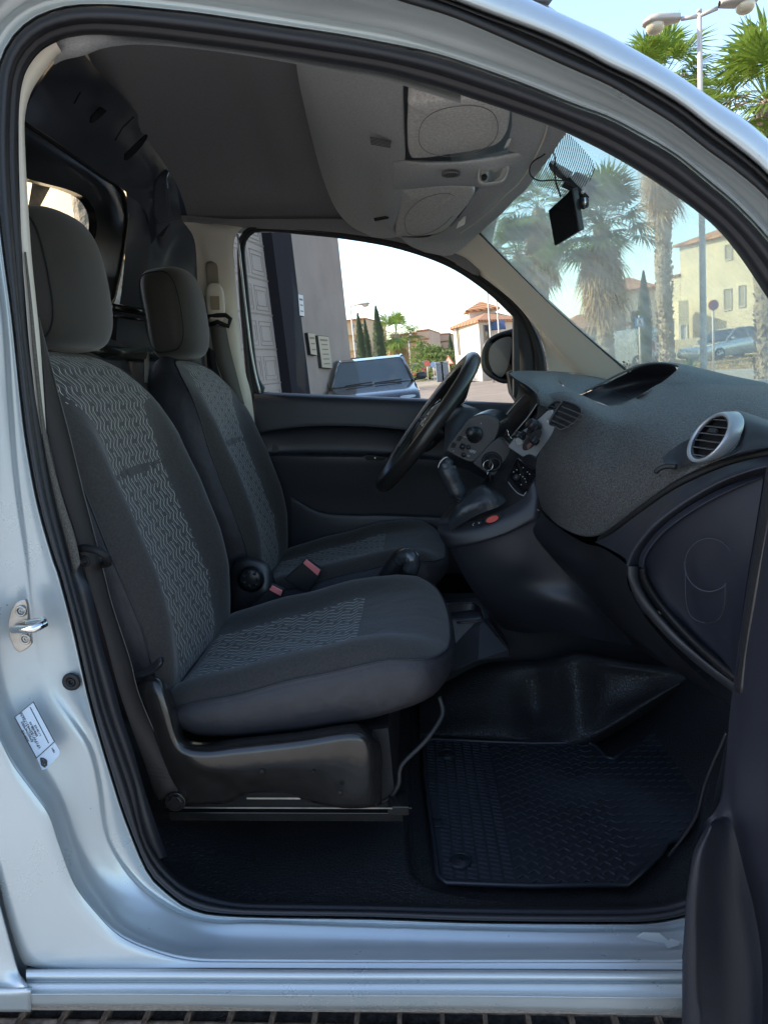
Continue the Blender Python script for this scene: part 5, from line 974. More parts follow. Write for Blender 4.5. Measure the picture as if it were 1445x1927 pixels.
G('console_top', [
 [(826, 985, 1.66), (860, 985, 1.64), (900, 979, 1.625), (950, 959, 1.615), (985, 937, 1.61), (1005, 906, 1.61), (1014, 890, 1.61)],
 [(828, 975, 1.70), (850, 970, 1.69), (900, 960, 1.67), (940, 945, 1.66), (970, 920, 1.65), (988, 890, 1.65), (1008, 866, 1.65)],
 [(836, 965, 1.76), (850, 955, 1.76), (880, 945, 1.75), (915, 930, 1.73), (940, 900, 1.72), (958, 872, 1.72), (975, 846, 1.72)],
 [(842, 955, 1.82), (850, 948, 1.82), (870, 935, 1.81), (900, 915, 1.8), (925, 890, 1.8), (945, 862, 1.8), (958, 842, 1.8)]], M_PLASS, con, nu=5, nv=5)
b = MB(); b.prism([P(*p) for p in [(945, 905, 1.70), (985, 846, 1.70), (1016, 868, 1.64), (1020, 892, 1.62), (1000, 932, 1.62)]], (.05, .1, 0)); b.build('console_tower', M_PLAS, con, smooth=False, bevel=.003)
b = MB(); b.prism([P(*p) for p in [(956, 896, 1.655), (972, 862, 1.66), (1012, 888, 1.615), (1000, 925, 1.61), (985, 932, 1.61)]], (.004, .01, 0)); rad = b.build('control_unit', M_SCREEN, con, smooth=False, bevel=.002)
b = MB(); b.disc(P(971, 898, 1.636), (-.2, -1, .1), .0075, .008, 20); b.build('unit_knob', M_PLASS, rad)
for (x, y) in ((978, 893), (983, 897), (987, 901), (989, 907), (980, 912), (992, 888), (996, 892), (966, 888), (972, 884), (984, 880)):
    b = MB(); b.disc(P(x, y, I(x, [955, 1000], [1.644, 1.606])), (0, -1, 0), .0011, .001, 8); b.build('unit_mark', M_WHITE, rad)
b = MB(); b.tube(cr([P(*p) for p in [(956, 907, 1.645), (964, 918, 1.632), (974, 928, 1.62), (985, 933, 1.61)]], 4), .0012, 6); b.tube([P(985, 933, 1.61), P(990, 925, 1.61)], .0008, 5); b.build('unit_trim', M_SILP, rad)
b = MB(); b.tube(cr([P(*p) for p in [(997, 949, 1.60), (1005, 955, 1.595), (1014, 961, 1.59)]], 3), .001, 5); b.build('console_clip', M_MET, con)
# gaiter, lever
M_LEATH = mat('gaiter_leather', (.026, .030, .036), .36, bump=(26, .7, .010))
G('gaiter', [
 [(846, 1000, 1.615), (868, 986, 1.60), (900, 968, 1.59), (935, 955, 1.59), (949, 946, 1.60)],
 [(843, 985, 1.61), (862, 968, 1.59), (890, 952, 1.585), (925, 940, 1.59), (951, 940, 1.605)],
 [(845, 968, 1.625), (862, 950, 1.605), (884, 938, 1.60), (915, 925, 1.60), (940, 928, 1.62)],
 [(852, 956, 1.645), (866, 944, 1.63), (882, 930, 1.62), (905, 915, 1.62), (920, 918, 1.645)],
 [(858, 945, 1.68), (868, 934, 1.67), (882, 922, 1.665), (898, 914, 1.665), (912, 912, 1.68)]], M_LEATH, con, nu=5, nv=5)
b = MB(); b.tube(cr([P(*p) for p in [(864, 944, 1.665), (862, 930, 1.665), (852, 908, 1.665), (843, 888, 1.665), (840, 874, 1.665), (846, 864, 1.665)]], 6), [.019] * 6 + [.022] * 8 + [.0225] * 8 + [.020] * 4 + [.016] * 3 + [.011] * 2, 18); lev = b.build('gear_lever', M_LEATH, VAN)
b = MB(); b.torus(P(868, 944, 1.655), (.5, 0, 1), .0205, .003, 24, 7); b.torus(P(869, 950, 1.655), (.5, 0, 1), .0225, .003, 24, 7); b.torus(P(866, 938, 1.655), (.5, 0, 1), .0200, .003, 24, 7); b.build('lever_collar', M_RUB2, lev)
b = MB(); b.tube(cr([P(*p) for p in [(824, 880, 1.64), (828, 870, 1.64), (836, 862, 1.645), (842, 860, 1.65)]], 4), .0012, 5); b.build('gate_marking', M_WHITE, lev)
b = MB(); b.prism(ell(926, 977, 1.598, 12, 5.5, -.35, 24), (0, .004, 0)); b.build('belt_warning_switch', M_RED, con, smooth=False)
b = MB(); b.prism(ell(927, 976, 1.602, 17, 8, -.35, 24), (0, .003, 0)); b.build('switch_recess', M_BLK, con, smooth=False)
b = MB(); b.prism(ell(902, 984, 1.600, 5, 3.4, -.4, 16), (0, .003, 0)); b.build('small_switch', M_BLK, con, smooth=False)
b = MB(); b.disc(P(901, 984, 1.598), (0, -1, 0), .0013, .001, 8); b.tube([P(891, 990, 1.60), P(889, 987, 1.60), P(892, 984, 1.60)], .0006, 4); b.build('switch_symbol', M_WHITE, con)
# ---- steering wheel and column
wc = P(803, 795, 1.98); wn = np.array([-.80, -.04, .60]); wn /= np.linalg.norm(wn)
b = MB(); b.torus(wc, wn, .211, .0195, 72, 16); wheel = b.build('steering_wheel', mat('wheel_leather', (.022, .021, .020), .30, bump=(600, .2, .0003)), VAN)
wu = np.cross(wn, (0, 1., 0)); wu /= np.linalg.norm(wu); wv_ = np.cross(wn, wu)
def wp_(r, a, h=0): return wc + (math.cos(a) * wv_ + math.sin(a) * wu) * r + wn * h
V, Fs = superell((0, 0, 0), (.075, .085, .035), .7, .7); Mx = np.stack([wu, wv_, wn], 1); V = [Mx @ v + wc - wn * .022 for v in V]
mk('airbag_cover', V, Fs, mat('airbag_plastic', (.030, .031, .034), .55, bump=(900, .4, .0004)), wheel)
for a in (0.05, math.pi - .05, math.pi * 1.5 - .3, math.pi * 1.5 + .3):
    b = MB(); b.tube([wp_(.05, a, -.03), wp_(.12, a, -.028), wp_(.17, a, -.012), wp_(.205, a, 0)], [.022, .017, .014, .013], 10); b.build('spoke', M_PLASS, wheel)
b = MB(); b.tube(cr([P(*p) for p in [(868, 762, 1.86), (879, 752, 1.86)]], 2), .001, 5); b.tube([P(883, 700, 2.0), P(889, 693, 2.0)], .0004, 4)
for (p_, q_) in (((793, 806), (796, 797)), ((797, 794), (801, 786)), ((803, 783), (808, 775)), ((810, 772), (815, 765)), ((795, 792), (790, 803)), ((818, 760), (828, 752))):
    b.tube([P(*p_, 1.90), P(*q_, 1.90)], .0013, 5)
b.build('wheel_emblem', M_CHR, wheel)
b = MB(); b.tube(cr([wp_(.19, a, .012) for a in np.linspace(math.pi * .8, math.pi * 1.22, 9)], 2), .0012, 5); b.build('spoke_trim', M_SILP, wheel)
G('column_shroud', [
 [(856, 758, 1.98), (880, 762, 2.0), (905, 775, 2.0), (920, 790, 2.0), (935, 800, 2.0)],
 [(840, 790, 1.84), (862, 772, 1.86), (890, 768, 1.88), (905, 778, 1.88), (925, 790, 1.88)],
 [(836, 830, 1.80), (850, 818, 1.80), (872, 800, 1.82), (892, 790, 1.83), (905, 785, 1.84)],
 [(835, 860, 1.80), (850, 852, 1.79), (870, 850, 1.79), (890, 855, 1.79), (910, 860, 1.79)],
 [(850, 880, 1.85), (865, 880, 1.84), (890, 890, 1.83), (910, 900, 1.83), (930, 905, 1.83)]], M_PLAS, VAN, nu=4, nv=4)
V = [P(*p) for p in [(880, 790, 1.78), (892, 783, 1.78), (908, 779, 1.78), (925, 782, 1.78), (936, 790, 1.78), (940, 800, 1.78), (934, 822, 1.78), (920, 845, 1.78), (905, 862, 1.78), (888, 870, 1.78), (872, 866, 1.78), (845, 852, 1.78), (840, 845, 1.78), (855, 822, 1.78)]]
V = list(cr(V, 4, True)); b = MB(); b.prism(V, (.03, .05, .01)); stalk = b.build('remote_control_pod', M_PLASS, VAN, smooth=False, bevel=.004)
c = np.mean(V, 0); V2 = [c + (p - c) * .86 + np.array([0, -.0035, 0]) for p in V]; b = MB(); b.prism(V2, (0, .003, 0)); b.build('pod_face', M_PLASB, stalk, smooth=False)
b = MB(); cc = P(893, 818, 1.775); an = np.array([-.35, -1, .25]); an /= np.linalg.norm(an); b.tube([cc, cc + an * .006, cc + an * .008, cc + an * .02, cc + an * .026, cc + an * .034, cc + an * .046, cc + an * .050], [.021, .019, .0155, .0145, .0105, .0105, .0115, .009], 24); b.build('pod_joystick', M_PLASS, stalk)
b = MB(); b.torus(cc, an, .0205, .0012, 32, 6); b.build('joystick_ring', M_PLASB, stalk)
for (x, y, w_, h_) in ((862, 825, 9, 5), (851, 838, 9, 5)):
    b = MB(); b.prism([P(x + a, y + c_, 1.772) for a, c_ in ((-w_ * .4, h_ * .8), (w_ * .1, -h_), (w_ * .9, -h_ * .6), (w_ * .4, h_))], (0, .004, 0)); b.build('pod_switch', M_BLK, stalk, smooth=False, bevel=.001)
b = MB(); b.tube([P(868, 845, 1.770), P(872, 836, 1.770)], [.006, .006], 12); b.build('pod_roller', M_PLASS, stalk)
for (x, y) in ((881, 842), (872, 856)):
    b = MB(); b.disc(P(x, y, 1.774), (0, -1, 0), .0058, .005, 16); b.build('pod_button', M_PLASS, stalk)
for (s_, x, y) in (('M/C', 875, 823), ('R', 905, 797), ('SOURCE', 888, 848), ('AUTO', 888, 851), ('OK', 881, 858), ('4', 853, 849)):
    text('pod_lettering', s_, .0052, M_WHITE, stalk, P(x, y, 1.7705), np.array([1, 0, -.35]), np.array([.35, 0, 1]), .0001)
b = MB(); b.prism([P(*p) for p in [(888, 872, 1.77), (924, 832, 1.77), (940, 822, 1.77), (962, 845, 1.77), (955, 862, 1.77), (932, 897, 1.77), (920, 895, 1.77)]], (.01, .06, 0)); ign = b.build('ignition_shroud', M_PLASB, VAN, smooth=False, bevel=.003)
b = MB(); b.torus(P(925, 869, 1.768), (0, -1, .1), .0215, .004, 32, 10); b.disc(P(925, 869, 1.766), (0, -1, .1), .020, .002, 28); b.build('ignition_lock', M_BLK, ign)
b = MB(); b.torus(P(930, 873, 1.764), (0, -1, .1), .014, .0014, 28, 6); b.build('lock_ring', M_PLASS, ign)
# ---- floor, tunnel, footwell
G('floor', [
 [(-.78, 1.0, -.83), (-.5, 1.0, -.83), (-.2, 1.0, -.83), (.1, 1.0, -.83), (.35, 1.0, -.83), (.55, 1.0, -.83), (.8, 1.0, -.80)],
 [(-.78, 1.03, -.845), (-.5, 1.03, -.845), (-.2, 1.03, -.85), (.1, 1.03, -.852), (.35, 1.03, -.852), (.55, 1.03, -.852), (.8, 1.03, -.80)],
 [(-.78, 1.08, -.84), (-.5, 1.08, -.838), (-.3, 1.08, -.846), (-.02, 1.08, -.85), (.05, 1.08, -.862), (.55, 1.08, -.862), (.8, 1.08, -.80)],
 [(-.78, 1.18, -.81), (-.5, 1.18, -.80), (-.3, 1.18, -.842), (-.04, 1.18, -.84), (.0, 1.18, -.862), (.5, 1.18, -.862), (.85, 1.18, -.70)],
 [(-.78, 1.28, -.83), (-.5, 1.28, -.83), (-.3, 1.28, -.84), (-.04, 1.28, -.84), (.0, 1.28, -.862), (.5, 1.28, -.862), (.85, 1.28, -.66)],
 [(-.78, 1.6, -.85), (-.5, 1.6, -.85), (-.3, 1.6, -.85), (-.04, 1.6, -.85), (.0, 1.6, -.862), (.5, 1.6, -.862), (.85, 1.6, -.66)],
 [(-.78, 2.3, -.85), (-.5, 2.3, -.85), (-.3, 2.3, -.85), (-.04, 2.3, -.85), (.0, 2.3, -.862), (.5, 2.3, -.862), (.85, 2.3, -.66)]], M_VINYL, VAN, pts3=True, nu=6, nv=6)
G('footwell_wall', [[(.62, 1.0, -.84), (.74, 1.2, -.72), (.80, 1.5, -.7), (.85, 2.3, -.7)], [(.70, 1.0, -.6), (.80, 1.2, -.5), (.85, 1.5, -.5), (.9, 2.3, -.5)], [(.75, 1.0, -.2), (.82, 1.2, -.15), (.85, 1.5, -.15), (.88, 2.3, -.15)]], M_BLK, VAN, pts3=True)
G('tunnel_cover', [
 [(780, 1290, 1.90), (850, 1262, 1.86), (905, 1240, 1.84), (960, 1238, 1.80), (1010, 1240, 1.78), (1050, 1234, 1.76), (1085, 1226, 1.74), (1140, 1236, 1.72), (1200, 1248, 1.70), (1250, 1254, 1.68), (1320, 1262, 1.62)],
 [(790, 1300, 1.80), (850, 1275, 1.76), (905, 1255, 1.73), (960, 1252, 1.70), (1010, 1252, 1.68), (1050, 1246, 1.64), (1085, 1238, 1.62), (1140, 1246, 1.62), (1200, 1256, 1.60), (1250, 1262, 1.58), (1310, 1268, 1.55)],
 [(790, 1325, 1.72), (845, 1305, 1.69), (905, 1290, 1.67), (955, 1285, 1.665), (1005, 1285, 1.67), (1045, 1272, 1.63), (1085, 1262, 1.60), (1140, 1270, 1.62), (1200, 1275, 1.60), (1245, 1276, 1.57), (1292, 1276, 1.53)],
 [(790, 1358, 1.66), (845, 1345, 1.635), (905, 1335, 1.62), (955, 1330, 1.62), (1005, 1335, 1.65), (1045, 1325, 1.62), (1086, 1315, 1.575), (1140, 1315, 1.60), (1190, 1312, 1.58), (1230, 1302, 1.55), (1285, 1282, 1.51)],
 [(790, 1378, 1.61), (845, 1375, 1.585), (905, 1373, 1.57), (955, 1372, 1.57), (1005, 1375, 1.59), (1045, 1374, 1.58), (1088, 1368, 1.545), (1125, 1362, 1.55), (1170, 1342, 1.54), (1215, 1318, 1.52), (1280, 1284, 1.50)],
 [(790, 1390, 1.60), (845, 1390, 1.58), (905, 1391, 1.565), (955, 1393, 1.56), (1005, 1397, 1.56), (1050, 1398, 1.55), (1092, 1396, 1.535), (1125, 1380, 1.53), (1172, 1355, 1.53), (1217, 1328, 1.52), (1278, 1290, 1.51)],
 [(790, 1400, 1.60), (845, 1402, 1.59), (905, 1405, 1.58), (955, 1408, 1.58), (1005, 1412, 1.57), (1050, 1412, 1.56), (1094, 1410, 1.56), (1125, 1396, 1.56), (1172, 1370, 1.58), (1217, 1342, 1.58), (1276, 1300, 1.58)]], M_VINYL, VAN, nu=6, nv=6)
b = MB(); b.prism([P(*p) for p in [(845, 1165, 1.70), (905, 1160, 1.70), (925, 1176, 1.66), (958, 1222, 1.66), (960, 1238, 1.66), (900, 1244, 1.64), (858, 1262, 1.64), (800, 1270, 1.66), (810, 1170, 1.7)]], (0, .16, 0)); cb = b.build('console_box', M_PLASB, VAN, smooth=False, bevel=.004)
b = MB(); pts = cr([P(*p) for p in [(835, 1137, 1.74), (885, 1134, 1.76), (900, 1140, 1.74), (908, 1155, 1.71), (908, 1168, 1.68), (860, 1172, 1.68)]], 6); b.tube(list(pts), .0026, 8); b.build('cup_rim', M_PLASS, cb)
G('cup_holder', [[(835, 1138, 1.74), (885, 1136, 1.76), (900, 1142, 1.74), (907, 1156, 1.71)], [(838, 1165, 1.75), (880, 1165, 1.75), (895, 1166, 1.74), (906, 1167, 1.70)]], M_PLASB, cb)
G('tunnel_block', [[(945, 1196, 1.9), (985, 1196, 1.88), (1020, 1192, 1.86), (1040, 1196, 1.86)], [(950, 1206, 1.85), (985, 1210, 1.83), (1015, 1210, 1.82), (1030, 1210, 1.82)], [(955, 1250, 1.84), (985, 1250, 1.82), (1015, 1248, 1.81), (1040, 1248, 1.80)]], M_PLASS, VAN)
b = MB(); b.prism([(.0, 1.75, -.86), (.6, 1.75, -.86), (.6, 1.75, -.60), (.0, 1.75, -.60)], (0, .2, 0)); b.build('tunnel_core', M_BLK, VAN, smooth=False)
# front inner body closing the cabin
b = MB(); b.box((.95, 1.65, -.55), (.03, 1.4, .9)); b.box((.80, .985, -.45), (.3, .02, .85)); b.box((.6, 2.36, -.54), (1.0, .02, .72)); b.box((0, 2.36, -.6), (1.3, .02, .6)); b.box((.1, 1.65, -.92), (1.7, 1.42, .02))
b.build('body_shell', M_BLK, VAN, smooth=False)
# ---- open passenger door at the right edge
pd = G('passenger_door', [
 [(1446, 850, .88), (1470, 850, .80), (1520, 850, .70), (1620, 850, .58), (1760, 850, .48)],
 [(1438, 900, .88), (1462, 905, .80), (1515, 910, .70), (1620, 910, .58), (1760, 910, .48)],
 [(1420, 1010, .88), (1436, 1015, .82), (1475, 1020, .72), (1600, 1020, .58), (1760, 1020, .48)],
 [(1402, 1120, .88), (1416, 1125, .83), (1450, 1130, .75), (1580, 1130, .60), (1760, 1130, .48)],
 [(1388, 1220, .88), (1400, 1225, .83), (1430, 1230, .77), (1560, 1230, .62), (1760, 1230, .48)],
 [(1379, 1290, .87), (1392, 1310, .83), (1415, 1330, .78), (1550, 1330, .64), (1760, 1330, .50)],
 [(1372, 1345, .86), (1386, 1370, .83), (1410, 1390, .79), (1550, 1390, .66), (1760, 1390, .52)],
 [(1366, 1420, .85), (1378, 1440, .82), (1400, 1460, .79), (1550, 1460, .68), (1760, 1460, .54)],
 [(1360, 1490, .84), (1372, 1510, .82), (1400, 1530, .79), (1550, 1540, .70), (1760, 1540, .55)],
 [(1342, 1530, .83), (1362, 1552, .81), (1400, 1600, .80), (1550, 1620, .72), (1760, 1620, .56)],
 [(1318, 1560, .82), (1340, 1650, .815), (1400, 1700, .81), (1550, 1720, .73), (1760, 1720, .57)],
 [(1296, 1660, .80), (1330, 1760, .815), (1400, 1800, .81), (1550, 1820, .73), (1760, 1820, .57)],
 [(1285, 1800, .80), (1325, 1860, .815), (1400, 1900, .81), (1550, 1920, .73), (1760, 1920, .57)],
 [(1283, 1990, .80), (1325, 1990, .815), (1400, 1990, .81), (1550, 1990, .73), (1760, 1990, .57)]], mat('door_card', (.011, .013, .021), .6, spec=.3, bump=(600, .4, .0005)), VAN, nu=4, nv=5)
G('door_pocket', [
 [(1352, 1538, .80), (1362, 1536, .79), (1374, 1545, .785), (1384, 1575, .78), (1400, 1640, .775), (1420, 1720, .77), (1432, 1800, .77), (1434, 1880, .77), (1430, 1990, .77)],
 [(1340, 1545, .77), (1345, 1556, .765), (1356, 1580, .775), (1366, 1630, .78), (1380, 1700, .785), (1394, 1770, .785), (1402, 1840, .785), (1406, 1900, .785), (1406, 1990, .785)],
 [(1330, 1560, .755), (1334, 1580, .755), (1340, 1620, .765), (1346, 1680, .775), (1352, 1740, .78), (1358, 1800, .78), (1362, 1850, .78), (1366, 1900, .78), (1368, 1990, .78)],
 [(1338, 1556, .752), (1326, 1600, .745), (1322, 1660, .745), (1320, 1720, .75), (1320, 1780, .75), (1320, 1840, .75), (1322, 1880, .75), (1326, 1910, .75), (1328, 1990, .75)],
 [(1336, 1552, .756), (1316, 1602, .742), (1308, 1660, .738), (1306, 1720, .738), (1306, 1780, .738), (1306, 1840, .738), (1308, 1880, .738), (1312, 1910, .738), (1314, 1990, .738)],
 [(1336, 1546, .77), (1306, 1600, .755), (1292, 1680, .75), (1288, 1740, .75), (1285, 1800, .75), (1284, 1840, .75), (1284, 1880, .75), (1284, 1920, .75), (1284, 1990, .75)],
 [(1338, 1540, .80), (1312, 1590, .79), (1296, 1680, .79), (1290, 1740, .79), (1286, 1800, .79), (1285, 1840, .79), (1285, 1880, .79), (1285, 1920, .79), (1285, 1990, .79)]], mat('door_pocket_plastic', (.010, .012, .018), .55, spec=.35, bump=(500, .6, .0006)), pd, nu=5, nv=5)
G('door_edge_trim', [[(1447, 850, .84), (1441, 905, .84), (1424, 1010, .84), (1406, 1120, .84), (1392, 1220, .84), (1382, 1300, .84)], [(1462, 850, .80), (1456, 905, .80), (1438, 1012, .81), (1418, 1122, .815), (1402, 1222, .82), (1392, 1305, .82)]], M_PLASS, pd, solid=.012)
b = MB(); b.tube(cr([P(*p) for p in [(1366, 1380, .95), (1358, 1400, .96), (1340, 1440, .98), (1325, 1480, 1.0), (1312, 1530, 1.02), (1296, 1560, 1.04), (1270, 1595, 1.06), (1258, 1610, 1.08)]], 5), .0024, 6); b.build('door_cable', M_RUB, VAN)
b = MB(); b.prism([P(*p) for p in [(1283, 1800, .83), (1296, 1620, .84), (1330, 1560, .85), (1375, 1350, .88), (1440, 900, .90), (1800, 700, .75), (1800, 2000, .75), (1282, 2000, .83)]], (.05, .05, 0)); b.build('door_shell', M_PLASB, pd, smooth=False)

# ================================================================== LOOSE THINGS IN THE VAN
fm = thing('floor_mat', 'black ribbed rubber mat on the passenger floor', 'floor mat', PZ(1000, 1540, -.855), car=True)
mo = [(797, 1404), (812, 1396), (900, 1400), (1000, 1404), (1105, 1402), (1122, 1410), (1140, 1430), (1152, 1434), (1165, 1425), (1200, 1402), (1222, 1375), (1234, 1362), (1246, 1362), (1262, 1378), (1318, 1440), (1324, 1462), (1312, 1520), (1300, 1560), (1275, 1585), (1254, 1592), (1243, 1612), (1215, 1640), (1180, 1672), (1000, 1674), (840, 1668), (824, 1655), (818, 1600), (808, 1530), (799, 1460)]
def fz(x, y): return -.848 if y > 1440 else -.848 + I(x + (1440 - y), [1150, 1330], [0, .05])
mq = [PZ(x, y, -.850) for x, y in mo]
b = MB(); b.prism(mq, (0, 0, .006)); mm_ = b.build('mat_sheet', M_MAT, fm, smooth=False, bevel=.002)
b = MB(); b.tube([p + np.array([0, 0, .007]) for p in mq] + [mq[0] + np.array([0, 0, .007])], .0045, 6, cap=False); b.build('mat_border', M_MAT, fm)
rb = MB(); mpoly = [(p[0], p[1]) for p in mq]
def rib(x0, y0, x1, y1):
    if all(inside(*(np.array([x0, y0]) * (1 - t) + np.array([x1, y1]) * t), mpoly) for t in (-.15, .5, 1.15)):
        d = np.array([x1 - x0, y1 - y0]); d /= np.linalg.norm(d); n_ = np.array([-d[1], d[0]]) * .0016
        rb.prism([(x0 - n_[0], y0 - n_[1], -.845), (x1 - n_[0], y1 - n_[1], -.845), (x1 + n_[0], y1 + n_[1], -.845), (x0 + n_[0], y0 + n_[1], -.845)], (0, 0, .0032))
for i in range(60):
    for j in range(60):
        x = -.05 + i * .021; y = 1.04 + j * .012
        if x < .16: rib(x, y + .0035 * (i % 2), x + .015, y + .0035 * (i % 2) - .004)
        elif x < .36:
            if j % 2 == i % 2: rib(x, y, x + .011, y + .009); rib(x + .011, y + .009, x + .021, y)
        elif j % 2: rib(x, y, x + .016, y + .006)
rb.build('mat_ribs', mat('mat_rib_rubber', (.034, .037, .046), .4), fm, smooth=False)
for (x, y) in ((841, 1421), (866, 1622)):
    c = PZ(x, y, -.844); b = MB(); b.disc(c, (0, 0, 1), .021, .004, 28, .019); b.torus(c + np.array([0, 0, .004]), (0, 0, 1), .0185, .0016, 28, 6); o = b.build('mat_fixing', M_MAT, fm)
    b = MB(); b.disc(c + np.array([0, 0, .0045]), (0, 0, 1), .0045, .001, 12); b.build('fixing_hole', M_BLK, fm)
for (x, y) in ((812, 1470), (822, 1552)):
    c = PZ(x, y, -.846); b = MB(); b.tube([c + np.array(v) for v in ((-.010, -.012, 0.004), (.010, -.010, .004), (.010, .012, .004), (-.010, .014, .004))], .0016, 5); b.build('mat_tab', M_MAT, fm)
text('mat_lettering', 'NEUMOWID', .034, M_MAT, fm, PZ(915, 1458, -.8435), (0, -1, 0), (1, 0, 0), .0012)
# key with ring
kr = thing('key_ring', 'metal split ring hanging from the ignition key', 'key ring', P(918, 890, 1.755), car=True)
b = MB(); b.torus(P(918, 876, 1.750), (.25, -1, .0), .0125, .0011, 36, 6); b.build('split_ring', M_CHR, kr)
b = MB(); b.box(P(921, 868, 1.755), (.004, .02, .016)); b.build('key_head', M_PLASS, kr, smooth=False, bevel=.0015)
b = MB(); b.tube([P(918, 886, 1.748), P(917, 891, 1.748), P(915, 900, 1.748)], .0012, 5); b.build('link', M_CHR, kr)
b = MB(); b.tube([P(921, 890, 1.748), P(922, 900, 1.75), P(924, 914, 1.752)], .0030, 6); b.build('strap', M_BLK, kr)
# dashboard camera on its bracket
dc = thing('dashboard_camera', 'black camera screen on a bracket below the windscreen dot band', 'dash camera', P(1075, 385, 1.50), car=True)
S0 = [P(1031, 396, 1.56), P(1077, 354, 1.50), P(1090, 434, 1.50), P(1043, 463, 1.56)]
n0 = np.cross(S0[1] - S0[0], S0[3] - S0[0]); n0 /= np.linalg.norm(n0)
if n0[1] < 0: n0 = -n0
b = MB(); b.prism(S0, np.array([.0105, .003, .0035])); b.build('camera_body', M_PLASS, dc, smooth=False, bevel=.0015)
cS = sum(S0) / 4; b = MB(); b.prism([cS + (p - cS) * .955 - n0 * .0012 for p in S0], n0 * .0006); b.build('screen', M_SCREEN, dc, smooth=False)
b = MB(); b.prism([P(*p, 1.515) for p in [(1084, 322), (1092, 325), (1101, 330), (1102, 337), (1106, 332), (1122, 338), (1122, 357), (1112, 370), (1096, 371), (1084, 362), (1076, 352), (1060, 345), (1066, 335), (1074, 332)]], (0, .028, 0)); b.build('bracket', M_BLK, dc, smooth=False, bevel=.003)
b = MB(); b.prism([P(*p, 1.53) for p in [(1034, 302), (1040, 300), (1052, 308), (1078, 324), (1072, 340), (1052, 328), (1038, 314)]], (0, .022, 0)); b.build('bracket_arm', mat('arm_grey', (.05, .05, .055), .5), dc, smooth=False, bevel=.004)
b = MB(); b.prism([P(*p, 1.522) for p in [(1046, 309), (1058, 312), (1078, 324), (1076, 329), (1060, 320), (1046, 314)]], (0, .01, 0)); b.build('bracket_clip', M_BLK, dc, smooth=False, bevel=.001)
for k in range(4):
    b = MB(); b.tube([P(1073 + k * 3.4, 336 + k * .3, 1.512), P(1082 + k * 3.4, 325 + k * 1.0, 1.512)], .0012, 5); b.build('bracket_rib', M_PLASS, dc)
b = MB(); b.disc(P(1096, 361.5, 1.512), (0, -1, 0), .0034, .002, 16); b.build('bracket_screw', mat('screw_grey', (.4, .4, .4), .4), dc)
b = MB(); c = P(1092, 383, 1.50); b.tube([c, c + np.array([.012, .002, .002])], .0105, 20); b.build('lens_housing', M_PLASS, dc); b = MB(); b.tube([c + np.array([.005, 0, 0]), c + np.array([.008, .0, .0])], .0112, 20, cap=False); b.build('lens_ring', M_CHR, dc)
for nm_, pts, rr in (('camera_cable', [(1044, 260, 1.47), (1039, 272, 1.475), (1038, 282, 1.48), (1044, 296, 1.49), (1043, 320, 1.50), (1046, 345, 1.51), (1052, 362, 1.52), (1054, 370, 1.53)], .0017), ('camera_cable', [(1032, 278, 1.46), (1022, 292, 1.46), (1004, 303, 1.46), (996, 318, 1.465), (1000, 332, 1.47), (1015, 340, 1.48), (1040, 339, 1.49), (1062, 341, 1.50), (1078, 348, 1.505)], .0014)):
    b = MB(); b.tube(cr([P(*p) for p in pts], 6), rr, 7); b.build(nm_, M_BLK, dc)

# ================================================================== OUTDOORS
GR = np.array
def wthing(name, label, cat, base, group=None): return thing(name, label, cat, base, False, group)
M_TRUNK = mat('palm_trunk', (.30, .24, .17), .9, noise=(9, .45), bump=(14, .8, .05))
M_TRUNKT = mat('trunk_scales', (.30, .22, .14), .9, noise=(30, .4))
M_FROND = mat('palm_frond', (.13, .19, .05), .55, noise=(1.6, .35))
M_FROND2 = mat('palm_frond_sunny', (.18, .26, .04), .5, noise=(1.6, .3))  # brighter, yellower copy of the frond colour: sunlight put into it
M_DEAD = mat('dead_frond', (.46, .33, .18), .85, noise=(2, .4))
M_CYP = mat('cypress_leaf', (.045, .070, .028), .8, noise=(1.2, .4))
M_BUSH = mat('bush_leaf', (.12, .17, .035), .7, noise=(2, .3))
for mm_l in (M_FROND, M_FROND2, M_BUSH, M_DEAD):
    t_l = mm_l.node_tree; out_l = t_l.nodes['Material Output']; b_l = t_l.nodes['Principled BSDF']; tl = t_l.nodes.new('ShaderNodeBsdfTranslucent'); mx_l = t_l.nodes.new('ShaderNodeMixShader'); mx_l.inputs[0].default_value = .45
    src = t_l.nodes[mm_l['scl']].outputs[0]; t_l.links.new(src, tl.inputs[0]); t_l.links.new(b_l.outputs[0], mx_l.inputs[1]); t_l.links.new(tl.outputs[0], mx_l.inputs[2]); t_l.links.new(mx_l.outputs[0], out_l.inputs[0])
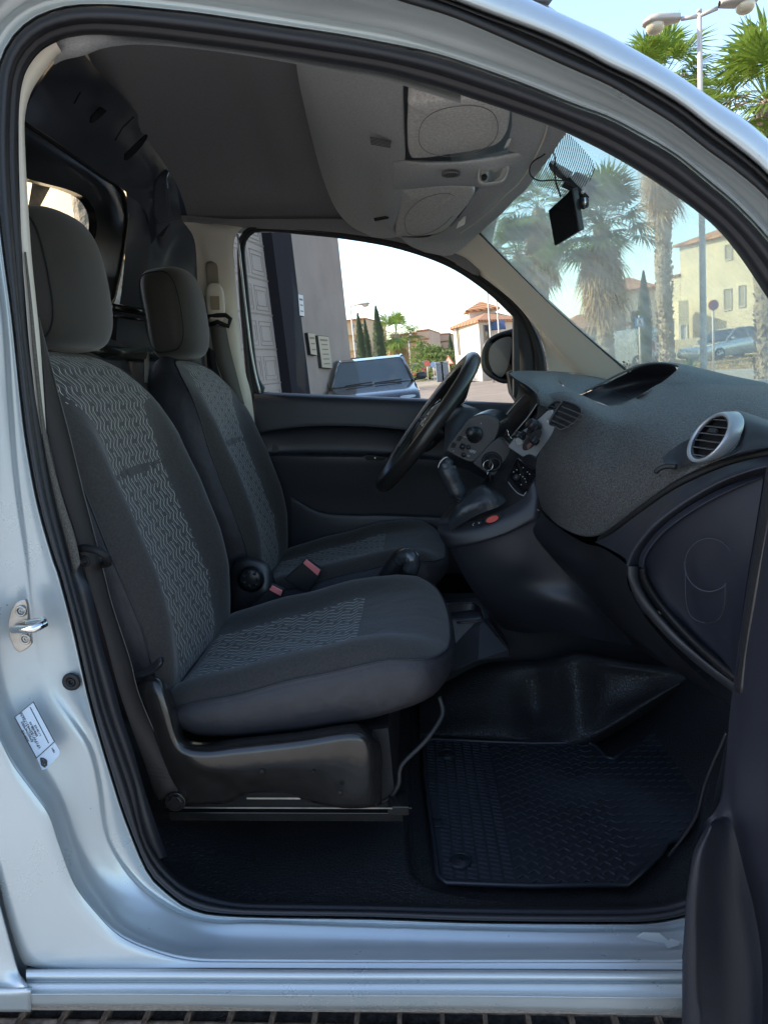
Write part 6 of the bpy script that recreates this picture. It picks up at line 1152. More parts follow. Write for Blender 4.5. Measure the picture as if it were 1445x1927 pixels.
def fan(b, base, d, L, rad, nb, droop, up=(0, 0, 1.)):
    """one fan leaf: petiole plus nb narrow blades"""
    d = np.array(d, float); d /= np.linalg.norm(d); s_ = np.cross(d, up); s_ /= (np.linalg.norm(s_) + 1e-9); u = np.cross(s_, d)
    tip = np.array(base) + d * L - np.array([0, 0, droop * L * .35]); d2 = d - np.array([0, 0, droop * .7]); d2 /= np.linalg.norm(d2); s2 = np.cross(d2, up); s2 /= (np.linalg.norm(s2) + 1e-9); u2 = np.cross(s2, d2)
    n = len(b.V); wv = s_ * .02; b.add([np.array(base) - wv, np.array(base) + wv, tip + wv, tip - wv], [(0, 1, 2, 3)])
    for k in range(nb):
        a = (k / (nb - 1) - .5) * 2 * 1.75 + random.uniform(-.06, .06); rr = rad * (1 - .22 * abs(a) / 1.75) * random.uniform(.85, 1.05)
        dr_ = math.cos(a) * d2 + math.sin(a) * s2 + u2 * .10 * math.cos(a * 2); e = tip + dr_ * rr - np.array([0, 0, rr * .25 * (.4 + droop)]); mid = tip + dr_ * rr * .55
        ww = np.cross(dr_, u2) * rr * .034
        b.add([tip, mid - ww, e, mid + ww], [(0, 1, 2, 3)])
def palm(base, top, tr, R_, label, n_green=34, n_dead=26, sunny=False, skirt=1.0, group='fan palms along the street', seedv=1, nb=23):
    random.seed(seedv); base = GR(base, float); top = GR(top, float)
    t = wthing('palm_tree', label, 'palm tree', base, group)
    n = 26; pts = [base + (top - base) * k / n + np.array([.05 * math.sin(k * .5), .04 * math.cos(k * .4), 0]) for k in range(n + 1)]
    b = MB(); b.tube(pts, [tr * (1.25 if k == 0 else 1 + .10 * ((k * 7) % 3 - 1)) for k in range(n + 1)], 14)
    for k in range(int(np.linalg.norm(top - base) / .14)):
        for j in range(7):
            f = (k + random.random()) * .14 / np.linalg.norm(top - base); a = 2 * math.pi * (j + random.random() * .6 + .5 * (k % 2)) / 7
            if f > 1: continue
            c = base + (top - base) * f + np.array([math.cos(a), math.sin(a), 0]) * tr * .98; o = np.array([math.cos(a), math.sin(a), .0]) * tr * random.uniform(.18, .42); tt = np.array([-math.sin(a), math.cos(a), 0]) * tr * .28
            b.add([c - tt, c + tt, c + o + np.array([0, 0, .10]), c + np.array([0, 0, .12])], [(0, 1, 2), (0, 2, 3)])
    b.build('trunk', M_TRUNK, t, smooth=False)
    b = MB()
    for k in range(n_green):
        el = R(random.uniform(-25, 78)); az = random.uniform(0, 2 * math.pi)
        fan(b, top, (math.cos(az) * math.cos(el), math.sin(az) * math.cos(el), math.sin(el)), R_ * random.uniform(.42, .6), R_ * random.uniform(.45, .62), nb, random.uniform(.1, .55))
    b.build('crown', M_FROND2 if sunny else M_FROND, t, smooth=False)
    b = MB()
    for k in range(int(n_dead * 1.8)):
        el = R(random.uniform(-80, -35)); az = random.uniform(0, 2 * math.pi); z0 = random.uniform(0, 1.0) * skirt * R_ * .55
        fan(b, top - np.array([0, 0, z0]), (math.cos(az) * math.cos(el), math.sin(az) * math.cos(el), math.sin(el)), R_ * random.uniform(.15, .4), R_ * random.uniform(.22, .45), 11, random.uniform(.6, 1.5))
    for k in range(10):
        az = random.uniform(0, 2 * math.pi); p = top.copy(); L = []
        for q in range(7): L.append(p.copy()); p += np.array([math.cos(az), math.sin(az), .5 - .32 * q]) * R_ * .13
        b.tube(L, .012, 4)
    b.build('dead_fronds', M_DEAD, t, smooth=False)
    return t
def at_top(px, py, Y): return PW(px, py, Y)
def under(p, z=0): return np.array([p[0], p[1], z])
def palm_px(px, py, Y, tr, R_, label, lean=(0, 0), **k):
    tp = PW(px, py, Y); return palm((tp[0] + lean[0], tp[1] + lean[1], -.2), tp, tr, R_, label, **k)
# the tall palm right of the camera screen: crown above the van roof
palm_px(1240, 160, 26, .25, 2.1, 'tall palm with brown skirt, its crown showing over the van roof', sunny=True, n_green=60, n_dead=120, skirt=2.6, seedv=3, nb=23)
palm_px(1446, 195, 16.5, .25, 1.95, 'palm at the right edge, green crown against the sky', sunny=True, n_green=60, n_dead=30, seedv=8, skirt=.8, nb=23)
palm_px(1130, 425, 30, .30, 2.7, 'bushy palm with long brown skirt behind the camera screen', n_green=70, n_dead=120, skirt=1.35, seedv=5, nb=23)
palm_px(1012, 395, 36, .26, 2.5, 'leftmost tall palm seen through the windscreen, mostly dead tan fronds', n_green=24, n_dead=120, skirt=1.5, seedv=11)
palm_px(975, 480, 37, .24, 2.3, 'low green palm against the left edge of the windscreen', n_green=50, n_dead=46, seedv=12)
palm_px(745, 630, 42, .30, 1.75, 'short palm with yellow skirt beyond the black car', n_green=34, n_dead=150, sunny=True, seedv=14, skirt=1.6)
def cypress(px, ptop, pbase, Y, wpx, label, lean=0):
    tp = PW(px, ptop, Y); bp = PW(px, pbase, Y); wd = wpx / F * Y / 2; h = tp[2] - max(bp[2], 0); z0 = max(bp[2], 0); z0 = 0; h = tp[2]
    t = wthing('cypress_tree', label, 'cypress', (tp[0], tp[1], 0), 'cypresses')
    b = MB(); b.tube([(tp[0], tp[1], 0), (tp[0], tp[1], h * .8)], [.12, .03], 8); b.build('trunk', M_TRUNK, t)
    b = MB()
    prof = lambda f: wd * I(f, [0, .1, .35, .7, .9, 1.0], [.6, .9, 1.0, .62, .25, .02])
    for k in range(2600):
        f = random.random() ** .8; a = random.uniform(0, 2 * math.pi); r = prof(f) * (.72 + .33 * random.random() + .10 * math.sin(a * 3 + f * 14)); c = np.array([tp[0] + math.cos(a) * r, tp[1] + math.sin(a) * r, f * h])
        s_ = wd * random.uniform(.08, .2); d = np.array([math.cos(a) * .4, math.sin(a) * .4, 1.0]); tt = np.array([-math.sin(a), math.cos(a), 0]); b.add([c - tt * s_ * .4, c + tt * s_ * .4, c + d * s_ * 1.6], [(0, 1, 2)])
    for i in range(9):
        f = i / 9; 
    b.tube([(tp[0], tp[1], f * h) for f in (0.02, .1, .35, .7, .9, .98)], [prof(f) * .74 for f in (0.02, .1, .35, .7, .9, .98)], 12)
    b.build('foliage', M_CYP, t, smooth=False); return t
random.seed(21)
cypress(673, 590, 672, 38, 26, 'left cypress of the pair beside the grey wall'); cypress(686, 602, 672, 39, 22, 'shorter cypress squeezed between two taller ones')
cypress(707, 578, 672, 36, 32, 'tallest broad cypress behind the black car'); cypress(846, 628, 700, 60, 16, 'thin cypress before the white tiled house')
cypress(1210, 512, 640, 34, 32, 'cypress beside the tall palm trunk, seen through the windscreen')
def bush(px, py, Y, r, h, label, n=500, m_=None, name='bush', cat='bush', spiky=False):
    p = PW(px, py, Y); p[2] = max(p[2], 0) if not spiky else 0
    t = wthing(name, label, cat, (p[0], p[1], 0)); b = MB()
    for k in range(n):
        a = random.uniform(0, 2 * math.pi); e = random.uniform(.05, 1.5)
        if spiky:
            d = np.array([math.cos(a) * math.cos(e), math.sin(a) * math.cos(e), math.sin(e)]); L = r * random.uniform(.7, 1.1); s_ = np.cross(d, (0, 0, 1.)) * .05; b0 = np.array([p[0], p[1], .05]); mid = b0 + d * L * .5; b.add([b0, mid - s_, b0 + d * L - np.array([0, 0, .1]), mid + s_], [(0, 1, 2, 3)])
        else:
            q = r * random.random() ** .4; c = np.array([p[0] + math.cos(a) * q * math.cos(e), p[1] + math.sin(a) * q * math.cos(e), h * math.sin(e) * (.5 + q / r / 2)]); s_ = r * .12; v1 = np.array([random.uniform(-1, 1), random.uniform(-1, 1), random.uniform(-1, 1)]) * s_; v2 = np.array([random.uniform(-1, 1), random.uniform(-1, 1), random.uniform(-1, 1)]) * s_; b.add([c, c + v1, c + v2], [(0, 1, 2)])
    b.build('foliage', m_ or M_BUSH, t, smooth=False); return t
bush(815, 690, 58, 2.6, 2.6, 'yellow-green bush behind the recycling bins', 900); bush(1293, 680, 21, .9, .8, 'spiky low plant at the foot of the lamp post', 90, mat('agave_leaf', (.10, .15, .06), .6), spiky=True)
bush(795, 690, 66, 2.0, 3.4, 'small leafy tree left of the yellow-green bush', 700)

# ---- buildings
def windows(b_, parent, cfg): pass
M_GREYW = mat('grey_render', (.30, .235, .195), .9, noise=(1.2, .10), bump=(30, .3, .01))
M_GARAGE = mat('garage_door', (.33, .27, .23), .75, noise=(2, .06))
M_DARKP = mat('dark_pillar', (.022, .020, .024), .9, spec=.1)
M_YELL = mat('yellow_render', (.64, .55, .38), .9, noise=(.7, .12), bump=(18, .3, .02))
M_WHITEW = mat('white_render', (.66, .60, .52), .9, noise=(.8, .08))
M_OCHRE = mat('ochre_render', (.60, .42, .24), .9, noise=(.3, .1))
M_SALM = mat('salmon_render', (.58, .36, .24), .9, noise=(.3, .1))
def tile_mat():
    mm = mat('roof_tiles', (.42, .19, .09), .85); t = mm.node_tree; b = t.nodes['Principled BSDF']; tc = t.nodes.new('ShaderNodeTexCoord'); wv = t.nodes.new('ShaderNodeTexWave'); wv.inputs['Scale'].default_value = 1.5; wv.inputs['Distortion'].default_value = .6; wv.bands_direction = 'DIAGONAL'
    t.links.new(tc.outputs['Object'], wv.inputs[0]); cp = t.nodes.new('ShaderNodeValToRGB'); cp.color_ramp.elements[0].color = (.22, .09, .045, 1); cp.color_ramp.elements[1].color = (.55, .28, .14, 1); t.links.new(wv.outputs[0], cp.inputs[0]); t.links.new(cp.outputs[0], b.inputs[0]); return mm
M_TILE = tile_mat()
M_WIN = mat('window_dark', (.05, .055, .06), .15, spec=.8)
M_SHUT = mat('window_shutter', (.30, .27, .20), .7)
# grey building on the left of the side street; its long wall runs away to the right
ga = PW(662, 690, 17.0); gb_dir = np.array([.16, 1.0, 0]); gb_dir /= np.linalg.norm(gb_dir); gn = np.array([gb_dir[1], -gb_dir[0], 0])   # normal faces right / camera
def GWp(px, py, off_=0.0):      # pixel on the grey wall plane
    v = np.array([px - 722.5, py - 963.5, F]); r = np.array([v @ WX, v @ WY, v @ GU]); o = np.array([0, 0, EYE]); a = ga + gn * off_
    return o + r * ((a - o) @ gn) / (r @ gn)
gc = under(ga); H_ = 9.0
t = wthing('grey_building', 'grey rendered building with a garage door, left through the driver window', 'building', gc)
ge = gc.copy(); gs = gc - gb_dir * 3.6
pillR = under(GWp(578, 738)); pillL = under(GWp(543, 738)); 
b = MB(); b.prism([gc, pillR, pillR - gn * 8, gc - gn * 8], (0, 0, H_)); b.build('wall', M_GREYW, t, smooth=False)
b = MB(); b.prism([pillR + gn * .06, pillL + gn * .06, pillL - gn * .4, pillR - gn * .4], (0, 0, H_)); b.build('pillar', M_DARKP, t, smooth=False)
gdir = -gb_dir; far_l = pillL + gdir * 3.3
b = MB(); b.prism([pillL - gn * .12, far_l - gn * .12, far_l - gn * .2, pillL - gn * .2], (0, 0, 5.2)); gd_ = b.build('garage_door', M_GARAGE, t, smooth=False)
b = MB()
for k in range(9):
    b.add(*[[p + np.array([0, 0, 0]) for p in [pillL - gn * .115 + np.array([0, 0, .56 * k + .02]), far_l - gn * .115 + np.array([0, 0, .56 * k + .02]), far_l - gn * .10 + np.array([0, 0, .56 * k + .045]), pillL - gn * .10 + np.array([0, 0, .56 * k + .045])]], [(0, 1, 2, 3)]])
    for j in range(4):
        o0 = pillL + gdir * (.12 + .68 * j) + np.array([0, 0, .56 * k + .10]); 
        for ins in (0, .07):
            c_ = [o0 + gdir * ins + np.array([0, 0, ins]), o0 + gdir * (.56 - ins) + np.array([0, 0, ins]), o0 + gdir * (.56 - ins) + np.array([0, 0, .38 - ins]), o0 + gdir * ins + np.array([0, 0, .38 - ins])]
            c_ = [p - gn * .112 for p in c_]; b.tube(c_ + [c_[0]], .0045, 4, cap=False)
b.build('door_panelling', M_GARAGE, gd_, smooth=False)
b = MB(); b.prism([pillL, far_l, far_l - gn * .4, pillL - gn * .4], (0, 0, .0001 + 0)); 
b = MB(); b.prism([pillL + np.array([0, 0, 5.2]), far_l + np.array([0, 0, 5.2]), far_l - gn * 8 + np.array([0, 0, 5.2]), pillL - gn * 8 + np.array([0, 0, 5.2])], (0, 0, H_ - 5.2)); b.build('upper_wall', M_GREYW, t, smooth=False)
b = MB(); b.prism([pillL - gn * .25, far_l - gn * .25, far_l - gn * 8, pillL - gn * 8], (0, 0, 5.19)); b.build('rear_mass', M_GREYW, t, smooth=False)
b = MB(); e0 = gc - gb_dir * .0; b.prism([pillR + gn * .035, pillR + gn * .035 + gb_dir * .05, pillR + gb_dir * .05, pillR], (0, 0, H_)); b.build('corner_bead', M_CREAM, t, smooth=False)
M_PLQ = mat('plaque_beige', (.42, .34, .24), .6); M_PLQ2 = mat('plaque_white', (.6, .58, .55), .5)
for nm_, pts, mt_, lb_, nl in (('wall_sign', [(561, 553), (570, 555), (573, 596), (564, 594)], M_PLQ2, 'small white notice high on the grey wall', 3), ('wall_sign', [(579, 626), (592, 627), (597, 669), (585, 667)], M_PLQ, 'narrow beige plaque left of the large one', 3), ('wall_sign', [(598, 631), (618, 633), (626, 694), (606, 692)], M_PLQ, 'larger beige plaque with lines of text', 6)):
    q = [GWp(*p, .07) for p in pts]; s_ = wthing(nm_, lb_, 'sign', q[0], 'signs on the grey wall'); b = MB(); b.prism([p for p in q], -gn * .064); b.build('sign_box', M_DARKP, s_, smooth=False)
    c = sum(q) / 4; b = MB(); b.prism([c + (p - c) * .97 + gn * .004 for p in q], -gn * .003); b.build('sign_face', mt_, s_, smooth=False)
    b = MB(); hz = (q[1] - q[0]); vt = (q[3] - q[0])
    for k in range(nl):
        f = (k + .7) / (nl + .6); a = q[0] + vt * f + hz * (.2 if k else .12) + gn * .0065; c2 = a + hz * (.6 if k else .72); hh = vt * (.055 if k else .09) / max(1, nl / 4); b.add([a, c2, c2 + hh, a + hh], [(0, 1, 2, 3)])
    b.build('sign_text', mat('faded_ink', (.16, .12, .09), .7), s_, smooth=False)
p0 = PW(657, 655, 24); t = wthing('meter_box', 'brown box beyond the corner of the grey building', 'cabinet', under(p0)); b = MB(); b.box((p0[0] + .12, p0[1], .8), (.34, .3, 1.6)); b.box((p0[0] + .12, p0[1], 1.63), (.42, .40, .07)); b.build('cabinet_box', mat('brown_panel', (.10, .06, .045), .7), t, smooth=False)

def block(name, label, cat, corners, h, wallm, wins=(), roof=None, z0=0, parent=None, base=None, group=None):
    """corners: footprint; wins: (edge index, u0, u1, z0, z1, material)"""
    corners = [np.array([c[0], c[1], z0], float) for c in corners]
    t = parent or wthing(name, label, cat, corners[0], group)
    b = MB(); b.prism(corners, (0, 0, h)); wl = b.build('wall', wallm, t, smooth=False)
    cen = sum(corners) / len(corners)
    for wn_ in wins:
        i, u0, u1, a0, a1, wm = wn_[:6]; A0 = corners[i]; B0 = corners[(i + 1) % len(corners)]; d = B0 - A0; Ln = np.linalg.norm(d); d /= Ln; n_ = np.array([d[1], -d[0], 0]);
        if n_ @ (cen - A0) > 0: n_ = -n_
        q = [A0 + d * u0 + np.array([0, 0, a0]), A0 + d * u1 + np.array([0, 0, a0]), A0 + d * u1 + np.array([0, 0, a1]), A0 + d * u0 + np.array([0, 0, a1])]
        kind = wn_[6] if len(wn_) > 6 else 'window'
        b = MB(); b.prism([p + n_ * .01 for p in q], n_ * .004); wo = b.build(kind, wm, wl, smooth=False)
        c = sum(q) / 4; fr = MB(); s_ = .07
        fr.tube([p + n_ * .03 for p in q] + [q[0] + n_ * .03], s_ * .6, 4, cap=False)
        fr.build('window_frame', M_WHITEW if wallm is not M_WHITEW else M_SHUT, wl, smooth=False)
    if roof == 'hip':
        ov = [cen + (c - cen) * 1.08 + np.array([0, 0, h]) for c in corners]; ap = [cen + (c - cen) * .15 + np.array([0, 0, h + roof_h]) for c in corners]
    return t, wl, corners
def hiproof(parent, corners, h, rh, over=.4, name='roof', k=.12):
    cen = sum(corners) / len(corners); n = len(corners)
    lo = [c + (c - cen) / np.linalg.norm(c - cen) * over + np.array([0, 0, h]) for c in corners]; hi = [cen + (c - cen) * k + np.array([0, 0, h + rh]) for c in corners]; up = [p + np.array([0, 0, .12]) for p in lo]
    b = MB(); b.add(lo + up + hi, [tuple(range(n - 1, -1, -1))] + [(i, (i + 1) % n, n + (i + 1) % n, n + i) for i in range(n)] + [(n + i, n + (i + 1) % n, 2 * n + (i + 1) % n, 2 * n + i) for i in range(n)] + [tuple(range(2 * n, 3 * n))]); return b.build(name, M_TILE, parent, smooth=False)
def xy(px, Y): p = PW(px, 690, Y); return np.array([p[0], p[1]])
def zat(px, py, Y): return PW(px, py, Y)[2]
# large yellow house at the right: the end wall faces the sun
Ya, Yb = 43.0, 36.0
a_ = xy(1282, Ya); b2_ = xy(1560, Yb); hh = zat(1300, 462, Ya)
dY = (b2_ - a_); dY /= np.linalg.norm(dY); nY = np.array([-dY[1], dY[0]])
LY = np.linalg.norm(b2_ - a_)
def YW(px, py):
    v = np.array([px - 722.5, py - 963.5, F]); r = np.array([v @ WX, v @ WY, v @ GU]); n3 = np.array([nY[0], nY[1], 0]); o = np.array([0, 0, EYE]); a3 = np.array([a_[0], a_[1], 0]); p = o + r * ((a3 - o) @ n3) / (r @ n3); return (p[:2] - a_) @ dY, p[2]
wins = []
for (x0, y0, x1, y1) in ((1362, 545, 1376, 583), (1390, 538, 1402, 577), (1364, 462, 1377, 488)):
    u0, z1 = YW(x0, y0); u1, z0_ = YW(x1, y1); wins.append((0, u0, u1, z0_, z1, M_SHUT))
yb, ywall, yc_ = block('yellow_house', 'large plain yellow house with three shuttered windows at the right', 'house', [a_, b2_, b2_ + nY * 9, a_ + nY * 9], hh, M_YELL, wins)
hiproof(ywall, yc_, hh, 1.3, .35, k=.2)
t2, w2, c2 = block('x', None, None, [a_ - dY * .9 - nY * .0, a_ + dY * .02, a_ + nY * 8, a_ - dY * .9 + nY * 8], zat(1275, 520, Ya), M_YELL, parent=yb)
hiproof(w2, c2, zat(1275, 520, Ya), .5, .1)
a3_ = xy(1278, 41.0); b3_ = xy(1297, 40.8); t3, w3, c3 = block('porch_wall', 'low yellow wall block left of the big yellow house', 'wall', [a3_, b3_, b3_ + np.array([0, 1.5]), a3_ + np.array([0, 1.5])], zat(1290, 565, 41.0), M_YELL, [(0, .08, .42, .9, 1.9, M_WHITEW)])
# low garden wall in front
gw0 = xy(1240, 40.5); gw1 = xy(1500, 37.0); block('garden_wall', 'long low yellow garden wall under the yellow house', 'wall', [gw0, gw1, gw1 + np.array([0, .3]), gw0 + np.array([0, .3])], 1.15, M_YELL)
# white houses with terracotta roofs behind the palms
a4 = xy(1160, 46); b4 = xy(1238, 46)
t4, w4, c4 = block('white_house', 'white house with orange tiled roof between the bushy palm and the cypress', 'house', [a4, b4, b4 + np.array([1, 7]), a4 + np.array([1, 7])], zat(1190, 548, 46), M_WHITEW, [(0, 1.0, 1.8, 1.6, 3.1, M_WIN), (0, .2, .6, 2.0, 3.0, M_SHUT)])
hiproof(w4, c4, zat(1190, 548, 46), 1.1, .4)
a5 = xy(1236, 50); b5 = xy(1292, 50)
t5, w5, c5 = block('white_house', 'cream house with chimney and tiled roof right of the tall palm trunk', 'house', [a5, b5, b5 + np.array([1, 7]), a5 + np.array([1, 7])], zat(1265, 545, 50), M_WHITEW, [(0, .75, 1.1, 3.6, 4.2, M_WIN), (0, .2, 1.6, 0.2, 2.0, M_WIN)])
hiproof(w5, c5, zat(1265, 545, 50), .9, .4)
b = MB(); p = PW(1250, 520, 52); b.box((p[0], p[1], p[2] - .2), (.8, .8, 1.2)); b.box((p[0], p[1], p[2] + .45), (.95, .95, .12)); b.build('chimney', M_WHITEW, w5, smooth=False)
b = MB(); p0 = np.array([*a5, 0]); q0 = np.array([*b5, 0]); zc = zat(1262, 562, 50); b.prism([p0 + np.array([-.3, -1.2, zc - 1.1]), q0 + np.array([.1, -1.2, zc - 1.1]), q0 + np.array([.1, 0, zc - .1]), p0 + np.array([-.3, 0, zc - .1])], (0, 0, .12)); b.build('porch_roof', M_TILE, w5, smooth=False)
a6 = xy(1060, 38); b6 = xy(1175, 38)
t6, w6, c6 = block('white_house', 'low house with red tiled porch, left of the white van', 'house', [a6, b6, b6 + np.array([0, 5]), a6 + np.array([0, 5])], zat(1130, 618, 38), M_YELL, [(0, 1.0, 1.7, .6, 1.7, M_WIN), (0, 2.2, 2.9, .6, 1.7, M_WIN)])
hiproof(w6, c6, zat(1130, 618, 38), .9, .6)
# apartments at the end of the street and the white house
def apart(px0, px1, Y, ptop, label, m_, cols, floors, grp='apartment blocks at the end of the street'):
    a = xy(px0, Y); c = xy(px1, Y); h = zat((px0 + px1) / 2, ptop, Y); L_ = np.linalg.norm(c - a); wn2 = []
    for f in range(floors):
        for k in range(cols):
            u = L_ * (k + .25) / cols; z = h * (f + .35) / floors; wn2.append((0, u, u + L_ * .42 / cols, z, z + h * .38 / floors, M_WIN if (f + k) % 2 else M_SHUT))
    t, w_, c_ = block('apartment_block', label, 'apartment building', [a, c, c + np.array([2, 14]), a + np.array([2, 14])], h, m_, wn2, group=grp)
    for f in range(1, floors):
        b = MB(); z = h * f / floors + .1; p0 = np.array([*a, z]); q0 = np.array([*c, z]); b.prism([p0 + [0, -.9, 0], q0 + [0, -.9, 0], q0, p0], (0, 0, .18)); b.prism([p0 + [0, -.9, .18], q0 + [0, -.9, .18], q0 + [0, -.85, .18], p0 + [0, -.85, .18]], (0, 0, .7)); b.build('balcony', m_, w_, smooth=False)
    hiproof(w_, c_, h, h * .09, .5); return t
apart(650, 698, 95, 602, 'pale apartment block behind the left cypress', M_OCHRE, 3, 4)
apart(755, 797, 105, 628, 'ochre apartment block right of the yellow palm', M_OCHRE, 3, 5)
apart(790, 812, 98, 622, 'narrow stepped apartment tower in the middle', M_SALM, 2, 5)
apart(808, 850, 115, 630, 'salmon apartment block behind the thin cypress', M_SALM, 3, 5)
a7 = xy(858, 45); b7 = xy(906, 40); c7 = xy(985, 44)
t7, w7, c7_ = block('tiled_house', 'white two-storey house with tiled roof beyond the side mirror', 'house', [a7, b7, c7, c7 + np.array([2, 8]), a7 + np.array([1, 9])], zat(880, 612, 42), M_WHITEW, [(0, .9, 1.2, 1.6, 3.2, M_SHUT), (1, .5, 1.0, 2.0, 3.0, M_WIN), (1, .4, 1.1, .5, 1.5, M_WIN)])
hiproof(w7, c7_, zat(880, 612, 42), .9, .3)
b = MB(); p = PW(900, 600, 46); b.box((p[0] + .2, p[1], p[2] - .3), (1.6, 1.6, 1.4)); b.build('turret', M_WHITEW, w7, smooth=False)
cs = [np.array([p[0] + .2 + x, p[1] + y, 0]) for x, y in ((-.9, -.9), (.9, -.9), (.9, .9), (-.9, .9))]; hiproof(w7, cs, p[2] + .4, .6, .2, 'turret_roof')
# cream wall behind the van, seen through the bulkhead pane
t8, w8, c8 = block('cream_building', 'sunlit cream wall seen through the small rear pane above the headrest', 'building', [(-1.55, 4.6), (-5.0, 8.05), (-4.6, 8.4), (-1.2, 5.0)], 6.0, mat('cream_render', (.80, .62, .38), .9, noise=(1.5, .1)))
palm((-1.62, 4.2, -.1), (-1.70, 4.2, 5.6), .12, 1.3, 'dark palm trunk seen through the small rear pane', n_green=16, n_dead=10, seedv=31)

# ---- street furniture
M_POLE = mat('painted_pole', (.50, .46, .42), .5, noise=(4, .1))
def lamp_post(px, ptop, Y, label, heads=2, r=.055, group='street lamps', ph=1.0):
    tp = PW(px, ptop, Y); t = wthing('street_lamp', label, 'street lamp', (tp[0], tp[1], 0), group)
    b = MB(); b.tube([(tp[0], tp[1], 0), (tp[0], tp[1], 1.2), (tp[0], tp[1], tp[2])], [r * 1.3, r * 1.15, r * .72], 12); b.disc((tp[0], tp[1], tp[2]), (0, 0, 1), r * .8, .04, 12); b.build('pole', M_POLE, t)
    for s_ in ((-1, 1) if heads == 2 else (1,)):
        b = MB(); L0 = .32; z = tp[2] - .04; b.tube([(tp[0], tp[1], z), (tp[0] + s_ * L0 * ph, tp[1] - .1 * s_, z + .03)], .03, 8); b.build('arm', M_POLE, t)
        c = np.array([tp[0] + s_ * (L0 + .38) * ph, tp[1] - .15 * s_, z + .05]); V = []
        A = []
        for x, wv_, ht, hb_ in ((-.38, .05, .05, .05), (-.36, .09, .075, .07), (-.15, .13, .09, .10), (.10, .17, .10, .12), (.28, .15, .085, .10), (.38, .08, .04, .05), (.40, .01, .01, .01)):
            A.append([c + np.array([s_ * x * ph, wv_ * math.cos(a), (ht if math.sin(a) > 0 else hb_ * .45) * math.sin(a)]) for a in np.linspace(0, 2 * math.pi, 17)[:-1]])
        V, Fs, _ = gridmesh(np.array(A), closed_u=True); hd = mk('lamp_head', V, Fs, mat('lamp_shell', (.50, .44, .38), .4), t)
        V, Fs = superell(c + np.array([s_ * .14 * ph, 0, -.05]), (.19 * ph, .13, .11), .9, 1.0, nu=20, nv=12); mk('lamp_bowl', V, Fs, mat('lamp_bowl', (.62, .52, .36), .2, spec=.7), hd)
    return t
lamp_post(1315, 24, 11.5, 'tall twin-headed street lamp over the van roof', 2, .045, ph=.68)
lamp_post(659, 576, 40, 'thin single street lamp beyond the grey wall', 1, .05)
lamp_post(917, 552, 36, 'bare pole left of the pair beside the white house', 1, .05, ph=.4); lamp_post(934, 560, 38, 'bare pole right of the pair beside the white house', 1, .045, ph=.4)
lamp_post(768, 632, 60, 'thin pole in front of the ochre apartments', 1, .05, ph=.3)
def sign(px, py, Y, rad, shape, col, label, col2=None, glyph=None):
    c = PW(px, py, Y); t = wthing('road_sign', label, 'road sign', (c[0], c[1], 0), 'road signs')
    b = MB(); b.tube([(c[0], c[1] + .05, 0), (c[0], c[1] + .05, c[2] + rad)], .035, 8); b.build('post', M_POLE, t)
    n = {'circle': 28, 'tri': 3, 'square': 4}[shape]; a0 = {'circle': 0, 'tri': math.pi / 2, 'square': math.pi / 4}[shape]
    def pl(r, dy): return [c + np.array([r * math.cos(a0 + 2 * math.pi * k / n), dy, r * math.sin(a0 + 2 * math.pi * k / n)]) for k in range(n)]
    b = MB(); b.prism(pl(rad, 0), (0, .02, 0)); b.build('plate', mat('sign_' + shape, col, .5), t, smooth=False)
    if col2: b = MB(); b.prism(pl(rad * .72, -.006), (0, .003, 0)); b.build('inner_plate', mat('sign_in', col2, .5), t, smooth=False)
    if glyph == 'bar': b = MB(); b.tube([c + np.array([-rad * .5, -.01, rad * .5]), c + np.array([rad * .5, -.01, -rad * .5])], rad * .1, 6); b.build('bar', mat('sign_red', (.5, .05, .05), .5), t)
    if glyph == 'arrow': b = MB(); b.prism([c + np.array([x * rad, -.01, z * rad]) for x, z in ((-.5, -.1), (.1, -.1), (.1, -.35), (.6, 0), (.1, .35), (.1, .1), (-.5, .1))], (0, .003, 0)); b.build('arrow', M_LABEL, t, smooth=False)
    if glyph == 'man': b = MB(); b.prism([c + np.array([x * rad, -.012, z * rad]) for x, z in ((-.3, -.4), (-.1, 0), (-.1, .3), (.1, .3), (.15, 0), (.35, -.4), (.2, -.4), (0, -.1), (-.15, -.4))], (0, .003, 0)); b.build('walking_figure', M_INK, t, smooth=False)
    if glyph == 'plate': b = MB(); b.box(c + np.array([0, -.01, -rad * 1.5]), (rad * 1.8, .02, rad * .55)); b.build('sub_plate', M_PLQ2, t, smooth=False)
    return t
s_ = sign(1342, 574, 22, .15, 'circle', (.50, .07, .06), 'no-parking disc, red rim with blue centre, before the yellow wall', (.16, .17, .30), 'bar')
sign(1136, 621, 30, .20, 'circle', (.03, .16, .48), 'round blue arrow sign by the white van', None, 'arrow')
sign(1203, 606, 28, .24, 'square', (.04, .22, .50), 'blue square crossing sign beside the cypress', (.65, .65, .65), 'man')
sign(844, 680, 50, .42, 'tri', (.60, .14, .11), 'red triangular warning sign at the street end', (.75, .62, .5))
sign(803, 684, 52, .22, 'circle', (.5, .12, .10), 'red round sign beside the parked cars'); sign(815, 686, 54, .22, 'circle', (.22, .30, .5), 'blue round sign beside the parked cars')
for px in (828, 837):
    p = PW(px, 705, 46); t = wthing('recycling_bin', 'left grey-blue recycling bin' if px == 828 else 'right grey-blue recycling bin', 'bin', under(p), 'recycling bins')
    b = MB(); b.box((p[0], p[1], .62), (.5, .6, 1.15)); b.build('bin_body', mat('bin_blue', (.12, .16, .22), .5), t, smooth=False, bevel=.05); b = MB(); b.box((p[0], p[1], 1.24), (.56, .66, .12)); b.build('lid', mat('bin_lid', (.25, .30, .36), .5), t, smooth=False, bevel=.03)
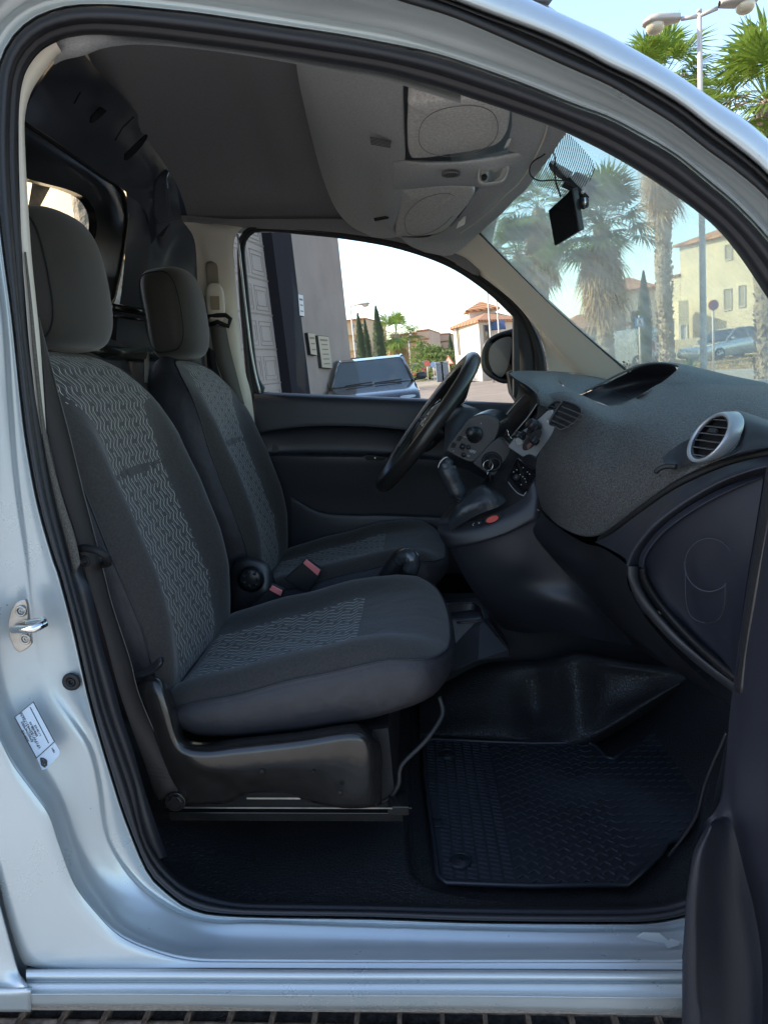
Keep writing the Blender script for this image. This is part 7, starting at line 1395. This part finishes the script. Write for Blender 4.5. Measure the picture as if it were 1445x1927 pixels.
# ---- cars
def car(name, label, cat, c, yaw, L_, Wd, Ht, paint, prof, cabin, group='parked cars', wheel_r=.31, glassm=None, plate=True, lights=True):
    """prof: side outline of the lower body (x fraction of length, z fraction of height); cabin: outline of the glasshouse"""
    t = wthing(name, label, cat, (c[0], c[1], 0), group); c3 = np.array([c[0], c[1], 0.0]); Rm = rotz(yaw)
    def TW(v): return Rm @ np.array(v) + c3
    rows = []
    pr = cr([(x * L_, z * Ht) for x, z in prof], 3, True)
    for y, s_ in ((-1.0, .88), (-.97, .97), (-.90, 1.0), (-.5, 1.01), (0, 1.015), (.5, 1.01), (.90, 1.0), (.97, .97), (1.0, .88)):
        cx_ = L_ * .0; cz_ = Ht * .35; rows.append([TW((cx_ + (x - cx_) * (1 - (1 - s_) * .3), y * Wd / 2, cz_ + (z - cz_) * s_)) for x, z in pr])
    V, Fs, _ = gridmesh(np.array(rows), closed_u=True); n = len(pr); Fs = list(Fs) + [tuple(range(n - 1, -1, -1)), tuple((len(rows) - 1) * n + i for i in range(n))]
    body = mk('body', V, Fs, paint, t, auto=50)
    cb_ = [(x * L_, z * Ht) for x, z in cabin]; k = len(cb_)
    def cabring(off_): # lower ring wide, upper ring narrower
        out = []
        for x, z in cb_:
            f = (z / Ht - .60) / .40; out.append((x, z, Wd / 2 * (.94 - .20 * max(0, min(1, f))) + off_))
        return out
    q = cabring(0); V = [TW((x, -w_, z)) for x, z, w_ in q] + [TW((x, w_, z)) for x, z, w_ in q]
    mk('glasshouse', V, [tuple(range(k)), tuple(range(2 * k - 1, k - 1, -1))] + [(i, i + k, (i + 1) % k + k, (i + 1) % k) for i in range(k)], glassm or M_WIN, body, smooth=False)
    # roof panel and pillars in body colour
    hi = [i for i, (x, z) in enumerate(cb_) if z > Ht * .93]
    b = MB(); x0 = cb_[hi[0]][0]; x1 = cb_[hi[-1]][0]
    tr_ = [(x, z, w_) for x, z, w_ in q if z > Ht * .93]
    V = [TW((x, -w_ - .012, z - .03)) for x, z, w_ in tr_] + [TW((x, -w_ * .9, z + .014)) for x, z, w_ in tr_] + [TW((x, w_ * .9, z + .014)) for x, z, w_ in tr_] + [TW((x, w_ + .012, z - .03)) for x, z, w_ in tr_]
    V, Fs, _ = gridmesh(np.array(V).reshape(4, len(tr_), 3)); mk('roof', V, Fs, paint, body)
    b = MB()
    for i in range(k):
        j = (i + 1) % k
        for sgn in (-1, 1):
            x, z, w_ = q[i]; x2, z2, w2_ = q[j]
            if z < Ht * .64 and z2 < Ht * .64: continue
            b.tube([TW((x, sgn * w_, z)), TW((x2, sgn * w2_, z2))], .034, 6)
    if k > 4:
        xm = (x0 + x1) / 2; b.tube([TW((xm, Wd / 2 * .75, Ht * .97)), TW((xm, Wd / 2 * .945, Ht * .62))], .03, 6); b.tube([TW((xm, -Wd / 2 * .75, Ht * .97)), TW((xm, -Wd / 2 * .945, Ht * .62))], .03, 6)
    b.build('pillars', paint, body)
    for sx in (-.31, .31):
        for sy in (-1, 1):
            cc_ = (sx * L_, sy * (Wd / 2 - .10), wheel_r); b = MB(); b.tube([TW((cc_[0], cc_[1] - .10, cc_[2])), TW((cc_[0], cc_[1] + .11, cc_[2]))], wheel_r, 24); wh = b.build('wheel', M_RUB2, t, auto=40)
            b = MB(); b.tube([TW((cc_[0], cc_[1] + sy * .115, cc_[2])), TW((cc_[0], cc_[1] + sy * .122, cc_[2]))], wheel_r * .66, 20); b.build('rim', M_MET, wh)
            for a in range(5):
                an_ = a * 2 * math.pi / 5; b = MB(); b.tube([TW((cc_[0] + .3 * wheel_r * math.cos(an_ + .6), cc_[1] + sy * .124, cc_[2] + .3 * wheel_r * math.sin(an_ + .6))), TW((cc_[0] + .55 * wheel_r * math.cos(an_ + .6), cc_[1] + sy * .124, cc_[2] + .55 * wheel_r * math.sin(an_ + .6)))], .03, 6); b.build('rim_slot', M_BLK, wh)
    fx = L_ * .47
    for sy in (-1, 1):
        V, Fs = superell(TW((-.04 * L_, sy * .36, Ht * .80)), (.06, .13, .10), .7, .7, rot=Rm, nu=16, nv=10); mk('head_restraint', V, Fs, M_BLK, body)
    b = MB(); b.box(TW((-.08 * L_, 0, Ht * .55)), (.9, .9, .28), Rm); b.build('cabin_floor', M_BLK, body, smooth=False)
    V, Fs = superell(TW((.055 * L_, 0, Ht * .90)), (.03, .13, .04), .7, .7, rot=Rm, nu=16, nv=8); mk('rear_view_mirror', V, Fs, M_BLK, body)
    b = MB(); b.tube([TW((.235 * L_, .05, Ht * .645)), TW((.205 * L_, .60, Ht * .66))], .012, 5); b.build('wiper', M_BLK, body); b = MB(); b.tube([TW((.235 * L_, -.55, Ht * .645)), TW((.205 * L_, 0, Ht * .66))], .012, 5); b.build('wiper', M_BLK, body)
    for sy in (-1, 1):
        b = MB(); V, Fs = superell(TW((fx, sy * Wd * .36, Ht * .43)), (.08, .20, .055), .7, .7, rot=Rm, nu=20, nv=10); mk('headlight', V, Fs, mat('headlamp', (.5, .52, .55), .1, spec=.8), body)
        V, Fs = superell(TW((-fx, sy * Wd * .38, Ht * .56)), (.08, .15, .07), .7, .7, rot=Rm, nu=20, nv=10); mk('tail_light', V, Fs, mat('tail_lamp', (.5, .03, .03), .2), body)
        fxm = L_ * .17; V, Fs = superell(TW((fxm, sy * (Wd / 2 + .12), Ht * .68)), (.05, .11, .075), .7, .7, rot=Rm, nu=18, nv=10); m2 = mk('wing_mirror', V, Fs, M_PLASS if paint is M_CARB else paint, body)
        b = MB(); b.tube([TW((fxm, sy * (Wd / 2 - .06), Ht * .63)), TW((fxm, sy * (Wd / 2 + .08), Ht * .66))], .03, 6); b.build('mirror_arm', M_PLASS, body)
    b = MB(); b.prism([TW((-L_ * .497, -.26, Ht * .40)), TW((-L_ * .497, .26, Ht * .40)), TW((-L_ * .497, .26, Ht * .48)), TW((-L_ * .497, -.26, Ht * .48))], Rm @ np.array([-.01, 0, 0])); b.build('number_plate', M_PLQ2, body, smooth=False)
    return t, body, TW
M_CARB = mat('black_car_paint', (.012, .014, .018), .22, coat=1.0, metal=.2)
M_CARS = mat('silver_car_paint', (.50, .53, .53), .3, .5, coat=.8); M_CARR = mat('red_car_paint', (.50, .04, .05), .3, coat=.8); M_CARY = mat('yellow_car_paint', (.60, .48, .10), .35, coat=.6); M_CARW = mat('white_van_paint', (.66, .68, .64), .4, coat=.4)
SED = [(-.5, .36), (-.495, .55), (-.47, .66), (-.30, .68), (0, .655), (.17, .64), (.36, .56), (.46, .50), (.495, .38), (.49, .22), (.40, .16), (0, .15), (-.4, .16), (-.49, .24)]
SEDC = [(-.37, .66), (-.22, .95), (-.12, .995), (.02, 1.0), (.07, .965), (.215, .635)]
HATC = [(-.475, .64), (-.40, .93), (-.30, .99), (0, 1.0), (.06, .965), (.215, .635)]
M_CARG = glass('car_glass', (.45, .50, .52), opaque=.55, dark=(.16, .21, .25))  # sky reflection put into the glass as a blue-grey diffuse colour
pb = PW(699, 700, 15.6)
car('parked_car', 'black car facing us beside the grey wall', 'car', (pb[0] + .0, pb[1]), R(-90) + .05, 4.3, 1.80, 1.46, M_CARB, SED, HATC, glassm=M_CARG)
pc = PG(1392, 676); car('parked_car', 'silver saloon parked before the yellow house', 'car', (pc[0], pc[1] + 1.2), R(180 + 22), 4.5, 1.78, 1.42, M_CARS, SED, SEDC)
pr_ = PW(801, 704, 62); car('parked_car', 'small red car at the far end of the street', 'car', (pr_[0], pr_[1]), R(70), 3.8, 1.7, 1.45, M_CARR, SED, HATC)
py_ = PW(786, 703, 66); car('parked_car', 'pale yellow car behind the red one', 'car', (py_[0], py_[1]), R(70), 4.0, 1.7, 1.5, M_CARY, SED, HATC)
VANP = [(-.5, .2), (-.505, .6), (-.49, .94), (-.47, 1.0), (-.2, 1.01), (.10, .99), (.22, .92), (.34, .62), (.46, .52), (.5, .40), (.5, .2), (.4, .13), (0, .12), (-.4, .13)]
pv = PW(1178, 690, 37); _van = car('parked_van', 'white panel van parked behind the tall palm trunk', 'van', (pv[0], pv[1]), R(128), 4.2, 1.8, 1.85, M_CARW, VANP, [(.11, .60), (.12, .90), (.16, .945), (.20, .94), (.335, .62)])

vt, vb, vTW = _van
for sy in (-1, 1):
    b = MB(); b.prism([vTW((-2.13, sy * .80 - .07, .75)), vTW((-2.13, sy * .80 + .07, .75)), vTW((-2.13, sy * .80 + .07, 1.15)), vTW((-2.13, sy * .80 - .07, 1.15))], vTW((-2.15, 0, 0)) - vTW((-2.13, 0, 0))); b.build('tail_light', mat('van_lamp_red', (.6, .03, .03), .3), vb, smooth=False)
    b = MB(); b.prism([vTW((-2.12, sy * .38 - .27, 1.15)), vTW((-2.12, sy * .38 + .27, 1.15)), vTW((-2.10, sy * .38 + .25, 1.62)), vTW((-2.10, sy * .38 - .25, 1.62))], vTW((-2.14, 0, 0)) - vTW((-2.12, 0, 0))); b.build('rear_window', mat('van_window', (.30, .33, .34), .2), vb, smooth=False)
b = MB(); b.prism([vTW((-2.14, -.85, .32)), vTW((-2.14, .85, .32)), vTW((-2.14, .85, .52)), vTW((-2.14, -.85, .52))], vTW((-2.2, 0, 0)) - vTW((-2.14, 0, 0))); b.build('rear_bumper', mat('bumper_grey', (.12, .12, .12), .6), vb, smooth=False)
# ---- ground detail seen through the windscreen and under the sill
vd = lambda x, y: 0.0
g0 = PG(1150, 716); 
def gpoly(name, pts, z, mt, kind='structure', h=.0):
    q = [PG(*p) for p in pts]; b = MB(); b.prism([np.array([p[0], p[1], z]) for p in q], (0, 0, h or .004)); o = b.build(name, mt, smooth=False); setp(o, kind=kind); return o
gpoly('dry_verge', [(1100, 716), (1100, 694), (1250, 676), (1600, 645), (1600, 706)], .02, M_DRY, h=.03)
gpoly('pavement', [(1100, 740), (1100, 712), (1600, 696), (1600, 760)], .03, M_PAVE, h=.10)
gr = MB(); random.seed(5)
for k in range(5200):
    px = random.uniform(1120, 1480); py = random.uniform(678, 706) - (px - 1120) * .03
    p = PG(px, py); hgt = random.uniform(.05, .20); a = random.uniform(0, 6.28); d = np.array([math.cos(a), math.sin(a), 0]) * .02; e = p + np.array([random.uniform(-.05, .05), random.uniform(-.05, .05), hgt]); gr.add([p - d, p + d, e], [(0, 1, 2)])
o = gr.build('dry_grass', mat('dry_grass', (.42, .29, .12), .9, noise=(3, .3)), smooth=False); setp(o, 'short dry straw-coloured grass on the verge beyond the windscreen', 'grass', kind='stuff')
# drain grating under the sill, running along the van
M_RUST = mat('rusty_grate', (.24, .17, .13), .75, .2, noise=(60, .5), bump=(200, .6, .002))
gt = thing('drain_grating', 'rusty metal drain grating in the street below the sill', 'drain grating', (0.0, 1.1, -1.19), car=True)
for k in range(24):
    x = -.93 + k * .080; b = MB(); b.box((x, .9, -1.183), (.008, 1.1, .022)); b.build('cross_bar', M_RUST, gt, smooth=False)
for k in range(9):
    b = MB(); b.tube([(-1.0, 1.16 - k * .04, -1.184), (1.1, 1.16 - k * .04, -1.184)], .006, 8); b.build('long_bar', M_RUST, gt)
b = MB(); b.box((0, .9, -1.196), (2.2, 1.1, .004)); b.build('drain_bed', mat('drain_dark', (.085, .078, .07), .9, noise=(80, .5), bump=(150, .8, .006)), gt, smooth=False)

# recessed solar panel on the tiled house, and nothing nested deeper than thing > part > sub-part
p = PW(928, 613, 41.0); b = MB(); b.box((p[0], p[1], p[2]), (1.3, .12, .5), rotx(R(-25))); b.build('solar_panel', mat('panel_blue', (.10, .15, .28), .3), w7, smooth=False)
def depth(o):
    d = 0
    while o.parent is not None: o = o.parent; d += 1
    return d
for o in list(D.objects):
    if depth(o) > 2:
        a = o
        while depth(a) > 1: a = a.parent
        o.parent = a
